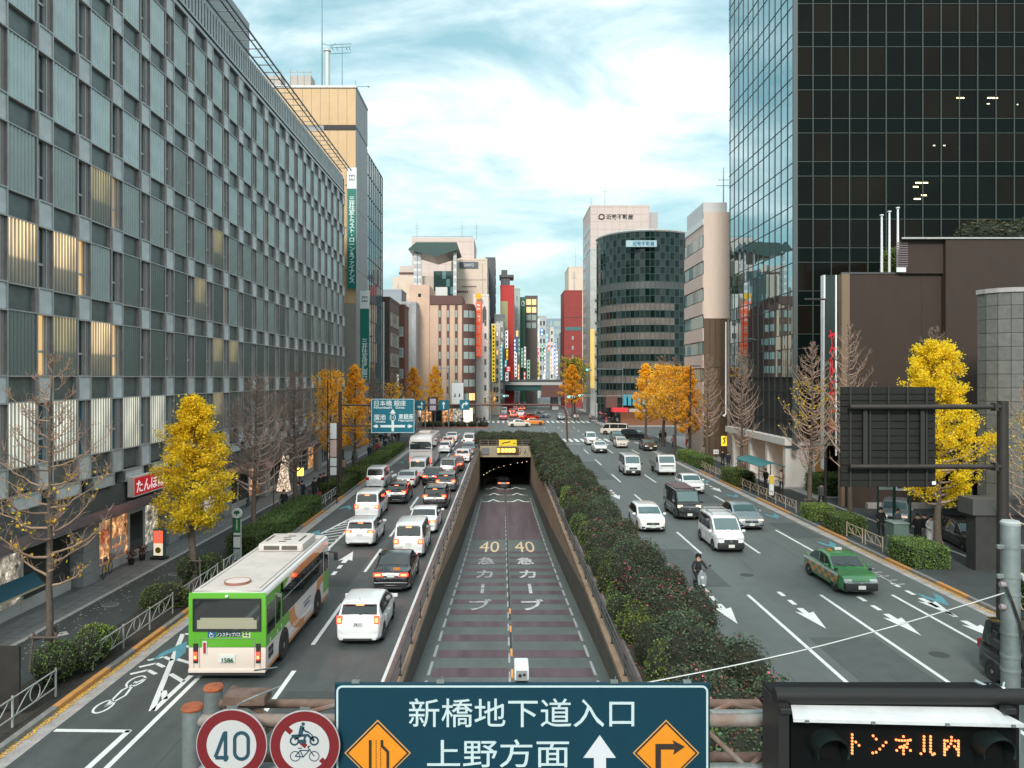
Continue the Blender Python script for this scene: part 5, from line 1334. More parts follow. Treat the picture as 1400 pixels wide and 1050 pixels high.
PSILV = paint('silver', (0.30, 0.34, 0.36), 0.25, 0.4); PDRED = paint('dark_red', (0.10, 0.012, 0.012)); PGREEN = paint('taxi_green', (0.05, 0.20, 0.075)); PTEAL = paint('teal', (0.05, 0.10, 0.11))
PORG = paint('orange', (0.72, 0.22, 0.02)); PPINK = paint('maroon_pink', (0.35, 0.08, 0.12)); PCREAM = paint('cream', (0.62, 0.55, 0.47)); PRED = paint('red', (0.5, 0.03, 0.02))
PGREY = paint('grey_blue', (0.14, 0.17, 0.18)); PGUN = paint('gunmetal', (0.05, 0.055, 0.06))
STY = {
 'sedan': dict(top=[(0, .42), (.012, .60), (.03, .655), (.14, .685), (.17, .71), (.30, .955), (.36, .985), (.45, 1.0), (.54, .985), (.60, .94), (.745, .665), (.93, .585), (.98, .50), (1, .34)], rg=(.175, .292), ws=(.605, .735), belt=.655, tb=.80, side=((.20, .335), (.345, .485), (.495, .70))),
 'hatch': dict(top=[(0, .40), (.012, .58), (.035, .64), (.055, .67), (.13, .93), (.17, .965), (.25, .985), (.42, 1.0), (.53, .98), (.59, .94), (.78, .665), (.94, .58), (.985, .47), (1, .32)], rg=(.062, .125), ws=(.60, .765), belt=.63, tb=.80, side=((.13, .215), (.225, .41), (.42, .73))),
 'wagon': dict(top=[(0, .38), (.01, .56), (.03, .62), (.045, .66), (.115, .93), (.14, .965), (.22, .985), (.40, 1.0), (.52, .98), (.585, .94), (.75, .665), (.94, .58), (.985, .48), (1, .33)], rg=(.052, .108), ws=(.592, .738), belt=.62, tb=.80, side=((.11, .24), (.25, .41), (.42, .69))),
 'suv': dict(top=[(0, .36), (.012, .54), (.03, .60), (.045, .64), (.10, .93), (.13, .965), (.22, .99), (.40, 1.0), (.53, .985), (.60, .94), (.74, .66), (.93, .60), (.985, .50), (1, .32)], rg=(.05, .095), ws=(.606, .73), belt=.60, tb=.82, side=((.11, .25), (.26, .42), (.43, .69))),
 'minivan': dict(top=[(0, .34), (.01, .50), (.022, .56), (.03, .60), (.065, .94), (.09, .975), (.2, .995), (.45, 1.0), (.62, .985), (.68, .945), (.85, .60), (.955, .52), (.988, .42), (1, .28)], rg=(.033, .062), ws=(.686, .84), belt=.55, tb=.84, side=((.075, .27), (.28, .50), (.51, .80))),
 'van': dict(top=[(0, .32), (.006, .50), (.012, .56), (.03, .93), (.05, .975), (.2, .995), (.5, 1.0), (.76, .985), (.81, .955), (.925, .58), (.975, .51), (.992, .42), (1, .26)], rg=(.014, .028), ws=(.815, .918), belt=.55, tb=.88, side=((.04, .33), (.34, .63), (.655, .88))),
}
_wh = {}
def wheel_meshes(r, w):
 k = (round(r, 3), w)
 if k not in _wh:
  a = MB(); a.lathe([(r * .64, -w / 2), (r * .93, -w / 2), (r, -w * .36), (r, w * .36), (r * .93, w / 2), (r * .64, w / 2)], 20, 'x')
  c = MB(); c.lathe([(0.02, -w / 2 - .004), (r * .2, -w / 2 - .004), (r * .24, -w * .34), (r * .55, -w * .38), (r * .66, -w / 2 - .002), (r * .66, w / 2 + .002), (r * .55, w * .38), (r * .24, w * .34), (r * .2, w / 2 + .004), (0.02, w / 2 + .004)], 18, 'x')
  for s in range(5):
   an = 2 * math.pi * s / 5;
   for sx in (-1, 1): c.add([(sx * (w * .36), r * .2 * math.cos(an - .5), r * .2 * math.sin(an - .5)), (sx * (w * .36), r * .2 * math.cos(an + .5), r * .2 * math.sin(an + .5)), (sx * (w * .46), r * .64 * math.cos(an + .16), r * .64 * math.sin(an + .16)), (sx * (w * .46), r * .64 * math.cos(an - .16), r * .64 * math.sin(an - .16))], [(0, 1, 2, 3)])
  _wh[k] = (a.mesh('tyre', [RUB], 40), c.mesh('rim', [RIM], 40))
 return _wh[k]
def wheel(t, x, y, r, w=0.2, nm='wheel'):
 a, c = wheel_meshes(r, w)
 o = link(nm, a, t, (x, y, r)); link('rim', c, o); return o
def car(kind, style, L, W, Hh, paintm, label, x, y, rz=0.0, away=True, end=True, cat='car', brake=False, glass=CARGL, low=None, grille=True, group=None, opts=()):
 """built facing +y; rear at -L/2"""
 S = STY[style]; top = S['top']
 def lerp(t, P):
  for (a, za), (b_, zb) in zip(P, P[1:]):
   if t <= b_: return za + (zb - za) * (t - a) / (b_ - a)
  return P[-1][1]
 def zt(t): return lerp(t, top) * Hh
 bw = S['belt'] * Hh
 def belt(t): return min(zt(t) - 0.012, bw + (0.03 * Hh) * (0.5 - t))
 WP = [(0, .86), (.015, .90), (.05, .95), (.12, .99), (.25, 1), (.75, 1), (.9, .97), (.96, .90), (.99, .80), (1, .70)] if style != 'van' else [(0, .93), (.01, .96), (.05, .99), (.2, 1), (.85, 1), (.95, .96), (.985, .9), (1, .82)]
 def wd(t): return lerp(t, WP) * W / 2
 def wr(t):
  q = max(0, min(1, (zt(t) - bw) / (Hh - bw)))
  return wd(t) * (0.93 + (S['tb'] - 0.93) * q)
 ts = sorted(set([a for a, _ in top] + [.08, .2, .25, .35, .5, .65, .7, .8, .87, .9, .96]))
 zb0 = 0.20 if style not in ('van',) else 0.24
 def ring_(t):
  w, r_, z = wd(t), wr(t), zt(t); be = belt(t); zb = zb0 + 0.06 * (1 if t < .02 or t > .98 else 0)
  h = [(0.0, zb), (w * .9, zb), (w * .985, zb + .07), (w, zb + (be - zb) * .45), (w * .985, be - 0.03), (w * .968, be), (r_ + 0.0, z - 0.035 * min(1, (z - be) / .3) - .006), (r_ * .90, z - 0.004), (r_ * .5, z + 0.012), (0, z + 0.018)]
  return h
 pts = []; n = 10
 for t in ts:
  h = ring_(t); yy_ = (t - .5) * L
  ringp = [(a, yy_, c) for a, c in h] + [(-a, yy_, c) for a, c in h[-2:0:-1]]
  pts.append(ringp)
 m = len(pts[0]); b = MB(); vs = [p for r_ in pts for p in r_]; fs = []
 mi = []
 for i in range(len(pts) - 1):
  for k in range(m): fs.append((i * m + k, i * m + (k + 1) % m, (i + 1) * m + (k + 1) % m, (i + 1) * m + k))
 fs.append(tuple(range(m))[::-1]); fs.append(tuple((len(pts) - 1) * m + k for k in range(m)))
 b.add(vs, [f[::-1] for f in fs])
 yc = y + (L / 2 if end else 0)
 t_ = thing(kind, label, cat, (x, yc, 0), rz if away else rz + math.pi, group)
 body = b.build('body', paintm, t_, smooth=38)
 P = lambda t: (t - .5) * L
 def topx(t, s, off):
  r_ = wr(t); xx = s * r_ * .90; z = zt(t) + (0.012 if abs(s) < .6 else 0.0)
  return (xx, P(t), z + off)
 def glasspatch(t0, t1, nm, off=0.012, ns=6, nt=4, inset=.04, mm=None):
  b = MB(); vs = []
  dz = zt(t1) - zt(t0); dy = (t1 - t0) * L; ln = math.hypot(dz, dy); ny, nz = (-dz / ln * off, dy / ln * off)
  for i in range(nt + 1):
   tt = t0 + (t1 - t0) * (inset + (1 - 2 * inset) * i / nt)
   for k in range(ns + 1):
    s = -1 + 2 * k / ns; p = topx(tt, s * .99, 0); vs.append((p[0], p[1] + ny, p[2] + nz + 0.004))
  fs = [(i * (ns + 1) + k, i * (ns + 1) + k + 1, (i + 1) * (ns + 1) + k + 1, (i + 1) * (ns + 1) + k) for i in range(nt) for k in range(ns)]
  b.add(vs, fs); return b.build(nm, mm or glass, t_, smooth=180)
 g1 = glasspatch(S['rg'][0], S['rg'][1], 'rear_window', mm=CARGL if glass is CARGL2 and away else None)
 g2 = glasspatch(S['ws'][0], S['ws'][1], 'windscreen', mm=CARGL if 'darkws' in opts else CARGL2)
 def sidept(t, u, off, sx):
  w0, w1 = wd(t) * .968, wr(t); z0, z1 = belt(t), zt(t) - 0.035 * min(1, (zt(t) - belt(t)) / .3) - .006
  return (sx * (w0 + (w1 - w0) * u + off), P(t), z0 + (z1 - z0) * u)
 for sx in (-1, 1):
  for (t0, t1) in S['side']:
   if 'cargo' in opts and (t0, t1) != S['side'][-1]: continue
   b = MB(); vs = []; cols = [t0 + (t1 - t0) * q / 6 for q in range(7)]
   for tt in cols:
    for u in (0.06, 0.5, 0.90): vs.append(sidept(tt, u, 0.014, sx))
   fs = [(i * 3 + k, i * 3 + k + 1, (i + 1) * 3 + k + 1, (i + 1) * 3 + k) for i in range(6) for k in range(2)]
   if sx < 0: fs = [f[::-1] for f in fs]
   b.add(vs, fs); b.build('side_window', CARGL, t_, smooth=180)
  b = MB()
  for tt in [s[1] + .004 for s in S['side'][:2]] + [S['side'][2][1] + .012]:
   b.path([(sx * (wd(tt) + .002), P(tt), 0.34), (sx * (wd(tt) + .003), P(tt), belt(tt) * .55 + .1), (sx * (wd(tt) * .972 + .002), P(tt), belt(tt) - .01)], 0.006, 4)
  b.build('door_seam', TRIM, t_)
  for tt in [s[0] + .03 for s in S['side'][1:]]:
   b = MB(); b.cbox(sx * (wd(tt) + .012), P(tt), belt(tt) - .12, .03, .17, .03, bev=.008); b.build('door_handle', paintm, t_)
  tm = S['ws'][1] - .045; b = MB(); b.cbox(sx * (wd(tm) + .10), P(tm), belt(tm) + .09, .20, .10, .14, bev=.03); b.build('wing_mirror', paintm if style != 'van' else TRIM, t_, smooth=50)
 r = .32 if W > 1.6 else .28
 if style in ('suv', 'van'): r = .34
 ya, yf = (-.5 + .19) * L, (-.5 + .815) * L
 if style == 'van': ya, yf = (-.5 + .2) * L, (-.5 + .80) * L
 for yy_ in (ya, yf):
  tt = yy_ / L + .5
  for sx in (-1, 1):
   b = MB(); n_ = 14; pts2 = [(yy_ + (r + .055) * math.cos(math.pi * q / n_), r + (r + .05) * math.sin(math.pi * q / n_)) for q in range(n_ + 1)] + [(yy_ - r - .055, .19), (yy_ + r + .055, .19)]
   x0 = sx * (wd(tt) - .12); x1 = sx * (wd(tt) + .006)
   b.prism(pts2, min(x0, x1), max(x0, x1), 'yz'); b.build('wheel_arch', TRIM, t_)
   wheel(t_, sx * (wd(tt) - .088), yy_, r)
 z0 = zb0
 RL = -L / 2; FL = L / 2
 b = MB(); b.cbox(0, RL + .02, z0 + .12, W * .80, .12, .16, bev=.03); b.cbox(0, RL + .04, zt(0.0) * .80, W * .86, .06, .07, bev=.02); b.build('rear_bumper', paintm, t_, smooth=40)
 b = MB(); b.cbox(0, RL - .02, z0 + .06, W * .62, .08, .09, bev=.02); b.build('rear_valance', TRIM, t_)
 zl = {'sedan': .56, 'hatch': .62, 'wagon': .60, 'suv': .60, 'minivan': .50, 'van': .40}[style] * Hh
 lw, lh = {'sedan': (.42, .15), 'hatch': (.20, .28), 'wagon': (.36, .17), 'suv': (.32, .20), 'minivan': (.28, .26), 'van': (.14, .38)}[style]
 for sx in (-1, 1):
  tt = 0.02; xw = wd(tt); b = MB(); yl = RL + (0.02 if style in ('van', 'minivan') else 0.045)
  b.cbox(sx * (xw - lw / 2 + .005), yl + .03, zl, lw, .12, lh, bev=.025)
  lo = b.build('tail_lamp', BRAKE if brake else REDL, t_, smooth=50)
  if brake:
   b = MB(); b.cbox(sx * (xw - lw * .45), yl - .035, zl, lw * .6, .02, lh * .55, bev=.008); b.build('lamp_core', BRCORE, lo)
 tt = S['rg'][1]
 b = MB(); b.cbox(0, P(tt) - .03, zt(tt) - .03, .30, .05, .04, bev=.01); lo = b.build('high_brake_lamp', BRCORE if brake else REDL, t_)
 b = MB(); b.cbox(0, RL - .012, zl * .86 if style not in ('sedan',) else zl * .98, .33, .02, .165, bev=.004); b.build('rear_plate', PLATE, t_)
 zf = top[-3][1] * Hh
 for sx in (-1, 1):
  tt = .975; xw = wd(tt); b = MB(); b.cbox(sx * (xw - .17), P(.965), zt(.965) - .10, .36, .22, .13 if style != 'van' else .2, bev=.04); b.build('head_lamp', WARML if 'warm' in opts else HEADL, t_, smooth=50)
  b = MB(); b.cbox(sx * (W * .34), FL - .02, .36, .2, .10, .09, bev=.02); b.build('fog_lamp', TRIM, t_)
 b = MB(); b.cbox(0, FL - .03, zt(.985) * .84, W * .46, .10, .15 * Hh / 1.45, bev=.03); g = b.build('grille', TRIM, t_)
 b = MB()
 for q in range(2): b.cbox(0, FL + .022, zt(.985) * .84 + (q - .5) * .07, W * .44, .012, .012)
 b.cbox(0, FL + .026, zt(.985) * .86, .12, .02, .09, bev=.006); b.build('grille_bar', CHROME, g)
 b = MB(); b.cbox(0, FL - .02, .30, W * .52, .14, .12, bev=.02); b.build('lower_intake', TRIM, t_)
 b = MB(); b.cbox(0, FL + .06, .42, .33, .02, .165, bev=.004); b.build('front_plate', PLATE, t_)
 if low:
  b = MB(); vs = []
  b.cbox(0, FL - .12, .42, W * .86, .34, .36, bev=.08); b.build('front_bumper', low, t_, smooth=40)
 if style in ('hatch', 'wagon', 'suv', 'minivan'):
  b = MB(); b.path([(0.02, P(S['rg'][0]) - .04, zt(S['rg'][0]) + .03), (.30, P(S['rg'][0]) + .02 - .03, zt(S['rg'][0]) + .10)], .012, 4); b.build('rear_wiper', TRIM, t_)
  tt = S['rg'][1] + .008; b = MB(); b.cbox(0, P(tt) - .07, zt(tt) + .01, W * .66, .18, .035, bev=.012); b.build('roof_spoiler', paintm, t_, smooth=50)
 b = MB()
 for sx in (-.35, .15): b.path([(sx * W * .5, P(S['ws'][1]) + .02, zt(S['ws'][1]) + .035), (sx * W * .5 + .45, P(S['ws'][1]) - .16, zt(S['ws'][1]) + .125)], .010, 4)
 b.build('wiper', TRIM, t_)
 return t_, dict(P=P, zt=zt, wd=wd, belt=belt, L=L, W=W, H=Hh)
# -- left carriageway, driving away
LC = 'cars queueing away from the camera on the left carriageway'
def at(px, py): return gp(px, py)
x, y = at(489, 884)
hb, D = car('hatchback', 'hatch', 4.1, 1.69, 1.52, PWHITE, 'white hatchback with lit brake lamps, nearest car right of the city bus', x, y, brake=True, group=LC, glass=CARGL2)
text('p2411', .26, .09, PTXT, hb, (0, -2.05 - .03, .80), name='plate_number')
b = MB(); b.tube((.0, -1.5, 1.5), (0, -1.7, 1.68), .008, n=4); b.build('aerial', TRIM, hb)
x, y = at(534, 812)
tx, D = car('taxi', 'sedan', 4.65, 1.70, 1.50, PBLACK, 'black taxi sedan with orange sticker in its rear window behind the white hatchback', x, y, brake=True, group=LC, glass=CARGL2, cat='taxi')
b = MB(); b.cbox(0, .1, 1.60, .42, .16, .14, bev=.04); b.build('roof_lamp', mat('lamp_pale', (.6, .6, .55), .4), tx); b = MB(); b.cbox(.22, -1.95, 1.03, .32, .03, .13); b.build('rear_sticker', PORG, tx)
b = MB(); b.cbox(0, -2.34, .50, 1.5, .04, .05, bev=.01); b.build('chrome_strip', CHROME, tx)
x, y = at(558, 764); car('minivan', 'minivan', 4.6, 1.72, 1.84, PWHITE, 'white minivan with black tailgate glass, directly ahead of the black taxi', x, y, brake=True, group=LC)
x, y = at(577, 731); car('sedan', 'sedan', 4.8, 1.84, 1.43, PWHITE, 'white low sedan with wide red tail lamps ahead of the white minivan', x, y, brake=True, group=LC, glass=CARGL2)
x, y = at(594, 697); car('suv', 'suv', 4.7, 1.84, 1.66, PBLACK, 'black SUV with lit brake lamps ahead of the white low sedan', x, y, brake=True, group=LC)
x, y = at(609, 673); car('sedan', 'suv', 4.5, 1.8, 1.55, PGUN, 'dark estate car close ahead of the black SUV', x, y, brake=True, group=LC)
x, y = at(611, 655); car('minivan', 'minivan', 4.6, 1.70, 1.80, PGREY, 'grey blue minivan in the middle lane beside the white delivery van', x, y + 1, brake=False, group=LC, glass=CARGL2)
x, y = at(621, 645); car('sedan', 'sedan', 4.7, 1.8, 1.45, PDRED, 'dark red sedan with glowing brake lamps beside the white coach', x, y, brake=True, group=LC, glass=CARGL2)
x, y = at(632, 633); car('wagon', 'wagon', 4.6, 1.8, 1.50, PWHITE, 'white estate ahead of the dark red sedan by the tunnel wall', x, y, brake=True, group=LC, glass=CARGL2)
x, y = at(640, 623); t, D = car('taxi', 'sedan', 4.65, 1.70, 1.50, PGREY, 'grey taxi with orange flank far up the lane by the tunnel wall', x, y, brake=False, group=LC, glass=CARGL2, cat='taxi')
b = MB(); b.cbox(.86, 0, .62, .03, 2.6, .35); b.build('orange_flank', PORG, t)
x, y = at(641, 611); car('minivan', 'minivan', 4.6, 1.75, 1.85, PPEARL, 'pale van with large black rear window near the tunnel portal fence', x, y, brake=False, group=LC)
x, y = at(653, 603); t, D = car('taxi', 'sedan', 4.6, 1.70, 1.50, PBLACK, 'farthest black and orange taxi in the queue by the hedge end', x, y, brake=True, group=LC, cat='taxi')
b = MB(); b.cbox(.87, 0, .62, .03, 2.6, .35); b.build('orange_flank', PORG, t)
x, y = at(491, 749); car('wagon', 'wagon', 4.5, 1.78, 1.50, PPEARL, 'white estate car following the white minivan ahead of the bus', x, y, brake=True, group=LC)
x, y = at(501, 711); car('minivan', 'minivan', 4.7, 1.80, 1.85, PWHITE, 'large white minivan with brake lamps lit ahead of the white estate', x, y, brake=True, group=LC, glass=CARGL2)
x, y = at(541, 690); t, D = car('taxi', 'wagon', 4.5, 1.72, 1.60, PBLACK, 'black taxi wagon beside the large white minivan in the bus lane', x, y, brake=True, group=LC, cat='taxi')
b = MB(); b.cbox(0, 0, 1.68, .42, .16, .12, bev=.04); b.build('roof_lamp', mat('lamp_pale'), t)
x, y = at(554, 668); car('sedan', 'sedan', 4.5, 1.72, 1.42, PWHITE, 'small white sedan ahead of the black taxi wagon', x, y, brake=False, group=LC)
x, y = at(571, 656); car('van', 'van', 4.7, 1.69, 1.98, PPEARL, 'white delivery van following close behind the coach', x, y, brake=True, group=LC, cat='van')
x, y = at(590, 664); car('taxi', 'sedan', 4.3, 1.6, 1.5, PBLACK, 'black taxi squeezing between the two lanes beside the delivery van', x - .1, y, brake=True, group=LC, cat='taxi')
x, y = at(503, 669); car('minivan', 'minivan', 4.7, 1.75, 1.85, PPEARL, 'white minivan with dark windows stopped in the bay by the kerb', -11.2, y, brake=False, group=LC)
x, y = at(607, 620); car('hatchback', 'hatch', 4.0, 1.7, 1.5, PWHITE, 'white hatchback half hidden ahead of the coach', x, y, brake=False, group=LC)
x, y = at(612, 612); car('hatchback', 'hatch', 3.9, 1.68, 1.5, PPEARL, 'pearl hatchback between the half hidden hatchback and the crosswalk', x, y, brake=True, group=LC)
x, y = at(617, 605); car('sedan', 'sedan', 4.6, 1.8, 1.45, PWHITE, 'white sedan with red lamps waiting at the far crosswalk line', x, y, brake=True, group=LC, glass=CARGL2)
car('taxi', 'sedan', 4.6, 1.7, 1.5, PBLACK, 'black taxi with red tail lamps driving into the tunnel', X_at(688.5, 107), 107, brake=True, group=LC, cat='taxi')[0].location.z = fz(109)
# -- right carriageway, coming towards the camera
RC = 'vehicles coming towards the camera on the right carriageway'
x, y = at(1178, 816)
t, D = car('taxi', 'sedan', 4.7, 1.72, 1.50, PGREEN, 'green taxi with orange and white checkered doors, nearest on the right carriageway', x, y, away=False, group=RC, cat='taxi', glass=CARGL, low=TRIM, opts=('darkws',))
CHK = MB()
for sx in (-1, 1):
 for k in range(10):
  for j in range(2):
   b = MB(); yy_ = -1.75 + k * .36; z = .42 + j * .19
   b.cbox(sx * (D['wd'](.5) + .004), yy_ + .18, z + .09, .008, .36, .19); b.build('check_square', PORG if (k + j) % 2 == 0 else PGREEN, t)
 b = MB(); b.cbox(sx * (D['wd'](.5) + .006), -.1, .86, .008, 4.0, .12); b.build('white_stripe', PWHITE, t)
b = MB(); b.cbox(0, -.1, 1.60, .34, .14, .14, bev=.04); b.build('roof_lamp', mat('lamp_pale'), t); b = MB(); b.cbox(.4, -.1, 1.55, .2, .1, .05); b.build('roof_marker', PORG, t)
b = MB(); b.cbox(0, 2.36, .62, 1.5, .05, .05, bev=.01); b.build('chrome_strip', CHROME, t)
for sx in (-.78, .78):
 b = MB(); b.cbox(sx, 1.5, 1.02, .16, .06, .1, bev=.02); b.build('fender_mirror', TRIM, t)
x, y = at(1000, 757)
t, D = car('van', 'minivan', 4.4, 1.70, 1.85, PWHITE, 'white small van with black front bumper and roof rack', x, y, away=False, group=RC, cat='van', low=TRIM, glass=CARGL)
b = MB()
for sx in (-.6, .6): b.tube((sx, -1.7, 1.94), (sx, .6, 1.94), .025, n=6)
for yy_ in (-1.6, -.6, .5): b.tube((-.6, yy_, 1.94), (.6, yy_, 1.94), .022, n=6); b.tube((-.6, yy_, 1.84), (-.6, yy_, 1.94), .02, n=5); b.tube((.6, yy_, 1.84), (.6, yy_, 1.94), .02, n=5)
b.build('roof_rack', mat('rack_alu', (.45, .46, .46), .4, .6), t)
x, y = at(1028, 726); t, D = car('sedan', 'sedan', 4.85, 1.80, 1.47, PSILV, 'silver sedan with black grille beside the white van with roof rack', x, y, away=False, group=RC, opts=('warm',))
x, y = at(943, 712)
t, D = car('van', 'van', 4.75, 1.72, 2.0, PBLACK, 'black delivery van with chequered roof and side windows blanked', x, y, away=False, group=RC, cat='van', opts=('warm', 'cargo'))
b = MB()
for i in range(5):
 for j in range(8): b.cbox(-.56 + i * .28, -2.0 + j * .42, 2.025, .24, .37, .012)
b.build('roof_panel_set', mat('roof_mauve', (.16, .11, .12), .4), t); b = MB(); b.cbox(0, 2.4, .92, 1.25, .04, .1, bev=.01); b.build('chrome_grille', CHROME, t)
b = MB(); b.cbox(.855, -1.7, 1.35, .03, .9, .55); b.build('pale_side_panel', PSILV, t)
x, y = at(893, 729); car('hatchback', 'hatch', 4.55, 1.76, 1.47, PWHITE, 'white hatchback passing close beside the flowering hedge', x, y, away=False, group=RC, opts=('warm',))
x, y = at(951, 676); car('sedan', 'sedan', 4.5, 1.75, 1.47, PWHITE, 'white sedan behind the black delivery van in the outer lane', x, y, away=False, group=RC)
x, y = at(866, 651); car('van', 'van', 4.7, 1.69, 1.98, PPEARL, 'white van with black lower front beside the small flatbed truck', x, y, away=False, group=RC, cat='van', low=TRIM)
x, y = at(822, 620); car('hatchback', 'hatch', 4.3, 1.72, 1.48, PWHITE, 'white car in the inner lane in front of the tall white kei van', x, y, away=False, group=RC, low=TRIM)
x, y = at(809, 609); car('van', 'minivan', 3.6, 1.50, 1.85, PWHITE, 'small tall white van on the far crosswalk', x, y, away=False, group=RC, cat='van')
x, y = at(851, 613); car('hatchback', 'hatch', 3.7, 1.62, 1.50, PCREAM, 'cream small car behind the flatbed truck', x, y, away=False, group=RC)
x, y = at(890, 617); car('sedan', 'sedan', 4.7, 1.82, 1.46, PBLACK, 'black sedan pulling along the far right kerb', x, y, away=False, group=RC, opts=('warm',))
x, y = at(864, 601); car('suv', 'suv', 4.6, 1.8, 1.6, PBLACK, 'black SUV turning side on at the crossing', x + 0.5, y + 1, R(62), False, end=False, group=RC)
x, y = at(836, 594); car('van', 'van', 4.7, 1.69, 1.95, PCREAM, 'white van seen side on turning across the junction', x + .5, y, R(72), True, end=False, group=RC, cat='van')
x, y = at(845, 604); car('hatchback', 'hatch', 3.9, 1.65, 1.5, PTEAL, 'dark teal car on the crosswalk behind the cream small car', x, y, away=False, group=RC, glass=CARGL2)
# black van at the right edge, nearer than everything
t, D = car('van', 'minivan', 4.8, 1.85, 1.93, PBLACK, 'black minivan cut off by the right edge of the picture beside the grey post', 16.55, 20.9, away=False, group=RC, cat='van')
# parked
PK = 'cars parked off the right footway'
t, D = car('hatchback', 'hatch', 4.6, 1.76, 1.47, PSILV, 'silver hatchback parked in the brown recess behind the green signboards', 26.6, 52.6, R(-28), False, end=False, group=PK, opts=('warm',))
t, D = car('suv', 'suv', 4.7, 1.82, 1.6, PBLACK, 'black car parked behind the trunk of the yellow ginkgo', 26.6, 44.4, R(-8), False, end=False, group=PK)
# -- beyond the crossing
FC = 'cars beyond the crossing'
def fcar(style, p, label, px, py, rz=0, away=True, brake=False, cat='car', L=4.6, kind='sedan'):
 x, y = at(px, py); return car(kind, style, L, 1.75, 1.5 if style != 'van' else 2.0, p, label, x, y, rz, away, end=abs(rz) < .3, brake=brake, group=FC, cat=cat)[0]
fcar('sedan', PCREAM, 'white and orange taxi crossing the junction side on', 710, 583.5, R(-90), cat='taxi', kind='taxi')
fcar('sedan', PORG, 'orange taxi side on behind the white taxi in the junction', 729, 581, R(-90), cat='taxi', kind='taxi')
fcar('sedan', PRED, 'red taxi with glowing lamps just past the far crosswalk', 724, 574, R(-60), brake=True, cat='taxi', kind='taxi')
fcar('sedan', PPINK, 'maroon car with red lamps at the left of the far crosswalk', 688, 574, 0, True, True)
fcar('van', PPEARL, 'white bus like van behind the maroon car', 689, 567, 0, True, False, 'van', kind='van')
fcar('sedan', PGREY, 'blue grey car pointing left beyond the far crosswalk', 741, 571, R(40), False)
fcar('hatch', PSILV, 'silver car parked by the yellow tree beyond the far crosswalk', 768, 574, 0, False, opts=None, kind='hatchback') if False else fcar('hatch', PSILV, 'silver car parked by the yellow tree beyond the far crosswalk', 768, 574, 0, False, kind='hatchback')
nm_ = ['nearest the crosswalk', 'second from the crosswalk', 'third from the crosswalk', 'fourth from the crosswalk', 'fifth from the crosswalk', 'sixth from the crosswalk', 'seventh from the crosswalk', 'eighth from the crosswalk', 'ninth from the crosswalk', 'tenth from the crosswalk', 'under the bridge shadow']
for k, (px, py, p) in enumerate(((702, 571, PRED), (712, 569.5, PPEARL), (700, 566, PRED), (706, 562.5, PGUN), (714, 562, PRED), (703, 559, PPEARL), (710, 557, PRED), (716, 556, PGUN), (706, 553.5, PRED), (713, 551.5, PPEARL), (709, 549.5, PRED))):
 o = fcar('sedan' if k % 3 else 'minivan', p, '%s car with red lamps in the far avenue queue, %s' % ({PRED: 'red', PPEARL: 'pale', PGUN: 'dark'}[p], nm_[k]), px, py, 0, True, True)
# -- city bus
BL, BW, BH = 8.9, 2.46, 2.86
bus = thing('city_bus', 'green cream and orange city bus seen from behind, nearest vehicle on the left', 'bus', (-8.82, 24.75 + BL / 2, 0))
BG = paint('bus_green', (0.10, 0.38, 0.02), .35); BC = paint('bus_cream', (0.66, 0.56, 0.49), .4); BO = paint('bus_orange', (0.62, 0.24, 0.06), .4); BWH = paint('bus_white', (0.66, 0.63, 0.61), .4)
ROOF = mat('bus_roof', (0.60, 0.55, 0.51), 0.6, var=0.07, scale=0.8, dirt=0.3)
h2 = BW / 2; r0, f0 = -BL / 2, BL / 2
def shell(name, y0, y1, z0, z1, m, rw=0.14, topround=True):
 b = MB(); prof = [(-h2, z0), (-h2, z1 - rw), (-h2 + .04, z1 - .05), (-h2 + .12, z1), (0, z1 + .03), (h2 - .12, z1), (h2 - .04, z1 - .05), (h2, z1 - rw), (h2, z0)] if topround else [(-h2, z0), (-h2, z1), (h2, z1), (h2, z0)]
 b.prism(prof, y0, y1, 'xz'); return b.build(name, m, bus, smooth=50)
shell('body', r0 + .06, f0, .32, BH, BWH)
b = MB(); b.box(-h2 + .03, h2 - .03, r0 + .10, f0 - .05, .28, .34); b.build('underside', TRIM, bus)
b = MB(); b.cbox(0, 0, BH + .035, BW - .3, BL - .2, .02); b.build('roof_skin', ROOF, bus)
b = MB()
for x in (-.95, .95): b.box(x - .012, x + .012, r0 + .3, f0 - 2.4, BH + .045, BH + .06)
b.build('roof_seam', mat('seam_grey', (.3, .28, .27), .7), bus)
# rear face panels
def rp(x0, x1, z0, z1, m, nm, p=.02, bev=0.0, d=.06):
 b = MB(); b.cbox((x0 + x1) / 2, r0 + d / 2 + .02 - p, (z0 + z1) / 2, x1 - x0, d, z1 - z0, bev=bev); return b.build(nm, m, bus, smooth=50 if bev else None)
rp(-h2, h2, 1.10, BH - .02, BG, 'rear_green_panel', .0, .025); rp(-h2, h2, .40, 1.09, BC, 'rear_cream_panel', .0, .02)
rp(-h2, h2, .30, .42, BC, 'rear_bumper', .05, .02); rp(-h2 + .02, h2 - .02, .20, .30, TRIM, 'rear_underrun', .0)
w_ = rp(-1.06, 1.06, 1.66, 2.62, CARGL, 'rear_window', .02)
b = MB()
for (a, c, e, f_) in ((-1.09, 1.09, 2.62, 2.66), (-1.09, 1.09, 1.62, 1.66), (-1.09, -1.05, 1.66, 2.62), (1.05, 1.09, 1.66, 2.62)): b.box(a, c, r0 - .025, r0 + .03, e, f_)
b.build('window_gasket', TRIM, w_)
b = MB(); b.box(-.95, .95, r0 - .004, r0 + .02, 1.70, 1.98); b.box(-.85, .85, r0 - .004, r0 + .02, 1.98, 2.05); b.build('blind', mat('blind_cream', (.32, .31, .22), .6), w_)
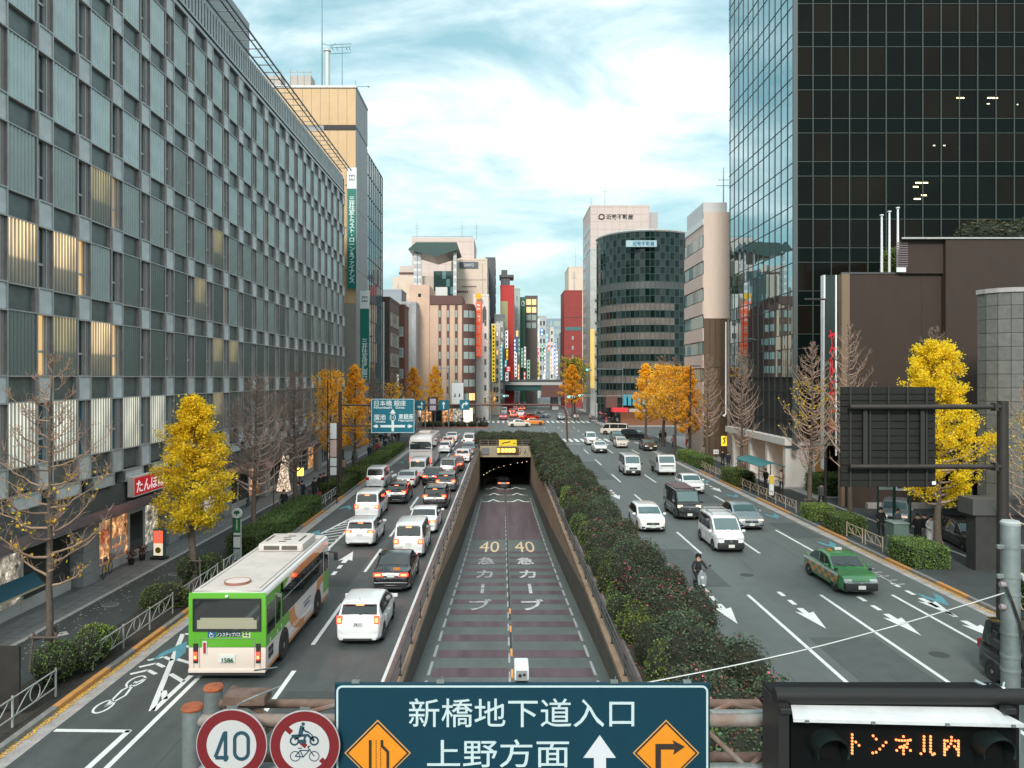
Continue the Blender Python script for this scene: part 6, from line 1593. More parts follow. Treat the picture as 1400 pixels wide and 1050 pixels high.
for sx in (-1, 1):
 l_ = rp(sx * 1.0 - .075, sx * 1.0 + .075, .60, 1.22, TRIM, 'tail_lamp', .025)
 b = MB(); b.cbox(sx * 1.0, r0 - .03, .84, .11, .02, .24, bev=.01); b.build('brake_lens', BRAKE, l_)
 b = MB(); b.cbox(sx * 1.0, r0 - .045, .80, .07, .02, .09, bev=.01); b.build('lamp_core', BRCORE, l_)
rp(-.78, -.64, .88, 1.30, mat('lamp_surround', (.6, .6, .58), .4), 'reverse_lamp', .025); rp(-.75, -.67, .92, 1.26, REDL, 'reverse_lens', .04)
rp(-.26, .26, .62, .86, PLATE, 'rear_plate', .03); text('p1586', .36, .14, PTXT, bus, (0.03, r0 - .045, .71), name='plate_number')
b = MB()
for x in (-1.06, -.88, .88, 1.06): b.box(x - .006, x + .006, r0 - .004, r0, .45, 1.4)
b.box(-.88, .88, r0 - .004, r0, 1.38, 1.392); b.build('hatch_seam', mat('seam_grey'), bus)
rp(-.62, -.36, 1.42, 1.62, mat('sign_blue', (.02, .10, .25), .5), 'wheelchair_sign', .008, d=.03)
b = MB(); ring(b, -.49, 1.49, .06, .06, .016, r0 - .012, r0 - .006, 'xz'); b.stroke([(-.53, 1.6), (-.51, 1.53), (-.45, 1.53), (-.42, 1.46)], .018, r0 - .012, r0 - .006, 'xz'); b.build('wheelchair_symbol', PWHITE, bus)
rp(-.34, .46, 1.44, 1.60, mat('strip_navy', (.02, .05, .06), .5), 'name_strip', .006, d=.03)
text('nonstep', .76, .13, mat('letter_white_bus', (.75, .75, .75), .5), bus, (.06, r0 - .018, 1.52))
rp(.50, .74, 1.42, 1.64, mat('sticker_cream', (.68, .68, .42), .5), 'pale_sticker', .006, d=.03)
b = MB()
for dx, dz in ((-.06, .05), (.05, .05), (-.05, -.03), (.05, -.04)): b.cbox(.62 + dx, r0 - .012, 1.53 + dz, .07, .01, .05)
b.build('sticker_marks', PTXT, bus)
b = MB(); b.cbox(0, r0 - .01, 2.74, .10, .08, .07, bev=.02); b.build('rear_camera', PWHITE, bus)
# right side (facing the street centre) and the same on the other side
for sx in (1, -1):
 def sp(y0, y1, z0, z1, m, nm, p=.012):
  b = MB(); xa, xb = sx * (h2 - .02), sx * (h2 + p); b.box(min(xa, xb), max(xa, xb), y0, y1, z0, z1); return b.build(nm, m, bus)
 sp(r0 + .03, r0 + 1.95, 1.10, BH - .14, BG, 'side_green_panel', .006)
 b = MB(); xa, xb = sx * (h2 - .02), sx * (h2 + .006); b.prism([(r0 + 1.95, 1.1), (r0 + 3.3, 1.1), (r0 + 2.6, 1.5), (r0 + 1.95, 1.9)], min(xa, xb), max(xa, xb), 'yz'); b.build('side_green_wedge', BG, bus)
 b = MB(); b.prism([(r0 + 1.7, BH - .16), (r0 + 2.8, BH - .14), (r0 + 1.9, BH - .5), (r0 + 1.7, BH - .5)], min(xa, xb), max(xa, xb), 'yz'); b.build('side_green_corner', BG, bus)
 b = MB(); b.prism([(r0 + 2.9, BH - .42), (r0 + 3.2, BH - .12), (f0 - .75, BH - .12), (f0 - .55, BH - .25), (f0 - .55, BH - .42)], min(xa, sx * (h2 + .008)), max(xa, sx * (h2 + .008)), 'yz'); b.build('orange_roof_stripe', BO, bus)
 n_ = 12
 b = MB(); outer = [(r0 + 2.7 + 1.9 * (1 - math.cos(R(90 * q / n_))) , 1.45 - 1.02 * math.sin(R(90 * q / n_))) for q in range(n_ + 1)]; inner = [(r0 + 3.4 + 1.5 * (1 - math.cos(R(90 * q / n_))), 1.45 - .82 * math.sin(R(90 * q / n_))) for q in range(n_ + 1)]
 b.prism(outer + inner[::-1], min(xa, sx * (h2 + .012)), max(xa, sx * (h2 + .012)), 'yz'); b.build('orange_curve', BO, bus)
 b = MB(); b.prism([(f0 - 2.0, 1.45), (f0 - .9, 1.45), (f0 - .9, 1.2), (f0 - 1.5, 1.15), (f0 - 2.3, .6), (f0 - 2.5, .5), (f0 - 2.6, .6)], min(xa, sx * (h2 + .010)), max(xa, sx * (h2 + .010)), 'yz'); b.build('orange_front_curve', BO, bus)
 sp(f0 - .95, f0 - .02, .62, 1.48, BG, 'front_green_panel', .008)
 sp(r0 + .1, f0 - .1, .32, .44, BO, 'orange_skirt_stripe', .006)
 if sx > 0:
  sp(f0 - 4.2, f0 - 3.1, 1.12, 1.17, mat('advert_grey', (.12, .18, .22), .5), 'advert_line'); sp(f0 - 4.1, f0 - 3.3, .96, 1.05, mat('advert_grey'), 'advert_line')
 gz0, gz1 = 1.50, 2.44
 sp(r0 + .18, r0 + .98, gz0 - .05, gz1 - .05, CARGL, 'side_window', .02); sp(r0 + 1.12, r0 + 1.62, gz0, gz1 - .0, CARGL, 'side_window', .02)
 yv = r0 + 1.85; k = 0
 while yv < f0 - 1.15:
  y2 = min(yv + 1.32, f0 - .98); g = sp(yv + .02, y2 - .02, gz0, gz1, CARGL, 'side_window', .018)
  b = MB(); xa2, xb2 = sx * (h2), sx * (h2 + .03); b.box(min(xa2, xb2), max(xa2, xb2), yv + .04, y2 - .04, 2.08, 2.11); b.build('sliding_rail', mat('rail_alu', (.35, .36, .36), .4, .5), g)
  yv = y2
 g = sp(f0 - .82, f0 - .12, 1.5, 2.5, CARGL, 'cab_window', .018)
 g = sp(r0 + .25, r0 + .85, .60, 1.02, mat('vent_frame', (.5, .46, .42), .5), 'engine_vent', .008)
 for i in range(2):
  for j in range(2):
   b = MB(); xb3 = sx * (h2 + .014); b.box(min(xa, xb3), max(xa, xb3), r0 + .29 + i * .28, r0 + .53 + i * .28, .63 + j * .2, .80 + j * .2); b.build('vent_grille', TRIM, g)
 for yw in (r0 + 2.05, f0 - 2.0):
  b = MB(); pts2 = [(yw + .60 * math.cos(math.pi * q / 14), .5 + .58 * math.sin(math.pi * q / 14)) for q in range(15)] + [(yw - .6, .3), (yw + .6, .3)]
  xa4, xb4 = sx * (h2 - .25), sx * (h2 + .016); b.prism(pts2, min(xa4, xb4), max(xa4, xb4), 'yz'); b.build('wheel_arch', TRIM, bus)
  wheel(bus, sx * (h2 - .12), yw, .48, .28)
 b = MB(); b.tube((sx * (h2), f0 - .1, 2.2), (sx * (h2 + .3), f0 + .12, 2.1), .02, n=5); b.cbox(sx * (h2 + .3), f0 + .12, 1.95, .16, .08, .36, bev=.03); b.build('wing_mirror', TRIM, bus)
for (yv, z) in ((r0 + .5, 1.2), (r0 + 1.3, 1.2), (r0 + 1.75, 1.25)):
 b = MB(); b.cbox(h2 + .01, yv, z, .012, .09, .12); b.build('small_label', PWHITE, bus)
b = MB(); b.box(-h2 + .05, h2 - .05, f0 - .0, f0 + .03, 1.3, 2.6); b.build('windscreen', CARGL2, bus)
b = MB(); b.cbox(.1, 2.2, BH + .20, 1.75, 2.1, .30, bev=.07); ac = b.build('cooling_unit', ROOF, bus, smooth=50)
b = MB()
for x in (-.35, .35): b.cbox(.1 + x, 1.14, BH + .20, .6, .02, .15)
for x in (-.6, .7): b.cbox(x, 2.2, BH + .352, .10, 1.1, .01)
for k in range(4): b.cbox(.05 + (k % 2) * .1, 1.6 + k * .35, BH + .352, .3, .14, .01)
b.build('unit_grille', mat('grille_brown', (.10, .085, .075), .6), ac)
b = MB(); b.cbox(.1, 3.6, BH + .13, 1.0, .7, .2, bev=.05); b.build('front_roof_box', ROOF, bus, smooth=50)
b = MB(); b.lathe([(0, .04), (.38, .04), (.42, .07), (.40, .12), (0, .14)], 24, 'z', (0.0, r0 + 1.0, BH)); b.build('roof_hatch', mat('hatch_pinkish', (.68, .58, .55), .5), bus, smooth=50)
ring_m = MB(); ring(ring_m, 0, r0 + 1.0, .41, .41, .025, BH + .05, BH + .13, 'xy', 24); ring_m.build('hatch_rim', mat('hatch_rim_red', (.3, .13, .1), .6), bus)
# -- white coach
x, y = at(575, 642)
t = thing('coach', 'tall white coach with domed rear and black rear window in the bus lane', 'coach', (x, y + 5.5, 0))
CW_ = BWH; L_, w2, hh = 11.0, 1.24, 3.55
b = MB()
prof = lambda k, zt_: [(-w2 * k, .35), (-w2 * k, zt_ - .35), (-w2 * k * .93, zt_ - .10), (-w2 * k * .75, zt_), (0, zt_ + .04), (w2 * k * .75, zt_), (w2 * k * .93, zt_ - .10), (w2 * k, zt_ - .35), (w2 * k, .35)]
sts = [(-5.5, .96, 3.0), (-5.4, .985, 3.3), (-5.1, 1, 3.5), (-4, 1, 3.55), (4.6, 1, 3.5), (5.2, .98, 3.3), (5.5, .95, 2.9)]
vs = []; fs = []
for yv, k, zt_ in sts: vs += [(a, yv, c) for a, c in prof(k, zt_)]
for i in range(len(sts) - 1):
 for k in range(9): fs.append((i * 9 + k, (i + 1) * 9 + k, (i + 1) * 9 + (k + 1) % 9, i * 9 + (k + 1) % 9))
fs.append(tuple(range(9))); fs.append(tuple(range(54, 63))[::-1]); b.add(vs, fs); b.build('body', CW_, t, smooth=35)
b = MB(); b.prism([(-1.1, 2.15), (1.1, 2.15), (1.12, 2.75), (.9, 2.95), (-.9, 2.95), (-1.12, 2.75)], -5.54, -5.38, 'xz'); b.build('rear_window', CARGL, t)
b = MB(); b.cbox(0, -5.52, 1.3, 2.2, .04, .04); b.cbox(0, -5.52, 1.95, 2.2, .04, .05); b.build('rear_crease', mat('seam_grey'), t)
for sx in (-1, 1):
 b = MB(); b.cbox(sx * 1.05, -5.5, .95, .16, .08, .5, bev=.02); b.build('tail_lamp', BRAKE, t)
 for k in range(7):
  b = MB(); b.cbox(sx * (w2 + .004), -4.6 + k * 1.42, 2.45, .03, 1.34, .95); b.build('side_window', CARGL, t)
 for yw in (-3.3, 3.6): wheel(t, sx * (w2 - .12), yw, .5, .28)
b = MB(); b.cbox(0, 0, 3.68, 1.3, 2.6, .2, bev=.06); b.build('roof_unit', BC, t, smooth=50); b = MB(); b.cbox(0, -3.4, 3.62, .5, .5, .08, bev=.02); b.build('roof_vent', FRAME, t)
b = MB(); b.cbox(0, -5.55, .5, 2.3, .12, .2, bev=.03); b.build('rear_bumper', BC, t)
# far white bus
x, y = at(689, 567)
# -- small flatbed truck
x, y = at(913, 651)
t = thing('flatbed_truck', 'small white flatbed truck beside the white van in the outer lane', 'truck', (x, y + 2.6, 0), math.pi, RC)
b = MB(); pr = [(.7, .45), (.7, 1.95), (.95, 2.02), (1.75, 1.98), (2.28, 1.25), (2.42, 1.1), (2.42, .45)]
b.prism(pr, -.83, .83, 'yz'); b.build('cab', PWHITE, t, smooth=30)
b = MB(); b.add([(-.72, 1.86, 1.88), (.72, 1.86, 1.88), (.76, 2.28, 1.29), (-.76, 2.28, 1.29)], [(0, 1, 2, 3)]); b.build('windscreen', CARGL2, t)
for sx in (-1, 1):
 b = MB(); b.prism([(.95, 1.25), (2.15, 1.25), (1.8, 1.82), (.95, 1.82)], *(sorted((sx * .82, sx * .845))), 'yz'); b.build('side_window', CARGL, t)
 b = MB(); b.cbox(sx * 1.0, 2.2, 1.55, .18, .08, .28, bev=.02); b.build('wing_mirror', TRIM, t)
 b = MB(); b.cbox(sx * .62, 2.42, .78, .26, .05, .16, bev=.02); b.build('head_lamp', HEADL, t)
 b = MB(); b.cbox(sx * .84, -1.0, .95, .04, 3.3, .38); b.build('side_gate', PGUN, t)
 for yw in (-1.5, 1.6): wheel(t, sx * .72, yw, .33, .2)
b = MB(); b.box(-.82, .82, -2.6, .62, .62, .78); b.build('bed', PGUN, t); b = MB(); b.box(-.8, .8, .60, .66, .78, 1.7); b.build('headboard', PGUN, t)
b = MB(); b.cbox(0, 2.42, .5, 1.6, .14, .22, bev=.03); b.build('front_bumper', PWHITE, t); b = MB(); b.cbox(0, 2.5, .5, .33, .02, .165); b.build('front_plate', PLATE, t)
b = MB(); b.cbox(0, 2.42, 1.0, 1.3, .03, .1); b.build('grille', TRIM, t)
# == TREES AND HEDGES
BARK = mat('bark', (0.10, 0.078, 0.062), 0.9, var=0.3, scale=8, bump=0.6, bscale=30)
BARKP = mat('bark_pale', (0.40, 0.28, 0.215), 0.9, var=0.25, scale=8, bump=0.4)
TWIG = mat('twig_brown', (0.26, 0.19, 0.16), 0.9, island=0.3)
TWIGR = mat('twig_reddish', (0.32, 0.21, 0.15), 0.9, island=0.3)
def leafmat(name, c, isl, tr=0.25):
 m = mat(name, c, 0.6, island=isl)
 t = m.node_tree; b = t.nodes['Principled BSDF']; out = t.nodes['Material Output']
 tl = N(t, 'ShaderNodeBsdfTranslucent'); ms = N(t, 'ShaderNodeMixShader'); ms.inputs[0].default_value = tr
 src = b.inputs['Base Color'].links
 if src: t.links.new(src[0].from_socket, tl.inputs[0])
 else: tl.inputs[0].default_value = (c[0], c[1], c[2], 1)
 t.links.new(b.outputs[0], ms.inputs[1]); t.links.new(tl.outputs[0], ms.inputs[2]); t.links.new(ms.outputs[0], out.inputs[0])
 return m
YEL = leafmat('ginkgo_yellow', (1.0, 0.77, 0.035), 0.28, .6)
YELG = leafmat('ginkgo_yellow_green', (0.88, 0.74, 0.04), 0.33, .6)
GLD = leafmat('ginkgo_orange', (1.0, 0.58, 0.055), 0.30, .6)
GRN = leafmat('hedge_green', (0.062, 0.088, 0.042), 0.6)
YG2 = leafmat('bush_yellow_green', (0.22, 0.26, 0.04), .4)
GRN2 = leafmat('bush_green', (0.10, 0.165, 0.035), 0.5)
GRY = leafmat('camellia_green', (0.060, 0.092, 0.048), 0.75)
REDL_ = leafmat('leaf_red_brown', (0.16, 0.06, 0.035), 0.5)
PINK = leafmat('blossom_pink', (0.55, 0.13, 0.16), 0.35)
def leaf_fan(b, p, s, r, mi=0):
 """small two-face leaf with random orientation"""
 n = Vector((r.gauss(0, 1), r.gauss(0, 1), r.gauss(0, 1) + .5)).normalized()
 u = n.orthogonal().normalized(); u.rotate(Matrix.Rotation(r.uniform(0, 6.28), 3, n)); v = n.cross(u)
 s *= r.uniform(.7, 1.3)
 o = len(b.v)
 b.v += [tuple(p - u * s * .5), tuple(p + v * s * .55), tuple(p + u * s * .5), tuple(p - v * s * .35 + n * s * .12)]
 b.f.append((o, o + 1, o + 2, o + 3)); b.m.append(mi)
def tree_mesh(seed, h, rmax, clear, nl, twigs, lean=0.25, fine=1, shape='cone', thick=.13, up=.75):
 """columnar street tree: trunk mesh, limb mesh and twig tip list"""
 r = random.Random(seed)
 tr = MB(); pts = []; n = 12; ox = oy = 0
 for i in range(n + 1):
  z = h * .97 * i / n
  if i > 1: ox += r.gauss(0, .035); oy += r.gauss(0, .035)
  pts.append(Vector((ox, oy, z)))
 rads = [thick * (1.25 if i == 0 else 1) * (1 - .93 * (i / n)) + .008 for i in range(n + 1)]
 tr.path(pts, rads, 9)
 def tp(z):
  f = max(0, min(.999, z / (h * .97))) * n; i = int(f); return pts[i].lerp(pts[min(n, i + 1)], f - i)
 br = MB(); tips = []
 for i in range(nl):
  f = (i + r.random()) / nl; z = clear + (h * .96 - clear) * f ** .92
  if shape == 'cone': rr = rmax * (1 - f) ** .62 * (.55 + .45 * min(1, f * 6))
  else: rr = rmax * math.sin(math.pi * (.12 + .86 * f)) ** .7
  rr *= r.uniform(.65, 1.12); a = i * 2.4 + r.uniform(-.5, .5)
  d = Vector((math.cos(a), math.sin(a), 0)); p0 = tp(z); segs = 5; P = [p0]
  rise = up * rr * r.uniform(.7, 1.3)
  for s in range(1, segs + 1):
   q = s / segs
   P.append(p0 + d * rr * (q ** .85) + Vector((r.gauss(0, .04) * rr, r.gauss(0, .04) * rr, rise * q ** 1.7)))
  r0 = max(.014, .045 * (1 - f) + .012) * (thick / .13)
  br.path(P, [r0 * (1 - .8 * s / segs) for s in range(segs + 1)], 5, 0, False)
  for k in range(twigs):
   q = r.uniform(.22, 1.0); ii = min(segs - 1, int(q * segs)); p = P[ii].lerp(P[ii + 1], q * segs - ii)
   dd = (P[ii + 1] - P[ii]).normalized(); side = Vector((r.gauss(0, .6), r.gauss(0, .6), r.uniform(.1, 1.0))).normalized()
   ln = rr * r.uniform(.18, .42) * (1.15 - .5 * q) + .12; e = p + (dd * .55 + side * .75).normalized() * ln
   m = p.lerp(e, .5) + Vector((r.gauss(0, .03), r.gauss(0, .03), -.03))
   br.path([p, m, e], [.012, .009, .006], 3, 0, False)
   tips.append((p, m, e))
   for w in range(fine):
    b0 = p.lerp(e, r.uniform(.2, .9)); e2 = b0 + Vector((r.gauss(0, .5), r.gauss(0, .5), r.uniform(0, .8))).normalized() * ln * .5
    br.path([b0, e2], [.008, .005], 3, 0, False); tips.append((b0, b0.lerp(e2, .5), e2))
 return tr, br, tips
def crown(tips, count, s, seed, mi_fn=None, spread=.10, sel=None):
 r = random.Random(seed); b = MB(); T = [t for t in tips if sel is None or sel(t)]
 for _ in range(count):
  p, m, e = r.choice(T); q = r.random(); pos = (p.lerp(m, q * 2) if q < .5 else m.lerp(e, q * 2 - 1))
  pos = pos + Vector((r.gauss(0, spread), r.gauss(0, spread), r.gauss(0, spread * .8)))
  leaf_fan(b, pos, s, r, mi_fn(pos, r) if mi_fn else 0)
 return b
_tv = {}
def variant(key, seed, h, rmax, clear, nl, twigs, leaves=0, ls=.1, lm=None, bark=BARK, twig=TWIG, sel=None, spread=.1, thick=.13, fine=1, shape='cone', up=.75, mi_fn=None):
 if key in _tv: return _tv[key]
 tr, br, tips = tree_mesh(seed, h, rmax, clear, nl, twigs, fine=fine, thick=thick, shape=shape, up=up)
 a = tr.mesh('trunk', [bark], 60); b = br.mesh('branches', [twig], 180)
 c = crown(tips, leaves, ls, seed + 5, mi_fn, spread, sel).mesh('crown', lm) if leaves else None
 _tv[key] = (a, b, c)
 return _tv[key]
def tree(v, label, x, y, s=1.0, rz=0.0, z=0.13, group=None, cat='tree', name='ginkgo_tree', sx=1.0):
 t = thing(name, label, cat, (x, y, z), rz, group); t.scale = (s * sx, s * sx, s)
 link('trunk', v[0], t); link('limbs', v[1], t)
 if v[2]: link('crown', v[2], t)
 return t
full = variant('full', 3, 8.9, 1.9, 2.3, 58, 6, 27000, .088, [YEL, YELG], spread=.13, thick=.16, mi_fn=lambda p, r: 1 if (p.z < 5.2 and r.random() < .6) or r.random() < .22 else 0, shape='cone', up=.35)
gold = variant('gold', 8, 11.5, 2.3, 2.7, 46, 8, 10000, .16, [GLD], spread=.13, thick=.17, up=.5, twig=TWIGR)
goldthin = variant('goldthin', 9, 11.5, 2.6, 3.0, 60, 9, 4600, .17, [GLD], spread=.16, thick=.18, up=.65, twig=TWIGR, sel=lambda t: t[0].z < 9.8)
big = variant('big', 14, 12.8, 2.75, 2.6, 84, 7, 34000, .10, [YEL, YELG], spread=.12, thick=.2, up=.55, mi_fn=lambda p, r: 1 if r.random() < .12 else 0, sel=lambda t: t[0].z < 11.4)
bareA = variant('bareA', 21, 10.7, 2.5, 2.7, 44, 8, 190, .10, [GLD, YEL], twig=TWIGR, spread=.06, thick=.12, up=.6, fine=3, mi_fn=lambda p, r: r.random() < .4, sel=lambda t: t[0].z < 6.4)
bareB = variant('bareB', 25, 10.5, 3.1, 2.8, 74, 9, 0, thick=.17, fine=3, up=.8)
bareC = variant('bareC', 29, 14.0, 2.3, 3.2, 82, 7, 0, twig=BARKP, thick=.18, fine=2, up=1.0)
bareD = variant('bareD', 33, 12.5, 2.4, 3.0, 76, 7, 420, .13, [YEL], twig=BARKP, thick=.17, fine=2, up=.95, sel=lambda t: 6 < t[0].z < 9.5 )
bareF = variant('bareF', 41, 9.5, 2.2, 2.4, 46, 6, 1500, .16, [GLD], twig=TWIGR, thick=.15, fine=1, up=.7, sel=lambda t: t[0].z < 8)
TG_ = 'street trees along the left footway'
tree(bareA, 'bare ginkgo with a few yellow leaves and strapped stakes, at the left edge', -15.0, 25.6, 1.0, .4, group=TG_)
tree(full, 'full yellow ginkgo next to the bus stop on the left footway', -14.45, 36.2, 1.0, 1.2, group=TG_, sx=1.15)
tree(bareB, 'bare dark tree just past the bus stop', -14.6, 45.5, 0.95, .3, group=TG_)
tree(bareB, 'bare dark tree beside the lit lantern sign', -14.6, 54.5, .98, 2.0, group=TG_)
tree(goldthin, 'thin orange leaved tree top rising beside the sign pole on the left', -14.6, 65.5, 1.02, 0.7, group=TG_, sx=.8)
tree(gold, 'golden ginkgo directly behind the arms of the blue direction sign', -14.5, 75.5, .97, 0.2, group=TG_, sx=.9)
tree(bareB, 'bare tree behind the blue direction sign', -14.7, 88, .95, 4.0, group=TG_)
tree(bareF, 'bare tree with sparse orange leaves beyond the blue direction sign', -14.7, 103, 1.1, 1.0, group=TG_)
tree(bareB, 'bare tree against the grey rendered wall', X_at(541, 126), 126, 1.05, 1.9, group=TG_)
tree(gold, 'round golden tree left of the beige building corner', X_at(567, 140), 140, 1.03, 2.5, group=TG_)
tree(gold, 'slim golden tree in front of the beige striped building', X_at(595, 155), 155, 1.08, 3.5, group=TG_)
TR_ = 'street trees along the right footway'
tree(big, 'big yellow ginkgo behind the dark sign back on the right', 23.2, 41.4, 1.0, .9, group=TR_)
tree(bareD, 'bare tree with yellow leaves left hanging, at the right edge', 25.0, 37.0, .82, 2.0, group=TR_)
tree(bareC, 'tall bare tree in front of the brown hall wall', 23.0, 51.4, .98, .4, group=TR_)
tree(bareD, 'bare tree with yellow tuft in front of the white portico end', 21.4, 54.2, 1.0, 1.4, group=TR_)
tree(bareC, 'bare tree by the teal bus shelter', 22.4, 73, .92, 2.2, group=TR_)
tree(bareC, 'bare tree before the beige office brown panels', 22.6, 86, .90, 3.3, group=TR_)
tree(gold, 'golden ginkgo nearest the beige office', 22.4, 93, .98, 1.0, group=TR_)
tree(goldthin, 'tall thin golden tree, second of the golden group on the right', 22.6, 102, 1.12, 4.4, group=TR_)
tree(goldthin, 'broad half bare golden tree, third of the golden group on the right', 22.5, 109, 1.15, 5.2, group=TR_, sx=1.15)
tree(gold, 'golden tree nearest the crossing on the right', X_at(883, 117), 117, 1.05, 0.0, group=TR_, sx=1.15)
tree(gold, 'golden tree in front of the red brick tower', X_at(783, 190), 190, 1.15, 2.7, group='trees beyond the crossing', sx=1.3)
tree(variant('grn', 51, 10, 3.0, 2.5, 50, 7, 6000, .22, [GRN2, GLD], spread=.2, shape='round', mi_fn=lambda p, r: r.random() < .35), 'olive green tree behind the golden one by the red brick tower', X_at(786, 200), 200, 1.45, 1.0, group='trees beyond the crossing', name='street_tree')
tree(bareF, 'small bare tree under the bridge left end', X_at(672, 175), 175, .8, 1.0, group='trees beyond the crossing')
# stakes around the first trunks
def stakes(x, y, label):
 t = thing('tree_support', label, 'tree support', (x, y, 0.13))
 for (dx, dy) in ((-.45, -.3), (.45, -.3), (0, .45)):
  b = MB(); b.tube((dx, dy, 0), (dx * .8, dy * .8, 1.25), .045, n=7); b.build('stake', BARK, t)
 for (a, c) in (((-.5, -.28, 1.1), (.5, -.28, 1.1)), ((-.42, -.3, 1.0), (.05, .45, 1.0)), ((.42, -.3, .95), (-.05, .45, .95))):
  b = MB(); b.tube(a, c, .04, n=7); b.build('cross_bar', BARK, t)
stakes(-15.0, 25.6, 'wooden stake frame round the bare tree at the left edge'); stakes(-14.45, 36.2, 'wooden stake frame round the yellow ginkgo trunk'); stakes(21.4, 54.2, 'wooden stake frame round the tree by the portico end')
# -- bushes
def bush_mesh(seed, rx, ry, h, n, s, mats, mi_fn=None, box=False):
 r = random.Random(seed); b = MB(); lumps = []
 for k in range(9): lumps.append((Vector((r.uniform(-.6, .6) * rx, r.uniform(-.6, .6) * ry, h * r.uniform(.35, .68))), r.uniform(.40, .62)))
 if box: lumps = [(Vector((x, y, h * .5)), .8) for x in (0,) for y in (0,)]
 for _ in range(n):
  if box:
   f = r.random(); p = Vector((r.uniform(-rx, rx), r.uniform(-ry, ry), r.uniform(0, h)))
   ax = r.choice('xxyyzz')
   if ax == 'x': p.x = r.choice((-1, 1)) * rx
   elif ax == 'y': p.y = r.choice((-1, 1)) * ry
   else: p.z = h
   p += Vector((r.gauss(0, .05), r.gauss(0, .05), r.gauss(0, .05)))
   rc = .16
  else:
   c, k = r.choice(lumps); d = Vector((r.gauss(0, 1), r.gauss(0, 1), r.gauss(0, 1))).normalized(); q = r.uniform(.80, 1.06)
   p = c + Vector((d.x * rx * k, d.y * ry * k, d.z * h * .48 * (k / .5))) * q
   if p.z < 0.02: p.z = r.uniform(0.02, .3)
  leaf_fan(b, p, s, r, mi_fn(p, r) if mi_fn else 0)
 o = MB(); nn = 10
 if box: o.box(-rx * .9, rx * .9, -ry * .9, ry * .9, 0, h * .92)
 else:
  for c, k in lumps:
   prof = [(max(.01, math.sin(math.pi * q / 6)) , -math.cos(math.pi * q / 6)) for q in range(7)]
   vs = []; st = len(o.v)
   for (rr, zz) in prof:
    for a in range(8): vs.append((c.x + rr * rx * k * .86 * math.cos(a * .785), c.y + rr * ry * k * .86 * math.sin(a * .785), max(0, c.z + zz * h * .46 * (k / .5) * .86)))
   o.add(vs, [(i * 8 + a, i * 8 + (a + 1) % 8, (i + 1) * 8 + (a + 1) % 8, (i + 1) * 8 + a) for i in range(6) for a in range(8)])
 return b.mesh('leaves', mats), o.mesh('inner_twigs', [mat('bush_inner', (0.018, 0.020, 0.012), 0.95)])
def pinkfn(f): return lambda p, r: 1 if (r.random() < f and p.z > .5) else 0
CAM = [bush_mesh(60 + k, 1.15, 1.25, 2.0, 14000, .065, [GRY, PINK, REDL_], lambda p, r, k=k: 1 if (r.random() < .035 * (k % 3) and p.z > .6) else (2 if r.random() < .06 else 0)) for k in range(4)]
CAMF = [bush_mesh(70 + k, 1.2, 1.4, 1.9, 4200, .12, [GRN, REDL_], lambda p, r: 1 if r.random() < .10 else 0) for k in range(3)]
LOW = [bush_mesh(80 + k, .9, 1.0, 1.2, 6000, .07, [GRN2, GRN, YG2], lambda p, r, k=k: (2 if r.random() < .16 * k else (1 if r.random() < .35 else 0))) for k in range(3)]
def bush(v, name, label, x, y, s=(1, 1, 1), rz=0, z=0.05, group=None, cat='bush'):
 t = thing(name, label, cat, (x, y, z), rz, group); t.scale = s
 link('leaves', v[0], t); link('inner_twigs', v[1], t); return t
ordn = [ordi(q) for q in range(20)]
yb = 14.0; k = 0
while yb < 62:
 sz = rnd.uniform(1.1, 1.3)
 bush(CAM[k % 4], 'camellia_bush', '%s camellia bush from the gantry, beside the oncoming lane%s' % (ordi(k), ', with pink flowers' if k % 4 in (1, 2) else ''), 5.98 + rnd.uniform(-.08, .06), yb, (sz * .86, sz * 1.05, sz * rnd.uniform(.66, .86)), rnd.uniform(0, 6), group='flowering bushes of the median')
 yb += 2.9; k += 1
yb = 13.5; k = 0
while yb < 62:
 sz = rnd.uniform(.8, 1.1)
 bush((LOW + [CAM[3]])[(k * 2 + k // 3) % 4], 'low_bush', '%s low %s bush from the gantry along the underpass rail' % (ordi(k), ['fresh green', 'yellowing', 'mixed green', 'grey green'][(k * 2 + k // 3) % 4]), 4.95 + rnd.uniform(-.08, .1), yb, (sz * (.8 if (k * 2 + k // 3) % 4 < 3 else .62), sz * (1.1 if (k * 2 + k // 3) % 4 < 3 else .85), sz * (1.1 if (k * 2 + k // 3) % 4 < 3 else .72)), rnd.uniform(0, 6), group='low bushes along the underpass rail')
 yb += 2.4; k += 1
yb = 63.0; k = 0
while yb < 116:
 for j, xx in enumerate((5.0, 6.45)):
  sz = rnd.uniform(.95, 1.15)
  bush(CAMF[(k + j) % 3], 'median_bush', '%s dark green bush %s, counting towards the tunnel portal' % (ordi(k), ['beside the rail', 'beside the oncoming lanes'][j]), xx + rnd.uniform(-.1, .1) + (0.4 if yb > 100 and j else 0), yb, (sz, sz * 1.05, sz * .78), rnd.uniform(0, 6), group='dark bushes of the far median')
 yb += 2.9; k += 1
k = 0
for yb in (107.6, 110.4, 113.2, 116):
 for xx in (-3.0, -1.2, .6, 2.4, 4.0):
  bush(CAMF[k % 3], 'portal_bush', '%s dark bush on top of the tunnel behind the portal fence' % ordi(k), xx, yb, (1, 1, .85), rnd.uniform(0, 6), z=.02, group='bushes on top of the tunnel'); k += 1
b = MB(); b.box(4.3, 7.55, 10, 118, -.04, .16); b.build('median_kerb', CONC, kind='structure')
b = MB(); b.box(4.4, 7.4, 10, 118, .16, .19); b.build('median_soil', SOIL, kind='structure')
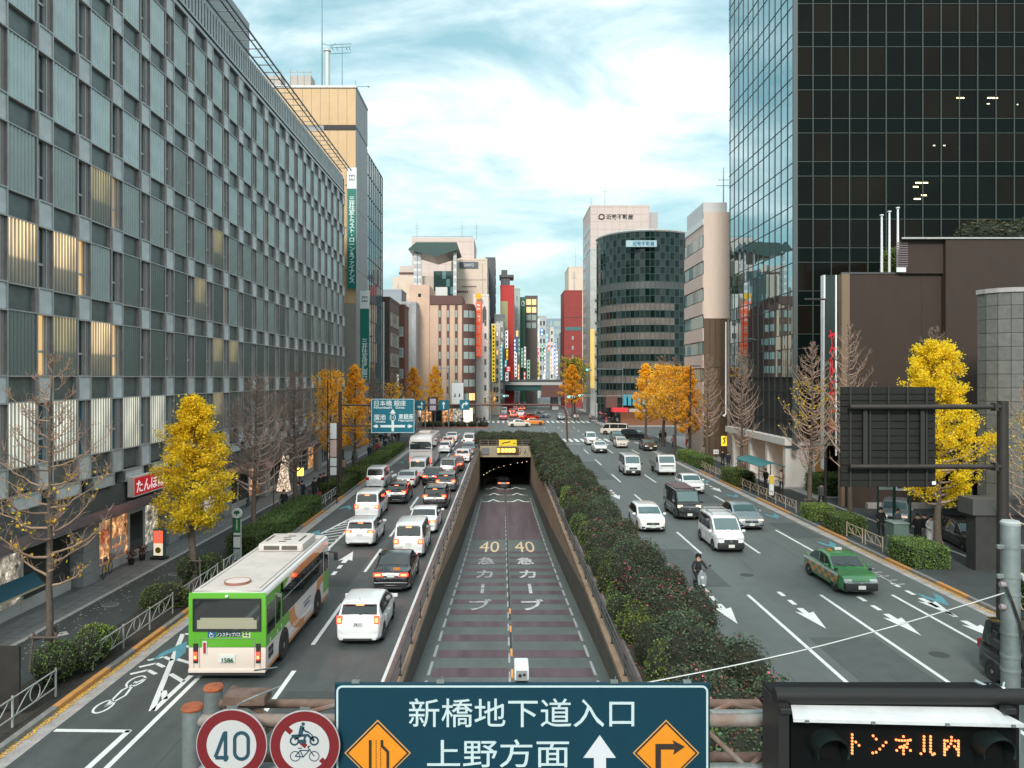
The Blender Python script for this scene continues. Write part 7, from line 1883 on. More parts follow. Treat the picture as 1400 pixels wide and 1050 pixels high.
b = MB(); b.box(-3.9, 8.8, 106.4, 118.5, -.01, .15); b.build('median_kerb', CONC, kind='structure')
# right footway clipped bushes
CLP = [bush_mesh(90 + k, .85, 1.75, 1.05, 9000, .075, [GRN2, YG2, GRN], lambda p, r, k=k: 1 if r.random() < (.22 if k == 0 else .05) else (2 if r.random() < .3 else 0), box=True) for k in range(2)]
for k, (x, y, s, v, lb) in enumerate(((21.5, 40.2, (1.0, .8, 1.0), 1, 'large clipped green bush at the foot of the yellow ginkgo on the right'), (21.4, 48.6, (.9, .75, .95), 1, 'clipped green bush right of the second guard rail'), (21.3, 52.5, (.9, .55, .9), 0, 'yellowish clipped bush by the trunk in front of the portico end'), (21.3, 70.5, (1, 1.3, 1.15), 0, 'clipped bush under the bare tree by the bus shelter'), (21.4, 84, (1, 1.2, 1.1), 1, 'clipped bush right of the red box at the kerb'), (21.3, 89.5, (1, 1.0, 1.1), 0, 'clipped bush left of the red box at the kerb'), (22.2, 31.2, (1.0, .8, 1.3), 1, 'green bush cut by the right edge behind the grey post'))):
 bush(CLP[v], 'clipped_bush', lb, x, y, s, 0, .13, 'clipped bushes on the right footway')
# left strip
for k, (x, y, s, v, lb) in enumerate(((-13.9, 24.6, (.8, 1.1, .9), 0, 'leafy bush around the foot of the staked bare tree'), (-14.0, 26.8, (.8, .9, .8), 2, 'smaller leafy bush behind the first guard rail panel'), (-14.2, 32.3, (.7, 1.1, .75), 2, 'dark bush between two guard rail panels near the bus'), (-14.3, 36.8, (.8, 1.2, .9), 0, 'bush at the foot of the yellow ginkgo'))):
 bush(LOW[v], 'low_bush', lb, x, y, s, k, .13, 'bushes in the left planting strip')
for k, y in enumerate((43.5, 47.3, 51.0, 54.6)):
 bush(CLP[1], 'hedge_block', '%s block of the clipped hedge past the bus stop on the left' % ordn[k], -14.05, y, (1.0, 1.0, 1.0), 0, .12, 'clipped hedge on the left strip')
for k, y in enumerate((64.5, 68.3, 74, 78, 82, 86, 90, 94, 98, 102)):
 bush(CLP[k % 2 and 1], 'hedge_block', '%s hedge block beyond the blue direction sign pole on the left' % ordn[k], -14.0, y, (.95, 1.05, .95), 0, .12, 'clipped hedge on the left strip')
for k in range(6): bush(CAMF[k % 3], 'island_bush', '%s low bush of the traffic island across the junction' % ordn[k], -15 + k * 2.2, 153.2, (.9, .8, .5), k, .12, 'bushes of the traffic island')
bush(CLP[0], 'roof_bush', 'green roof bush behind the flagpoles on the brown hall', 28.0 + 4, 61, (1.6, 1.0, 2.2), 0, 17.5, None); bush(CAMF[0], 'roof_bush', 'grey green bush on the upper roof of the brown hall', 39.5, 60.5, (3.0, 1.5, 1.0), 0, 20.0, None)
bush(CLP[1], 'planter_bush', 'green bush strip in the planter past the portico', 27.5, 64.5, (1.8, 1.0, 1.4), R(90), .2, None)
# fallen leaves
def litter(name, label, rects, n, z, m, s=.06):
 r = random.Random(5); b = MB()
 for _ in range(n):
  x0, x1, y0, y1 = r.choice(rects); p = Vector((x0 + (x1 - x0) * r.random() ** 1.0, r.uniform(y0, y1), z + r.uniform(0, .012)))
  a = r.uniform(0, 6.28); q = s * r.uniform(.6, 1.2); o = len(b.v)
  for k in range(4): b.v.append((p.x + q * math.cos(a + k * 1.57) * (.5 if k % 2 else .8), p.y + q * math.sin(a + k * 1.57) * (.5 if k % 2 else .8), p.z + r.uniform(0, .01)))
  b.f.append((o, o + 1, o + 2, o + 3)); b.m.append(0)
 o = b.build(name, m, kind='stuff'); o['label'] = label; o['category'] = 'fallen leaves'
LEAFL = mat('fallen_leaf', (0.72, 0.42, 0.06), .7, island=.3)
litter('fallen_leaves', 'yellow fallen leaves gathered in the left gutter', [(-12.98, -12.78, 17, 36)] * 6 + [(-12.95, -12.5, 20, 60)], 2600, .012, LEAFL, .045)
litter('fallen_leaves', 'yellow fallen leaves gathered along the right gutter', [(20.1, 20.32, 24, 46)] * 4 + [(19.8, 20.3, 30, 60)], 1600, .012, LEAFL, .05)
litter('fallen_leaves', 'scattered fallen leaves on the left sidewalk', [(-17.3, -15.1, 22, 60), (-17.4, -16.2, 24, 40)], 240, .135, mat('fallen_leaf_pale', (.5, .45, .36), .8, island=.3), .06)
litter('fallen_leaves', 'fallen leaves and red petals under the median bushes', [(4.35, 7.4, 12, 60)], 3500, .2, mat('fallen_petal', (.3, .12, .06), .8, island=.5), .06)
# == PEOPLE
SKIN = mat('skin', (0.42, 0.26, 0.19), .6)
HAIR = mat('hair_black', (0.012, 0.01, 0.01), .6)
def person_mesh(pose):
 """one continuous skinned body; vertex groups of material by height and side"""
 J = {'pelvis': (0, 0, .93), 'chest': (0, .01, 1.22), 'neck': (0, .0, 1.44), 'headb': (0, .015, 1.53), 'head': (0, .03, 1.64),
   'shl': (-.17, 0, 1.39), 'shr': (.17, 0, 1.39), 'hpl': (-.09, 0, .90), 'hpr': (.09, 0, .90)}
 if pose == 'walk':
  J.update(ell=(-.24, -.10, 1.13), wrl=(-.25, -.02, .90), elr=(.24, .02, 1.12), wrr=(.24, .20, .93), knl=(-.10, .20, .50), anl=(-.10, .16, .09), tol=(-.11, .32, .05), knr=(.10, -.02, .48), anr=(.10, -.30, .13), tor=(.11, -.19, .04))
 elif pose == 'stand':
  J.update(ell=(-.25, -.03, 1.13), wrl=(-.24, .08, .90), elr=(.25, -.02, 1.13), wrr=(.20, .16, 1.02), knl=(-.11, .03, .50), anl=(-.12, .0, .09), tol=(-.14, .15, .04), knr=(.11, .02, .50), anr=(.12, .0, .09), tor=(.14, .15, .04))
 else:   # riding a scooter: seated, arms forward
  for k in ('chest', 'neck', 'headb', 'head', 'shl', 'shr'): J[k] = (J[k][0], J[k][1] + .02, J[k][2] - .05)
  J.update(pelvis=(0, -.05, .86), hpl=(-.1, -.02, .84), hpr=(.1, -.02, .84), ell=(-.32, .20, 1.10), wrl=(-.30, .46, 1.08), elr=(.32, .20, 1.10), wrr=(.30, .46, 1.08), knl=(-.17, .36, .78), anl=(-.15, .34, .36), tol=(-.16, .48, .30), knr=(.17, .36, .78), anr=(.15, .34, .36), tor=(.16, .48, .30))
 order = list(J); E = [('pelvis', 'chest'), ('chest', 'neck'), ('neck', 'headb'), ('headb', 'head'), ('neck', 'shl'), ('neck', 'shr'), ('shl', 'ell'), ('ell', 'wrl'), ('shr', 'elr'), ('elr', 'wrr'), ('pelvis', 'hpl'), ('pelvis', 'hpr'), ('hpl', 'knl'), ('knl', 'anl'), ('anl', 'tol'), ('hpr', 'knr'), ('knr', 'anr'), ('anr', 'tor')]
 RD = {'pelvis': (.15, .11), 'chest': (.165, .115), 'neck': (.065, .065), 'headb': (.07, .08), 'head': (.082, .10), 'sh': (.075, .075), 'el': (.05, .05), 'wr': (.032, .032), 'hp': (.095, .10), 'kn': (.065, .07), 'an': (.048, .055), 'to': (.042, .035)}
 vs = [Vector(J[k]) for k in order]; idx = {k: i for i, k in enumerate(order)}; rad = [RD.get(k, RD.get(k[:2])) for k in order]
 es = [(idx[a], idx[b]) for a, b in E]
 for s, w, e in ((-1, 'wrl', 'ell'), (1, 'wrr', 'elr')):
  W = Vector(J[w]); d = (W - Vector(J[e])).normalized(); palm = W + d * .07; vs.append(palm); rad.append((.036, .022)); ip = len(vs) - 1; es.append((idx[w], ip))
  side = d.cross(Vector((1, 0, 0))).normalized()
  for q, ln in ((-.027, .065), (-.009, .078), (.009, .072), (.027, .055)):
   vs.append(palm + side * q * 1.1 + d * .035); rad.append((.010, .010)); a = len(vs) - 1; es.append((ip, a)); vs.append(palm + side * q * 1.2 + d * (.03 + ln) + Vector((-s * .02, 0, 0))); rad.append((.008, .008)); es.append((a, a + 1))
  vs.append(W + d * .06 + side * .05); rad.append((.011, .011)); es.append((ip, len(vs) - 1))
 me = bpy.data.meshes.new('body'); me.from_pydata([tuple(v) for v in vs], es, [])
 o = bpy.data.objects.new('tmp_body', me); col.objects.link(o)
 m = o.modifiers.new('s', 'SKIN'); o.modifiers.new('u', 'SUBSURF').levels = 1
 if not me.skin_vertices:
  with bpy.context.temp_override(object=o, active_object=o):
   try: bpy.ops.mesh.customdata_skin_add()
   except Exception: pass
 for i, sv in enumerate(me.skin_vertices[0].data): sv.radius = rad[i]; sv.use_root = (i == 0)
 bpy.context.view_layer.update()
 out = bpy.data.meshes.new_from_object(o.evaluated_get(bpy.context.evaluated_depsgraph_get()))
 bpy.data.objects.remove(o)
 out.materials.clear()
 for mm in (SKIN, PBLACK, TRIM, TRIM): out.materials.append(mm)   # skin, top, trousers, shoes
 ax = [Vector(J['anl']), Vector(J['anr'])]; wr_ = [Vector(J['wrl']), Vector(J['wrr'])]
 el_ = [Vector(J['ell']), Vector(J['elr'])]
 hz_ = J['neck'][2] + .015; pz = J['pelvis'][2]
 for pl in out.polygons:
  c = pl.center; pl.use_smooth = True
  if c.z > hz_: k = 0
  elif min((c - w).length for w in wr_) < .17 and min((c - w).dot((w - e).normalized()) for w, e in zip(wr_, el_) if (c - w).length < .17) > -.01: k = 0
  elif min((c - a).length for a in ax) < .12 or c.z < (.08 if pose != 'ride' else .3): k = 3
  elif c.z > pz - .03 or abs(c.x) > .21: k = 1
  else: k = 2
  pl.material_index = k
 return out, J
PM = {}
try:
 for p in ('walk', 'stand', 'ride'): PM[p] = person_mesh(p)
except Exception as ex:
 print('person', ex)
def cloth(n, c): return mat('cloth_' + n, c, .85)
CK = {'black': cloth('black', (.014, .014, .016)), 'navy': cloth('navy', (.02, .028, .05)), 'white': cloth('white', (.6, .6, .6)), 'grey': cloth('grey', (.12, .12, .12)), 'brown': cloth('brown', (.12, .07, .045)), 'red': cloth('red', (.3, .03, .04)), 'beige': cloth('beige', (.38, .30, .22)), 'green': cloth('green', (.10, .22, .15)), 'pink': cloth('pink', (.5, .28, .3))}
hm = MB();
prof = [(.02, .115), (.06, .10), (.092, .06), (.10, .01), (.098, -.03), (.085, -.075)]
vs = []
for (rr, zz_) in prof:
 for a in range(14):
  an = 2 * math.pi * a / 14; yy_ = math.sin(an)
  cut = max(0, yy_ - .35) * (.09 if zz_ < .05 else 0)
  vs.append((rr * .92 * math.cos(an), rr * 1.05 * yy_ - cut * 1.2, zz_ + (cut * .8 if zz_ < .02 else 0)))
hm.add(vs, [(i * 14 + a, (i + 1) * 14 + a, (i + 1) * 14 + (a + 1) % 14, i * 14 + (a + 1) % 14) for i in range(5) for a in range(14)] + [tuple(range(14))])
hair_me = hm.mesh('hair', [HAIR], 180)
fm = MB(); fm.cbox(0, .0, 0, .022, .03, .035, bev=.008);
face_me = None
ff = MB()
for sx in (-.032, .032): ff.cbox(sx, .0, .012, .022, .006, .010, 0)
ff.cbox(0, .006, -.018, .018, .02, .03, 0); ff.cbox(0, .0, -.052, .036, .006, .008, 0)
face_me = ff.mesh('face', [mat('face_dark', (.10, .045, .035), .6)])
def coat_mesh(z0, z1, w0, w1):
 b = MB(); b.lathe([(w0, z0), (w0 * .98, z0 + .15), ((w0 + w1) / 2 * .95, (z0 + z1) / 2), (w1, z1 - .1), (w1 * .7, z1)], 14, 'z', cap=False)
 for i, v in enumerate(b.v): b.v[i] = (v[0], v[1] * .72, v[2])
 return b.mesh('coat', [CK['black']], 180)
coat_long = coat_mesh(.48, 1.43, .23, .185); coat_short = coat_mesh(.80, 1.43, .20, .185); coat_robe = coat_mesh(.12, 1.40, .24, .18)
def person(label, x, y, rz, pose='walk', top='black', tr='navy', coat=None, bag=None, z=.13, s=1.0, hair=True, group='people on the footways', face=True, extra=None):
 me, J = PM[pose]
 t = thing('person', label, 'person', (x, y, z), rz, group); t.scale = (s, s, s)
 o = link('body', me, t)
 for i, k in ((1, CK[top]), (2, CK[tr]), (3, CK['black'])): swap(o, i, k)
 hd = J['head']
 if hair: link('hair', hair_me, t, (hd[0], hd[1] - .01, hd[2] + .01))
 link('face', face_me, t, (hd[0], hd[1] + .098, hd[2]))
 if coat:
  c = link('coat', {'long': coat_long, 'short': coat_short, 'robe': coat_robe}[coat], t); swap(c, 0, CK[top])
 if bag:
  w = J['wrr']; b = MB(); b.cbox(w[0] + .05, w[1], w[2] - .28, .1, .28, .26, bev=.03); b.tube((w[0] + .05, w[1] - .09, w[2] - .16), (w[0], w[1], w[2] - .04), .008, n=5); b.tube((w[0] + .05, w[1] + .09, w[2] - .16), (w[0], w[1], w[2] - .04), .008, n=5)
  link('bag', b.mesh('bag', [CK[bag]], 50), None, (x + 0, y, z), rz, label='%s hand bag carried by the woman with the red suitcase' % bag, cat='bag')
 return t
if PM:
 person('man in a dark suit walking towards the camera on the left sidewalk', *gp(388, 703, .13), R(180), top='black', tr='black', coat='short')
 person('walker in a grey green coat, left of the pair by the lit lantern sign', *gp(407, 690, .13), R(10), top='grey', tr='grey', coat='long')
 person('walker in a dark coat, right of the pair by the lit lantern sign', *gp(413, 688, .13), R(0), top='black', tr='black', coat='long')
 x, y = gp(430, 683, .13); person('woman in black coat with brown bag pulling a red suitcase', x, y, R(170), top='black', tr='black', coat='long', bag='brown')
 t = thing('suitcase', 'small red suitcase on wheels beside the woman in black', 'suitcase', (x + .45, y - .3, .13)); b = MB(); b.cbox(0, 0, .36, .36, .24, .55, bev=.05); b.build('shell', CK['red'], t, smooth=50); b = MB(); b.tube((-.1, 0, .62), (-.1, 0, 1.0), .01, n=5); b.tube((.1, 0, .62), (.1, 0, 1.0), .01, n=5); b.tube((-.1, 0, 1.0), (.1, 0, 1.0), .012, n=5); b.build('handle', TRIM, t)
 for sx in (-.13, .13):
  b = MB(); b.lathe([(.04, -.015), (.04, .015)], 10, 'x', (sx, 0, .04)); b.build('wheel', TRIM, t)
 person('tall walker in black behind the suitcase woman', *gp(438, 677, .13), R(185), top='black', tr='navy', coat='short')
 person('walker in pale trousers at the back of the left group', *gp(443, 675, .13), R(175), top='black', tr='white')
 for k, (px, py, tp, tr_, lb) in enumerate(((470, 650, 'beige', 'grey', 'walker in beige under the golden ginkgo'), (484, 642, 'black', 'black', 'walker in black under the golden ginkgo'), (520, 607, 'black', 'navy', 'distant walker near the blue sign, leftmost'), (532, 604, 'white', 'grey', 'distant walker in white beneath the blue sign'), (545, 603, 'black', 'black', 'distant walker in black beneath the blue sign, rightmost'))):
  person(lb, *gp(px, py, .13), R(180 if k % 2 else 5), top=tp, tr=tr_, coat='short')
 person('woman in dark clothes facing the camera by the yellow board', *gp(1216, 768, .13), R(170), 'stand', 'black', 'black', 'long') if 0 else None
 x0, y0 = 24.0, 45.6
 person('tall man in black behind the grey cabinet', 22.9, 47.0, R(160), 'stand', 'black', 'black', 'short')
 person('person with grey scarf leaning near the green signboards', 23.7, 46.6, R(200), 'stand', 'grey', 'black', 'short')
 person('person in a black robe left of the white dressed walker', 24.0, 44.9, R(150), 'stand', 'black', 'black', 'robe')
 person('walker in a white skirt beside the black robe', 24.45, 45.0, R(10), 'walk', 'black', 'white', None)
 person('walker in beige trousers at the right of the footway group', 24.5, 43.6, R(20), 'walk', 'black', 'beige', 'short')
 person('person in long white robe in the footway group on the right', 24.35, 44.2, R(190), 'stand', 'white', 'white', 'robe')
 person('man in black with a white mask walking past the portico', *gp(988, 637, .13), R(175), top='black', tr='black', coat='short')
 person('cyclist in green waistcoat standing by the tree at the portico', *gp(1010, 648, .13), R(100), 'stand', top='green', tr='black')
 person('dark figure under the teal shelter roof', *gp(1047, 668, .13), R(120), 'stand', top='black', tr='grey', coat='short')
 for k, (px, py, tp, lb) in enumerate(((903, 605, 'black', 'dark walker by the golden trees, left'), (909, 604, 'navy', 'navy walker by the golden trees, right'), (941, 615, 'beige', 'beige walker beside the last golden ginkgo'))):
  person(lb, *gp(px, py, .13), R(180), top=tp, tr='black', coat='short')
 spots = [(829, 'red', 'pink'), (833, 'black', 'grey'), (838, 'grey', 'black'), (844, 'white', 'navy'), (853, 'beige', 'brown'), (858, 'red', 'black'), (862, 'brown', 'black'), (868, 'black', 'black')]
 for k, (px, tp, tr_) in enumerate(spots):
  person('pedestrian in %s waiting at the far right corner, %s from the signal mast' % (tp, ordn[k]), X_at(px, 158.5 + (k % 3)), 158.5 + (k % 3), R(180), 'stand', tp, tr_, 'short' if k % 2 else None, group='people waiting at the far corner')
 for k, (px, tp) in enumerate(((786, 'white'), (790, 'pink'), (807, 'beige'))):
  person('pedestrian in %s on the pavement by the far yellow tree' % tp, X_at(px, 172), 172, R(180), 'stand', tp, 'black', group='people waiting at the far corner', z=.13)
 for k, (px, tp) in enumerate(((553, 'black'), (573, 'black'), (586, 'beige'), (620, 'white'), (632, 'black'), (652, 'black'), (657, 'navy'), (662, 'black'))):
  person('pedestrian in %s on the traffic island side of the junction, %s from the left' % (tp, ordn[k]), X_at(px, 160), 160 + k % 2, R(180), 'stand', tp, 'black', 'short' if k % 2 else None, group='people on the far left pavement')
 r5 = random.Random(9)
 for k in range(16):
  yy_ = 84 + k * 2.4; tp = r5.choice(list(CK)); person('far left sidewalk pedestrian in %s, %s beyond the golden ginkgo' % (tp, ordi(k)), -16.2 + r5.uniform(-1, .9), yy_, R(r5.choice((0, 180)) + r5.uniform(-20, 20)), r5.choice(('walk', 'stand')), tp, r5.choice(('black', 'navy', 'grey')), 'short' if r5.random() < .6 else None)
 for k in range(7):
  yy_ = 58 + k * 8.1; tp = r5.choice(list(CK)); person('right sidewalk pedestrian in %s, %s counting from the brown hall' % (tp, ordi(k)), 23.6 + r5.uniform(-.7, .9), yy_, R(r5.choice((0, 180)) + r5.uniform(-20, 20)), 'walk', tp, 'black', 'short' if r5.random() < .6 else None)
 x, y = gp(962, 816)
 sco = thing('motor_scooter', 'white motor scooter beside the flowering hedge, ridden towards the camera', 'scooter', (x, y + .85, 0), math.pi)
 b = MB(); b.path([(0, .62, .34), (0, .60, .60), (0, .50, .92), (0, .42, 1.06)], [.09, .11, .10, .05], 8); b.prism([(-.17, .45), (.17, .45), (.20, .85), (.12, 1.02), (-.12, 1.02), (-.20, .85)], .50, .62, 'xz'); b.build('front_shield', PSILV, sco, smooth=40)
 b = MB(); b.cbox(0, .15, .33, .34, .75, .10, bev=.03); b.build('footboard', TRIM, sco); b = MB(); b.cbox(0, -.45, .58, .30, .80, .32, bev=.10); b.build('rear_body', PSILV, sco, smooth=50); b = MB(); b.cbox(0, -.38, .79, .28, .70, .10, bev=.04); b.build('seat', TRIM, sco, smooth=50)
 for yy_ in (.70, -.62):
  b = MB(); b.lathe([(.15, -.05), (.22, -.05), (.25, -.02), (.25, .02), (.22, .05), (.15, .05)], 18, 'x', (0, yy_, .25)); w = b.build('wheel', RUB, sco, smooth=50); b = MB(); b.lathe([(.02, -.03), (.15, -.03), (.15, .03), (.02, .03)], 12, 'x', (0, yy_, .25)); b.build('rim', RIM, w)
 b = MB(); b.tube((-.34, .44, 1.08), (.34, .44, 1.08), .016, n=6); b.build('handlebar', TRIM, sco); b = MB(); b.cbox(0, .64, .80, .16, .06, .11, bev=.03); b.build('head_lamp', HEADL, sco, smooth=50); b = MB(); b.cbox(0, .72, .50, .14, .30, .05, bev=.02); b.build('front_mudguard', PWHITE, sco)
 for sx in (-.3, .3):
  b = MB(); b.tube((sx, .44, 1.08), (sx * 1.25, .46, 1.26), .008, n=5); b.cbox(sx * 1.3, .46, 1.29, .12, .02, .08, bev=.01); b.build('mirror', TRIM, sco)
 rd = person('rider in black hooded jacket sitting on the white scooter', x, y + .95, math.pi, 'ride', 'black', 'black', None, z=0, group=None)
 hd = PM['ride'][1]['head']; b = MB(); b.lathe([(.03, .14), (.10, .11), (.135, .03), (.135, -.06), (.12, -.14), (.16, -.24)], 16, 'z', cap=False);
 for i, v in enumerate(b.v):
  if v[1] > .06 and v[2] < .08: b.v[i] = (v[0], .02, v[2])
 b.build('hood', CK['black'], rd, smooth=60, loc=(hd[0], hd[1] - .02, hd[2]))
# == STREET FURNITURE
STEEL = mat('galvanised', (0.33, 0.37, 0.37), 0.5, 0.5, c2=(0.20, 0.24, 0.235), scale=2.5, bump=0.2, dirt=0.4)
DPOLE = mat('dark_pole', (0.035, 0.03, 0.026), 0.55, 0.2, var=0.2)
RAILW = mat('rail_white', (0.42, 0.43, 0.42), 0.5, 0.2, dirt=0.4)
RAILT = mat('rail_tan', (0.42, 0.33, 0.24), 0.6, dirt=0.3)
def guard(x, y0, n, m, label, w=2.05, group=None):
 t = thing('guard_rail', label, 'guard rail', (x, y0, .13), 0, group)
 for k in range(n + 1):
  b = MB(); b.tube((0, k * w, 0), (0, k * w, .86), .032, n=8); b.build('post', m, t, smooth=50)
 for k in range(n):
  a = k * w
  for z in (.80, .28):
   b = MB(); b.tube((0, a + .03, z), (0, a + w - .03, z), .022, n=7); b.build('rail', m, t, smooth=50)
  b = MB(); b.path([(0, a + w * .5 + .24 * math.cos(q * .449), .54 + .24 * math.sin(q * .449)) for q in range(14)], .014, 5, closed=True); b.build('ring', m, t)
  b = MB(); b.path([(0, a + w * (.08 + .42 * q / 6), .30 + .48 * math.sin(q / 6 * 1.57)) for q in range(7)], .014, 5); b.path([(0, a + w * (.92 - .42 * q / 6), .78 - .48 * math.sin(q / 6 * 1.57)) for q in range(7)], .014, 5); b.build('arc', m, t)
 return t
GLf = 'pipe guard rails with rings along the left kerb'; GRg = 'guard rails with arcs along the right kerb'
guard(-13.45, 19.2, 2, RAILW, 'white ring guard rail nearest the camera on the left kerb', group=GLf)
guard(-13.45, 25.4, 3, RAILW, 'white ring guard rail between the staked tree and the bus', group=GLf)
guard(-13.45, 32.4, 2, RAILW, 'white ring guard rail hidden partly behind the bus', group=GLf)
guard(-13.45, 37.3, 1, RAILW, 'short white guard rail panel by the bus stop', group=GLf)
guard(-13.45, 56.6, 3, RAILW, 'white guard rail beyond the clipped hedge on the left', group=GLf)
guard(20.85, 30.0, 1, RAILT, 'rusty tan guard rail near the grey post on the right', group=GRg)
guard(20.85, 42.6, 1, RAILT, 'tan guard rail between the two nearest clipped bushes', group=GRg)
guard(20.85, 45.0, 1, RAILT, 'second tan guard rail panel between the two nearest clipped bushes', group=GRg)
guard(20.85, 55.2, 7, RAILT, 'long tan guard rail from the bare tree to the bus shelter', group=GRg)
guard(20.85, 74, 4, RAILT, 'tan guard rail beyond the bus shelter', group=GRg)
# bus stop post
x, y = gp(324, 774, .13)
t = thing('bus_stop', 'bus stop post with round green ginkgo leaf emblem and timetable panels', 'bus stop', (x, y, .13))
for sx in (-.2, .2):
 b = MB(); b.tube((sx, 0, 0), (sx, 0, 2.45), .025, n=7); b.build('post', DPOLE, t)
b = MB(); b.lathe([(.26, -.04), (.26, .04)], 26, 'y', (0, 0, 2.7)); rb = b.build('round_sign', WS, t, smooth=40)
b = MB(); b.prism([(-.16, 2.72), (-.12, 2.80), (-.04, 2.84), (0, 2.80), (.04, 2.84), (.12, 2.80), (.16, 2.72), (.10, 2.66), (.03, 2.68), (.02, 2.58), (-.02, 2.58), (-.03, 2.68), (-.10, 2.66)], -.055, -.042, 'xz'); b.build('leaf_emblem', mat('emblem_green', (.01, .13, .06), .5), rb)
for z0, z1, m in ((1.72, 2.42, mat('stop_green', (.02, .16, .05), .5)), (1.58, 1.70, WS), (.95, 1.5, WS), (.32, .88, mat('panel_blue', (.35, .45, .5), .4))):
 b = MB(); b.box(-.17, .17, -.03, .03, z0, z1); b.build('panel', m, t)
b = MB(); b.box(-.19, .19, -.02, .02, .25, 2.45); b.build('panel_back', DPOLE, t)
b = MB()
for k in range(5): b.box(-.03, .03, -.04, -.03, 1.85 + k * .11, 1.92 + k * .11)
b.build('route_marks', WS, t)
b = MB(); b.box(.19, .22, -.03, .03, 0, 2.4); b.build('side_post', WS, t)
# tactile orange strip by the stop
b = MB(); b.box(-14.9, -13.3, 38.2, 38.5, .13, .136); b.build('tactile_strip', mat('tactile_orange', (.5, .3, .08), .8), kind='structure')
# board at the far left (back of a notice board)
t = thing('notice_board', 'dark notice board back on a steel post at the left edge', 'notice board', (-14.2, 21.9, .13))
b = MB(); b.box(-.75, .55, -.05, .05, .25, 2.0); b.build('board', DPOLE, t); b = MB(); b.box(-.9, -.75, -.08, .08, 0, 2.3); b.build('post', STEEL, t)
# bicycles
def bicycle(label, x, y, rz, m, box=None, basket=True, z=.17):
 t = thing('bicycle', label, 'bicycle', (x, y, z), rz, 'bicycles parked by the shopfronts')
 for yy_ in (-.52, .52):
  b = MB(); b.path([(0, yy_ + .31 * math.cos(q * .3927), .32 + .31 * math.sin(q * .3927)) for q in range(16)], .017, 5, closed=True); w = b.build('wheel', RUB, t)
  b = MB()
  for q in range(8): b.tube((0, yy_, .32), (0, yy_ + .3 * math.cos(q * .785), .32 + .3 * math.sin(q * .785)), .004, n=3)
  b.build('spokes', CHROME, w)
 b = MB()
 for a, c in (((0, -.52, .32), (0, -.12, .30)), ((0, -.12, .30), (0, -.25, .82)), ((0, -.12, .34), (0, .40, .74)), ((0, -.52, .32), (0, -.23, .74)), ((0, .52, .32), (0, .38, .95))): b.tube(a, c, .018, n=6)
 b.build('frame', m, t)
 b = MB(); b.cbox(0, -.27, .86, .14, .24, .06, bev=.02); b.build('saddle', TRIM, t)
 b = MB(); b.tube((-.26, .30, 1.0), (.26, .30, 1.0), .013, n=6); b.tube((0, .38, .95), (0, .33, 1.0), .013, n=5); b.build('handlebar', CHROME, t)
 if basket:
  b = MB()
  for k in range(5): b.box(-.17, .17, .44 + k * .0, .46, .68 + k * .05, .69 + k * .05); b.box(-.17, .17, .70, .72, .68 + k * .05, .69 + k * .05)
  for k in range(5): b.box(-.17 + k * .08, -.16 + k * .08, .44, .72, .66, .67)
  for sx in (-.17, .17):
   for k in range(5): b.box(sx - .006, sx + .006, .44, .72, .68 + k * .05, .69 + k * .05)
  b.build('basket', TRIM, t)
 if box: b = MB(); b.cbox(0, -.48, 1.0, .46, .46, .46, bev=.04); b.build('delivery_box', box, t, smooth=50)
 return t
YB = paint('yellow', (.65, .38, .03)); GB = paint('bike_green', (.03, .22, .13))
bicycle('yellow bicycle leaning at the granite pier beside the restaurant window', -19.05, 37.3, R(12), YB)
bicycle('green bicycle parked nearest the pale shopfront', -18.7, 48.6, R(20), GB); bicycle('second green bicycle, farther one of the green pair', -18.75, 49.7, R(25), GB)
bicycle('dark bicycle standing left of the green pair', -18.9, 46.9, R(15), PBLACK); bicycle('delivery bicycle carrying an orange box', -18.9, 59.5, R(10), PBLACK, PORG)
bicycle('dark bicycle behind the yellow boxed delivery bicycle', -18.9, 57.4, R(10), PBLACK)
# free standing lit menu sign
x, y = gp(218, 764, .17)
t = thing('menu_sign', 'free standing lit red menu sign with noodle picture outside the restaurant', 'sign', (x, y, .17), R(-8))
b = MB(); b.cbox(0, 0, .06, .8, .5, .12, bev=.03); b.build('base', DPOLE, t); b = MB(); b.cbox(0, 0, .85, .62, .22, 1.4, bev=.02); b.build('case', mat('case_green', (.05, .12, .11), .4), t)
b = MB(); b.box(-.26, .26, -.125, -.115, .85, 1.5); b.build('red_poster', mat('poster_red', (.6, .06, .03), .4, emit=(1, .12, .06), es=.6), t); b = MB(); b.box(-.26, .26, -.125, -.115, .2, .84); b.build('pale_poster', mat('poster_pale', (.7, .62, .55), .4, emit=(1, .8, .6), es=.35), t)
b = MB(); b.lathe([(.01, -.14), (.16, -.14), (.16, -.126)], 18, 'y', (0, 0, .48)); b.build('bowl_picture', mat('bowl_green', (.25, .22, .03), .5), t)
b = MB()
for k in range(3): b.stroke([(-.12 + k * .02, 1.4 - k * .17), (.1, 1.42 - k * .17), (.02, 1.3 - k * .17)], .04, -.14, -.126, 'xz')
b.build('brushed_letters', WS, t)
for k, (xx, yy_) in enumerate(((-19.0, 39.6), (-18.9, 40.6))):
 t = thing('planter', ['dark pot with reddish plant left by the restaurant window', 'dark pot with reddish plant beside the restaurant door'][k], 'plant pot', (xx, yy_, .17)); b = MB(); b.lathe([(.12, 0), (.17, .3), (.15, .3)], 12); b.build('pot', TRIM, t)
 r = random.Random(k); b = MB()
 for _ in range(160): leaf_fan(b, Vector((r.gauss(0, .12), r.gauss(0, .12), .5 + r.gauss(0, .15))), .09, r)
 b.build('leaves', REDL_, t)
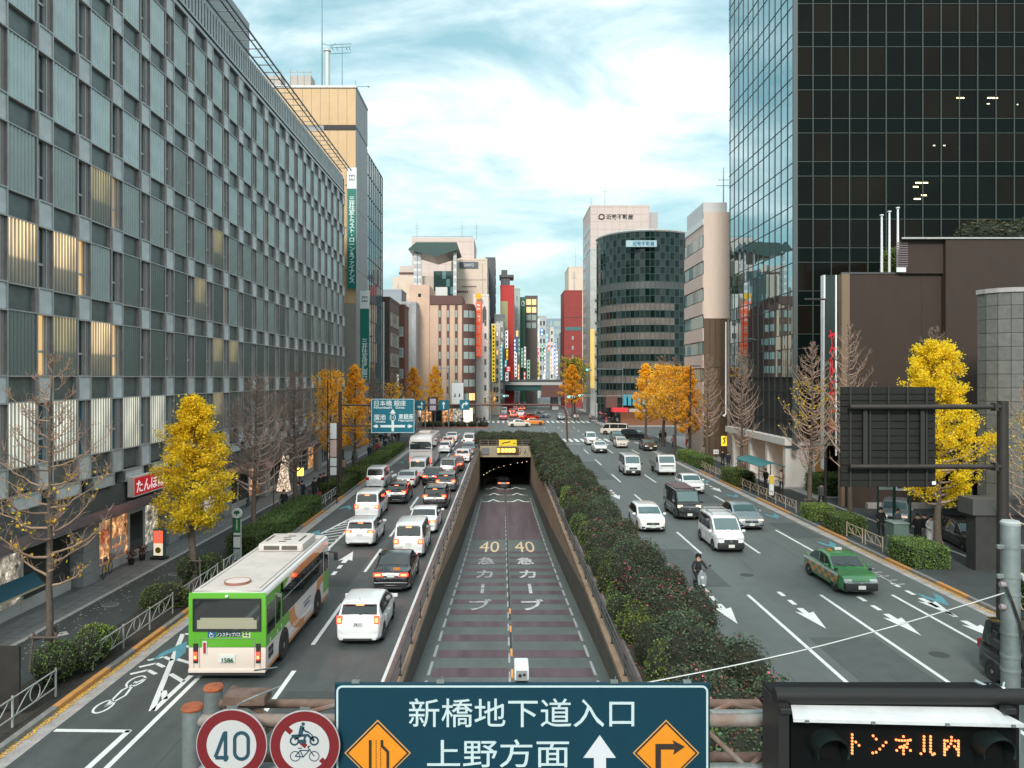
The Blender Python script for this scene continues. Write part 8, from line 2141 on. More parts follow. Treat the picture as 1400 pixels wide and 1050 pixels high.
# lit cone tree and lantern sign, red pole
t = thing('light_tree', 'cone shaped tree of white lights at the arcade entrance', 'decoration', (-18.4, 65, .17))
r = random.Random(3); b = MB(); b.lathe([(.02, 3.5), (.55, .1), (.5, .05)], 14); b.build('cone', mat('cone_cream', (.4, .3, .22), .7, emit=(1, .7, .5), es=.12), t)
b = MB()
for _ in range(420):
 a = r.uniform(0, 6.28); q = r.random() ** .6; z = .1 + 3.3 * (1 - q); rr = .54 * q + .02; b.cbox(rr * math.cos(a), rr * math.sin(a), z, .05, .05, .05)
o = b.build('light_bulbs', emis('bulb_white', (1, .8, .6), .7), t, kind='stuff')
t = thing('lantern_sign', 'square yellow lit sign on a post at the left footway', 'sign', (*gp(408, 690, .13), .13)); t.location.x -= .3; t.location.y += 1.5
b = MB(); b.cbox(0, 0, 2.3, .55, .3, .6, bev=.03); b.build('lit_box', emis('yellow_lit', (1, .62, .08), 1.3), t); b = MB(); b.tube((0, 0, 0), (0, 0, 2.0), .04, n=6); b.build('post', DPOLE, t)
t = thing('road_sign', 'round red bordered sign on a dark red pole by the left hedge', 'sign', (*gp(374, 712, .13), .13))
b = MB(); b.tube((0, 0, 0), (0, 0, 4.0), .035, n=8); b.build('pole', mat('pole_red', (.12, .03, .03), .5), t); b = MB(); b.lathe([(.30, -.02), (.30, .02)], 24, 'y', (-.3, 0, 3.75)); s_ = b.build('disc', mat('disc_pink', (.45, .3, .3), .5), t)
b = MB(); ring(b, -.3, 3.75, .27, .27, .06, -.03, -.021, 'xz', 24); b.build('red_rim', mat('rim_red', (.45, .03, .03), .5), s_)
t = thing('vertical_banner', 'white and pink upright sign between the dark poles on the left', 'sign', (X_at(452, 60), 60, 0))
for z0, z1, m in ((5.0, 6.2, WS), (3.6, 4.9, mat('banner_pink', (.6, .42, .38), .5)), (2.9, 3.5, WS), (2.2, 2.8, WS)):
 b = MB(); b.cbox(.22, 0, (z0 + z1) / 2, .5, .12, z1 - z0, bev=.03); b.build('panel', m, t)
b = MB(); b.tube((.5, 0, 0), (.5, 0, 6.4), .05, n=6); b.build('post', DPOLE, t)
# -- blue direction sign on cantilever
YS = 63.0
t = thing('direction_sign', 'large blue direction sign on a brown cantilever pole over the left lanes', 'road sign', (0, YS, 0))
X0, X1 = X_at(507.5, YS), X_at(567, YS); Z0, Z1 = Z_at(592, YS), Z_at(545, YS)
BLU = mat('sign_blue_green', (0.0, 0.13, 0.19), 0.45); BR_ = mat('pole_brown', (0.055, 0.032, 0.026), .6)
b = MB(); b.box(X0, X1, -.1, 0, Z0, Z1); b.build('board', BLU, t)
SW = mat('sign_letter_white', (.72, .78, .78), .5)
b = MB();
for (a, c, e, f_) in ((X0 + .03, X1 - .03, Z1 - .06, Z1 - .03), (X0 + .03, X1 - .03, Z0 + .03, Z0 + .06), (X0 + .03, X0 + .06, Z0 + .06, Z1 - .06), (X1 - .06, X1 - .03, Z0 + .06, Z1 - .06)): b.box(a, c, -.112, -.1, e, f_)
b.build('border', SW, t)
W = X1 - X0; Hs = Z1 - Z0
def sx_(u): return X0 + W * u
def sz_(v): return Z1 - Hs * v
text('nihon', W * .72, Hs * .16, SW, t, (sx_(.44), -.11, sz_(.13))); text('nihonr', W * .70, Hs * .07, SW, t, (sx_(.42), -.11, sz_(.255)))
text('tame', W * .28, Hs * .16, SW, t, (sx_(.20), -.11, sz_(.535))); text('tamer', W * .26, Hs * .075, SW, t, (sx_(.20), -.11, sz_(.66)))
text('hig', W * .34, Hs * .16, SW, t, (sx_(.80), -.11, sz_(.52))); text('higr', W * .34, Hs * .075, SW, t, (sx_(.80), -.11, sz_(.64)))
b = MB(); c = sx_(.5); b.prism([(c - .25, sz_(.43)), (c, sz_(.3)), (c + .25, sz_(.43))], -.112, -.1, 'xz'); b.box(c - .1, c + .1, -.112, -.1, sz_(.95), sz_(.64)); b.box(c - .06, c + .06, -.112, -.1, sz_(.46), sz_(.43))
for s in (-1, 1): b.prism([(c + s * W * .46, sz_(.80)), (c + s * W * .37, sz_(.74)), (c + s * W * .37, sz_(.765)), (c + s * .1, sz_(.765)), (c + s * .1, sz_(.835)), (c + s * W * .37, sz_(.835)), (c + s * W * .37, sz_(.86))], -.112, -.1, 'xz')
b.build('arrows', SW, t)
b = MB(); ring(b, c, sz_(.545), .22, .26, .05, -.112, -.1, 'xz', 16); b.build('route_ring', SW, t); text('n15', .22, .18, SW, t, (c, -.11, sz_(.545)))
b = MB()
for s in (-1, 1): b.lathe([(.12, -.118), (.12, -.1)], 14, 'y', (c + s * W * .31, 0, sz_(.80)))
b.build('route_badges', BLU, t)
PXp = X_at(465, YS)
b = MB(); b.tube((PXp, 0, 0), (PXp, 0, 8.6), .18, .14, 12); b.build('pole', BR_, t, smooth=50)
for v in (.19, .79): b = MB(); b.tube((PXp, .05, sz_(v)), (X1 - .2, .05, sz_(v)), .07, n=8); b.build('arm', BR_, t, smooth=50)
x_ = X_at(456, 61); t = thing('lamp_post', 'slim dark post next to the direction sign pole', 'post', (X_at(448, 61), 61, 0)); b = MB(); b.tube((0, 0, 0), (0, 0, 9.5), .07, .05, 8); b.build('post', DPOLE, t)
# far lane signs gantry
def lane_sign(label, px0, px1, py0, py1, Y, kind):
 x0, x1, z0, z1 = X_at(px0, Y), X_at(px1, Y), Z_at(py1, Y), Z_at(py0, Y)
 t = thing('lane_sign', label, 'road sign', (x0, Y, z0)); w, h = x1 - x0, z1 - z0
 b = MB(); b.box(0, w, 0, .08, 0, h); b.build('board', BLU, t)
 b = MB()
 if kind == 'up': b.stroke([(w * .5, h * .15), (w * .5, h * .62)], w * .12, -.012, 0, 'xz'); b.prism([(w * .32, h * .6), (w * .5, h * .88), (w * .68, h * .6)], -.012, 0, 'xz')
 if kind == 'right': b.stroke([(w * .28, h * .15), (w * .28, h * .45), (w * .42, h * .62), (w * .62, h * .62)], w * .13, -.012, 0, 'xz'); b.prism([(w * .6, h * .42), (w * .88, h * .62), (w * .6, h * .84)], -.012, 0, 'xz')
 if kind == 'leftup': b.stroke([(w * .68, h * .15), (w * .68, h * .66)], w * .12, -.012, 0, 'xz'); b.prism([(w * .52, h * .62), (w * .68, h * .88), (w * .84, h * .62)], -.012, 0, 'xz'); b.stroke([(w * .68, h * .35), (w * .42, h * .35)], w * .12, -.012, 0, 'xz'); b.prism([(w * .44, h * .2), (w * .2, h * .35), (w * .44, h * .5)], -.012, 0, 'xz')
 b.build('arrow', SW, t); return t
lane_sign('blue lane sign with left and straight arrows beside the big direction sign', 567.5, 581, 547.5, 561, 118, 'leftup')
lane_sign('blue lane sign with a single straight arrow', 599.5, 613.5, 547, 561, 118, 'up')
lane_sign('blue lane sign with right turning arrow', 628.5, 642, 546.5, 560.5, 118, 'right')
t = thing('sign_gantry', 'rusty brown pipe gantry carrying the lane signs over the far left lanes', 'gantry', (0, 118.3, 0))
b = MB(); xr = X_at(773, 118); zt_ = Z_at(553.5, 118); b.path([(X_at(560, 118), 0, zt_), (xr - 1.2, 0, zt_), (xr - .2, 0, zt_ - .35), (xr + .2, 0, zt_ - 1.4), (xr + .35, 0, 0)], .14, 8); b.build('pipe', mat('pipe_rust', (.12, .05, .04), .6), t, smooth=60)
b = MB(); b.tube((X_at(581, 118), .1, 0), (X_at(581, 118), .1, zt_ + .1), .1, n=8); b.build('post', STEEL, t)
t = thing('info_board', 'dark framed information board between the blue lane signs', 'sign', (X_at(585, 125), 125, 0)); b = MB(); b.box(0, 1.6, 0, .2, Z_at(563, 125), Z_at(543, 125)); b.build('frame', DPOLE, t); b = MB(); b.box(.3, 1.3, -.02, 0, Z_at(561, 125), Z_at(545, 125)); b.build('face', mat('face_lilac', (.5, .45, .55), .5), t); b = MB(); b.tube((.8, .1, 0), (.8, .1, 5), .06, n=6); b.build('post', DPOLE, t)
# signals and lamp posts
def signal(label, px, Y, ht, arm, hx, name='signal_mast', lit='green'):
 x = X_at(px, Y); t = thing(name, label, 'traffic signal', (x, Y, .0))
 b = MB(); b.tube((0, 0, 0), (0, 0, ht), .1, .07, 8); b.build('mast', STEEL, t, smooth=50)
 b = MB(); b.tube((0, 0, ht - .5), (arm, 0, ht - .4), .05, n=6); b.build('arm', STEEL, t)
 b = MB(); b.cbox(hx, -.05, ht - .6, 1.25, .2, .42, bev=.06); hd_ = b.build('signal_head', mat('signal_grey', (.5, .52, .5), .5), t)
 for k in range(3):
  b = MB(); b.lathe([(.0, -.2), (.15, -.2), (.15, -.16)], 12, 'y', (hx - .4 + k * .4, 0, ht - .6)); b.build('lens', emis('signal_green', (.05, 1, .7), 2) if k == 0 else mat('lens_dark', (.03, .02, .02), .4), hd_)
 return t
signal('signal mast at the median end with long arm reaching right', 773.5, 128, 7.2, 13.0, .9)
signal('signal mast across the junction by the golden tree', 814, 165, 6.6, -3.2, -3.0)
signal('signal mast left of the junction with a green light', 671, 165, 6.5, 3.4, 3.2)
signal('signal mast at the far right corner before the shops', 851.5, 160, 12.0, -6, -7.0)
def lamp(label, px, Y, ht, arm=-1.6, m=STEEL):
 t = thing('street_lamp', label, 'street lamp', (X_at(px, Y), Y, .13))
 b = MB(); b.path([(0, 0, 0), (0, 0, ht * .5), (0, 0, ht)], [.11, .09, .06], 8); b.build('pole', m, t, smooth=50)
 b = MB(); b.cbox(arm * .5, 0, ht + .02, abs(arm), .16, .12, bev=.03); b.build('lamp_head', m, t); return t
lamp('dark street lamp post by the white portico with white upper half', 1128.5, 55.5, 15.2, -1.5, DPOLE)
t = thing('white_drainpipe', 'slim white flared pipe on the tower next to the dark lamp post', 'pipe', (X_at(1126, 60), 60, 0)); b = MB(); b.path([(-.35, 0, Z_at(592, 60)), (-.1, 0, Z_at(589, 60)), (0, 0, Z_at(580, 60)), (0, 0, Z_at(378, 60))], [.22, .15, .11, .09], 8); b.build('pipe', WS, t, smooth=60)
t = thing('white_drainpipe', 'thin white pipe at the corner of beige office and tower', 'pipe', (X_at(992.5, 88), 88, 0)); b = MB(); b.path([(-.3, 0, Z_at(569, 88)), (0, 0, Z_at(566, 88)), (0, 0, Z_at(440, 88))], [.16, .1, .08], 8); b.build('pipe', WS, t, smooth=60)
lamp('grey lamp post in front of the golden trees', 944, 92, 11.0, 1.2, DPOLE); lamp('tall lamp post at the left of the far junction', 670, 168, 18, -2.0); lamp('tall thin lamp post before the beige striped building', 613.5, 150, 11.5, -2.6)
# red box, yellow sign, hydrant sign
x, y = gp(925, 609, .13); t = thing('mail_box', 'red post box on the right footway between two bushes', 'post box', (x - .2, y - 8, .13)); b = MB(); b.cbox(0, 0, 1.15, .75, .5, .75, bev=.06); b.build('box', mat('box_red', (.5, .03, .02), .4), t, smooth=50); b = MB(); b.tube((0, 0, 0), (0, 0, .8), .09, n=8); b.build('foot', STEEL, t); b = MB(); b.cbox(0, -.26, 1.32, .4, .02, .06); b.build('slot', TRIM, t)
x, y = gp(990, 633, .13)
t = thing('standing_sign', 'yellow lit sign with black figure by the beige office entrance', 'sign', (X_at(990, 86), 86, .13)); b = MB(); b.cbox(0, 0, 2.6, .62, .14, 1.1, bev=.02); b.build('panel', mat('sign_yellow_lit', (.7, .5, .03), .5, emit=(1, .7, .05), es=.35), t); b = MB(); b.stroke([(-.1, 2.3), (.05, 2.6), (-.1, 2.9), (.15, 2.95)], .12, -.09, -.075, 'xz'); b.build('figure', TRIM, t); b = MB(); b.tube((0, 0, 0), (0, 0, 2.0), .04, n=6); b.build('post', DPOLE, t)
t = thing('small_sign', 'small white sign with dark characters on the forecourt', 'sign', (X_at(979, 88), 88, .13)); b = MB(); b.cbox(0, 0, 1.2, .6, .1, .5, bev=.02); b.build('panel', WS, t); b = MB(); b.stroke([(-.15, 1.1), (-.1, 1.32), (.0, 1.1)], .05, -.062, -.05, 'xz'); b.stroke([(.08, 1.1), (.2, 1.32)], .05, -.062, -.05, 'xz'); b.build('marks', TRIM, t); b = MB(); b.tube((0, 0, 0), (0, 0, 1), .03, n=6); b.build('post', DPOLE, t)
# teal bus shelter
TEAL = mat('shelter_teal', (.03, .17, .18), .4)
t = thing('bus_shelter', 'bus shelter with curved teal roof at the right kerb', 'bus shelter', (21.3, 61.5, .13))
b = MB(); n_ = 6
vs = []
for i in range(n_ + 1):
 u = i / n_; z = 2.55 + .28 * math.sin(math.pi * u); xx = -.9 + 2.0 * u; vs += [(xx, 0, z), (xx, 6.4, z), (xx, 0, z - .06), (xx, 6.4, z - .06)]
fs = []
for i in range(n_): a = i * 4; c = a + 4; fs += [(a, c, c + 1, a + 1), (a + 2, a + 3, c + 3, c + 2), (a, a + 2, c + 2, c), (a + 1, c + 1, c + 3, a + 3)]
b.add(vs, fs + [(0, 1, 3, 2), (n_ * 4, n_ * 4 + 2, n_ * 4 + 3, n_ * 4 + 1)]); b.build('roof', TEAL, t, smooth=50)
for yy_ in (.3, 3.2, 6.1):
 b = MB(); b.tube((1.0, yy_, 0), (1.0, yy_, 2.6), .04, n=8); b.build('post', DPOLE, t)
b = MB(); b.box(.98, 1.02, .4, 6.0, .5, .58); b.box(.98, 1.02, .4, 6.0, 1.5, 1.55); b.build('back_rail', DPOLE, t)
b = MB(); b.box(-.2, .15, -.05, .05, .3, 1.9); b.build('timetable', WS, t); b = MB(); b.box(-.2, .15, -.08, -.05, 1.2, 1.85); b.build('yellow_panel', mat('panel_yellow', (.75, .5, .05), .5), t)
b = MB(); b.cbox(.6, .6, .45, .5, .5, .9, bev=.03); b.build('cabinet', TRIM, t)
t = thing('utility_cabinet', 'grey green utility cabinet on the right footway behind the clipped bush', 'cabinet', (22.3, 43.9, .13)); b = MB(); b.cbox(0, 0, .7, .85, 1.0, 1.4, bev=.02); b.build('case', mat('cabinet_green', (.10, .15, .13), .5, dirt=.3), t); b = MB(); b.cbox(0, 0, 1.43, .92, 1.06, .06, bev=.01); b.build('lid', mat('cabinet_lid', (.22, .28, .26), .5), t); b = MB(); b.cbox(0, -.505, .7, .7, .012, 1.15); b.build('door', mat('cabinet_green'), t)
# parking signboards in green frames
for k, (x_, z0, z1, fc, lb) in enumerate(((X_at(1211, 49.5), 3.05, 3.85, mat('park_yellow', (.8, .48, .03), .5, emit=(1, .6, .05), es=.1), 'yellow parking board above a pale strip in the green frame'), (X_at(1234, 49.5), 2.4, 3.85, WS, 'white parking board with a dark car outline in the green frame'))):
 t = thing('parking_sign', lb, 'sign', (x_, 49.5, .13)); w = .44
 b = MB(); b.cbox(0, 0, (z0 + z1) / 2, .95, .08, z1 - z0); b.build('board', fc, t)
 for sx in (-.5, .5): b = MB(); b.box(sx - .04, sx + .04, -.05, .05, 0, 4.2); b.build('post', mat('frame_green', (.01, .05, .035), .5), t)
 if k == 0: b = MB(); b.cbox(0, 0, 2.7, .9, .06, .5); b.build('pale_strip', mat('pale_green', (.3, .4, .35), .5), t); b = MB(); b.stroke([(-.3, 3.3), (-.1, 3.5), (.1, 3.3), (.3, 3.5)], .06, -.055, -.042, 'xz'); b.build('red_marks', ORS, t)
 else: b = MB(); b.stroke([(-.25, 3.0), (-.25, 3.25), (-.1, 3.5), (.2, 3.5), (.25, 3.2), (.3, 3.0)], .07, -.055, -.042, 'xz', closed=True); b.cbox(0, -.05, 2.6, .7, .012, .14); b.build('car_outline', mat('mauve_dark', (.09, .05, .09), .5), t)
t = thing('exit_sign', 'small green and white sign hanging behind the yellow ginkgo', 'sign', (X_at(1326, 46), 46, Z_at(677, 46))); b = MB(); b.cbox(0, 0, 0, .4, .1, .6, bev=.02); b.build('panel', mat('sign_green', (.02, .25, .08), .5), t); b = MB(); b.cbox(.05, -.06, -.05, .2, .012, .25); b.build('white_mark', WS, t)
# -- dark sign back on a cantilever (right)
YS2 = 26.0
t = thing('overhead_sign_back', 'large dark road sign seen from behind on a cantilever pole at the right', 'road sign', (0, YS2, 0))
HBK = mat('joint_black', (.006, .006, .006), .8); DK = mat('sign_back', (0.020, 0.020, 0.018), .6, var=.15, scale=1.5, spec=.2); DKR = mat('sign_back_rib', (0.032, 0.032, 0.03), .5, spec=.3)
X0, X1 = X_at(1150, YS2), X_at(1279, YS2); Z0, Z1 = Z_at(666, YS2), Z_at(529, YS2)
rows_ = [529, 539, 547.5, 556, 566, 576, 586, 596, 606, 616, 626, 636, 646.5, 656.5, 666]
for a, c in zip(rows_, rows_[1:]):
 b = MB(); b.box(X0, X1, 0, .05, Z_at(c, YS2) + .012, Z_at(a, YS2) - .012); b.build('panel_strip', DK, t)
b = MB(); b.box(X0, X1, .051, .07, Z0, Z1); b.build('back_sheet', HBK, t); b = MB(); b.box(X0, X1, .071, .08, Z0, Z1); b.build('face_sheet', BLU, t)
for px in (1162, 1189, 1214, 1240, 1266):
 b = MB(); x = X_at(px, YS2); b.box(x - .03, x + .03, -.05, 0, Z0, Z1); b.build('upright_rib', DKR, t)
for px in (1181, 1259): b = MB(); x = X_at(px, YS2); b.box(x - .07, x + .07, -.12, -.05, Z_at(635, YS2), Z_at(556, YS2)); b.build('clamp_bar', DKR, t)
PXr = X_at(1367, YS2)
for py in (556, 637): b = MB(); b.tube((X_at(1158, YS2), -.2, Z_at(py, YS2)), (PXr, -.2, Z_at(py, YS2)), .085, n=12); b.cbox(PXr - .3, -.2, Z_at(py, YS2), .12, .26, .26); b.build('arm', DPOLE, t, smooth=50)
b = MB(); b.tube((PXr, -.15, 0), (PXr, -.15, Z_at(548, YS2)), .20, .17, 16); b.build('pole', DPOLE, t, smooth=50)
b = MB(); b.cbox(X_at(1275.5, YS2), -.06, Z_at(660, YS2), .13, .012, .12); b.build('white_label', WS, t)
t = thing('road_sign', 'distant dark traffic sign on the arm left of the far signals', 'sign', (X_at(760, 128), 128, Z_at(553, 128))) if 0 else None
# == FOREGROUND GANTRY
YG = 9.0
RUST = mat('rusted_steel', (0.24, 0.115, 0.065), .75, .2, c2=(0.30, 0.33, 0.32), scale=2.2, bump=.5, dirt=.5)
RUSTO = mat('rust_orange', (0.42, 0.12, 0.04), .85, c2=(0.20, 0.05, 0.025), scale=9, bump=.6)
GALV = mat('old_galvanised', (0.27, 0.32, 0.32), .55, .4, c2=(0.16, 0.17, 0.16), scale=2.0, bump=.4, dirt=.6)
RUSTD = mat('rust_dark', (0.09, 0.055, 0.042), .8, c2=(0.20, 0.13, 0.10), scale=4, bump=.5)
t = thing('truss_gantry', 'rusted pipe truss gantry spanning the underpass in the foreground', 'gantry', (0, YG, 0))
def gx(px, Y=YG): return X_at(px, Y)
def gz(py, Y=YG): return Z_at(py, Y)
for px, py, Y in ((263, 967, YG + .2), (292, 940, YG + .95)):
 b = MB(); x = gx(px, Y); b.tube((x, Y - YG, 0), (x, Y - YG, gz(py, Y)), .115, n=18); b.build('column', GALV, t, smooth=50)
 b = MB(); b.lathe([(.125, 0), (.13, .02), (.115, .045), (0, .05)], 18, 'z', (x, Y - YG, gz(py, Y) - .02)); b.build('column_cap', RUSTO, t, smooth=40)
zt1, zt2, zb1 = gz(962, YG + .9), gz(985, YG + .2), gz(1052, YG + .2)
for (y, z, m, r_) in ((.9, zt1, RUSTD, .055), (.2, zt2, RUST, .075), (.2, zb1, GALV, .075), (.9, gz(1035, YG + .9), RUSTD, .06)):
 b = MB(); b.tube((gx(262), y, z), (5.2, y, z), r_, n=12); b.build('chord', m, t, smooth=50)
b = MB(); b.tube((gx(970), .5, gz(975, YG + .5)), (5.2, .5, gz(975, YG + .5)), .045, n=10); b.build('conduit', GALV, t, smooth=50)
k = 0; x = gx(300)
while x < 5.0:
 x2 = x + .62
 b = MB(); b.tube((x, .22, zt2 if k % 2 else zb1), (x2, .22, zb1 if k % 2 else zt2), .032, n=8); b.build('diagonal', RUSTD if k % 3 else RUST, t)
 b = MB(); b.tube((x, .2 if k % 2 else .9, zt2 if k % 2 else zt1), (x2, .9 if k % 2 else .2, zt1 if k % 2 else zt2), .034, n=8); b.build('lacing', RUST if k % 2 else RUSTD, t)
 x = x2; k += 1
b = MB(); b.box(gx(285), gx(345), .45, .75, gz(952) - .3, gz(952) - .2); b.tube((gx(320, YG + .8), .8, gz(942, YG + .8)), (gx(324, YG + .5), .5, gz(965, YG + .5)), .06, n=8); b.build('bracket_plate', RUSTD, t)
b = MB(); b.path([(gx(300), .1, gz(985)), (gx(330), .05, gz(962)), (gx(350), .1, gz(955)), (gx(372), .3, gz(953))], .012, 6); b.tube((gx(325), .6, gz(943)), (gx(348), .9, gz(952)), .012, n=5); b.build('cable', GALV, t)
b = MB(); b.lathe([(.13, 0), (.13, .03), (0, .06)], 18, 'z', (gx(1133, YG + 1.2), 1.2, gz(943, YG + 1.2))); b.tube((gx(1133, YG + 1.2), 1.2, 0), (gx(1133, YG + 1.2), 1.2, gz(943, YG + 1.2)), .12, n=14); b.build('column', RUSTO, t, smooth=50)
for px in (1048, 1060):
 b = MB(); b.tube((gx(px), -.05, gz(950)), (gx(px), -.05, gz(1075)), .02, n=6); b.build('ladder_rail', TRIM, t)
b = MB(); b.tube((gx(1035), -.05, gz(950)), (gx(1056), -.05, gz(978)), .018, n=6); b.tube((gx(1035), -.05, gz(950)), (gx(1062), -.05, gz(950)), .014, n=6); b.tube((gx(1038), -.05, gz(1003)), (gx(1056), -.05, gz(1035)), .018, n=6); b.build('ladder_stay', TRIM, t)
# main blue sign
t = thing('underpass_sign', 'large dark teal sign naming the Shinbashi underpass entrance in the foreground', 'road sign', (0, YG, 0))
X0, X1 = gx(457), gx(971); Z1 = gz(934.5); Z0 = Z1 - 1.25
SB = mat('sign_teal', (0.008, 0.042, 0.066), .5, var=.05, scale=2, spec=.15); SL = mat('sign_letter', (.50, .62, .64), .5, var=.06, scale=6); SLW = mat('sign_arrow_white', (.60, .62, .66), .55)
b = MB(); b.cbox((X0 + X1) / 2, .03, (Z0 + Z1) / 2, X1 - X0, .05, Z1 - Z0, bev=.01); b.build('board', SB, t)
def rrect(x0, x1, z0, z1, r_, n=6):
 P = []
 for cx_, cz_, a0 in ((x1 - r_, z1 - r_, 0), (x0 + r_, z1 - r_, 90), (x0 + r_, z0 + r_, 180), (x1 - r_, z0 + r_, 270)):
  P += [(cx_ + r_ * math.cos(R(a0 + 90 * q / n)), cz_ + r_ * math.sin(R(a0 + 90 * q / n))) for q in range(n + 1)]
 return P
b = MB(); b.stroke(rrect(X0 + .035, X1 - .035, Z0 + .035, Z1 - .035, .06), .022, -.002, .006, 'xz', closed=True); b.build('border', SL, t)
text('shinbashi', gx(867) - gx(559), gz(955) - gz(994), SL, t, ((gx(867) + gx(559)) / 2, 0, gz(974.5)), th=.004)
text('ueno', gx(778) - gx(584), gz(1011) - gz(1049), SL, t, ((gx(778) + gx(584)) / 2, 0, gz(1030)), th=.004)
b = MB(); c = gx(820); b.prism([(gx(797.5), gz(1036)), (c, gz(1005)), (gx(842), gz(1036)), (gx(828.5), gz(1036)), (gx(828.5), Z0 + .1), (gx(812), Z0 + .1), (gx(812), gz(1036))], -.003, .006, 'xz'); b.build('up_arrow', SLW, t)
OR = mat('diamond_orange', (.72, .25, .012), .5, var=.05, scale=5); BK = mat('sign_black', (.025, .018, .012), .6)
def diamond(px, label):
 cx_, cz_, r_ = gx(px), gz(1029), gz(985) - gz(1029)
 d = thing('warning_diamond', label, 'road sign', (cx_, YG - .012, cz_))
 for rr, m, nm, p in ((r_ + .012, mat('diamond_edge', (.62, .33, .12), .5), 'edge', .004), (r_ - .006, BK, 'black_border', .001), (r_ - .035, OR, 'orange_face', -.002)):
  b = MB(); b.prism([(rr, 0), (0, rr), (-rr, 0), (0, -rr)], p, p + .004, 'xz'); b.build(nm, m, d)
 return d
d = diamond(516.5, 'orange warning diamond with narrowing lanes on the foreground sign')
s = YG / FPX
def dp(px, py, cx): return ((px - cx) * s, -(py - 1029) * s)
b = MB(); b.stroke([dp(506.5, 1011, 516.5), dp(506.5, 1060, 516.5)], .032, -.006, -.002, 'xz'); b.stroke([dp(522.5, 1011, 516.5), dp(522.5, 1019, 516.5), dp(530.5, 1027, 516.5), dp(530.5, 1060, 516.5)], .032, -.006, -.002, 'xz')
b.build('lane_edges', BK, d); b = MB()
for q in range(14):
 for px in (514.6, 520.6): p = dp(px, 1012 + q * 3 + (10 if px > 520 else 0), 516.5); b.box(p[0] - .005, p[0] + .005, -.006, -.002, p[1] - .007, p[1] + .005)
b.build('dotted_lines', BK, d, kind='stuff')
d = diamond(910.5, 'orange warning diamond with right bent arrow on the foreground sign')
b = MB(); b.stroke([dp(899.5, 1060, 910.5), dp(899.5, 1020, 910.5), dp(922, 1020, 910.5)], .064, -.006, -.002, 'xz'); b.prism([dp(919, 1011, 910.5), dp(936, 1020, 910.5), dp(920, 1031, 910.5), dp(922.5, 1020, 910.5)], -.0065, -.002, 'xz'); b.build('bent_arrow', BK, d)
for px in (486, 602, 840, 940):
 b = MB(); b.box(gx(px) - .045, gx(px) + .045, .0, .06, Z1, Z1 + .025); b.tube((gx(px) + .005, .03, Z1 + .02), (gx(px) + .02, .03, Z1 + .07), .006, n=5); b.build('top_clip', GALV, t)
# cctv box
t = thing('traffic_camera', 'small white box camera on top of the teal sign', 'camera', (gx(713, YG + .1), YG + .1, gz(932, YG + .1)))
b = MB(); b.cbox(0, .08, .12, .17, .34, .15, bev=.02); b.build('housing', mat('camera_white', (.68, .70, .70), .5), t, smooth=50); b = MB(); b.box(-.065, .065, -.1, -.088, .05, .165); b.build('face_plate', mat('camera_grey', (.25, .26, .26), .5), t)
b = MB(); b.lathe([(.02, -.11), (.02, -.1)], 10, 'y', (-.02, 0, .11)); b.lathe([(.016, -.11), (.016, -.1)], 10, 'y', (.03, 0, .12)); b.build('sockets', TRIM, t); b = MB(); b.cbox(0, 0, .02, .14, .12, .05); b.build('bracket', TRIM, t)
# round signs
def roundsign(px, py, rp_, label):
 t = thing('round_sign', label, 'road sign', (gx(px, YG - .1), YG - .1, gz(py, YG - .1))); r_ = rp_ * (YG - .1) / FPX
 b = MB(); b.lathe([(r_, -.008), (r_ * 1.005, .006)], 56, 'y'); b.build('rim', mat('sign_rim_grey', (.42, .40, .42), .5), t)
 b = MB(); b.lathe([(r_ * .975, -.011), (r_ * .975, -.008)], 56, 'y'); b.build('red_ring', mat('sign_dark_red', (.16, .008, .012), .5), t)
 b = MB(); b.lathe([(r_ * .70, -.014), (r_ * .70, -.0105)], 56, 'y'); b.build('white_face', mat('sign_face_grey', (.50, .50, .50), .55, dirt=.12), t)
 b = MB(); b.box(-.06, .06, 0, .02, r_ - .02, r_ + .03); b.build('clip', GALV, t)
 return t, r_
NB = mat('sign_navy', (.015, .055, .085), .5)
t, r_ = roundsign(317, 1018, 48.5, 'round speed limit sign reading 40 on the foreground gantry')
s = (YG - .1) / FPX
b = MB()
def q_(px, py): return ((px - 317) * s, -(py - 1018) * s)
b.stroke([q_(313, 1035), q_(295, 1035)], 5 * s, -.018, -.013, 'xz'); b.stroke([q_(295, 1034.5), q_(307.5, 1001)], 4.6 * s, -.019, -.013, 'xz'); b.stroke([q_(309, 999), q_(309, 1040)], 4.8 * s, -.0185, -.013, 'xz')
b.stroke([( .0 + x_, z_) for x_, z_ in rrect(q_(321.5, 0)[0], q_(340, 0)[0], q_(0, 1037)[1], q_(0, 1001)[1], 9.2 * s, 6)], 4.6 * s, -.018, -.013, 'xz', closed=True)
b.build('numerals', NB, t)
t, r_ = roundsign(417, 1019, 48, 'round no motorcycles and bicycles sign on the foreground gantry')
DR = mat('sign_dark_red')
def q_(px, py): return ((px - 417) * s, -(py - 1019) * s)
b = MB()
b.stroke([q_(390, 993), q_(399, 1001)], 7 * s, -.016, -.013, 'xz'); b.stroke([q_(412, 1014), q_(419, 1020)], 6 * s, -.016, -.013, 'xz'); b.stroke([q_(439, 1037), q_(446, 1044)], 7 * s, -.016, -.013, 'xz'); b.build('red_slash', DR, t)
b = MB()
for px in (403, 430): ring(b, *q_(px, 1012), 5.4 * s, 5.4 * s, 2.2 * s, -.018, -.013, 'xz', 18)
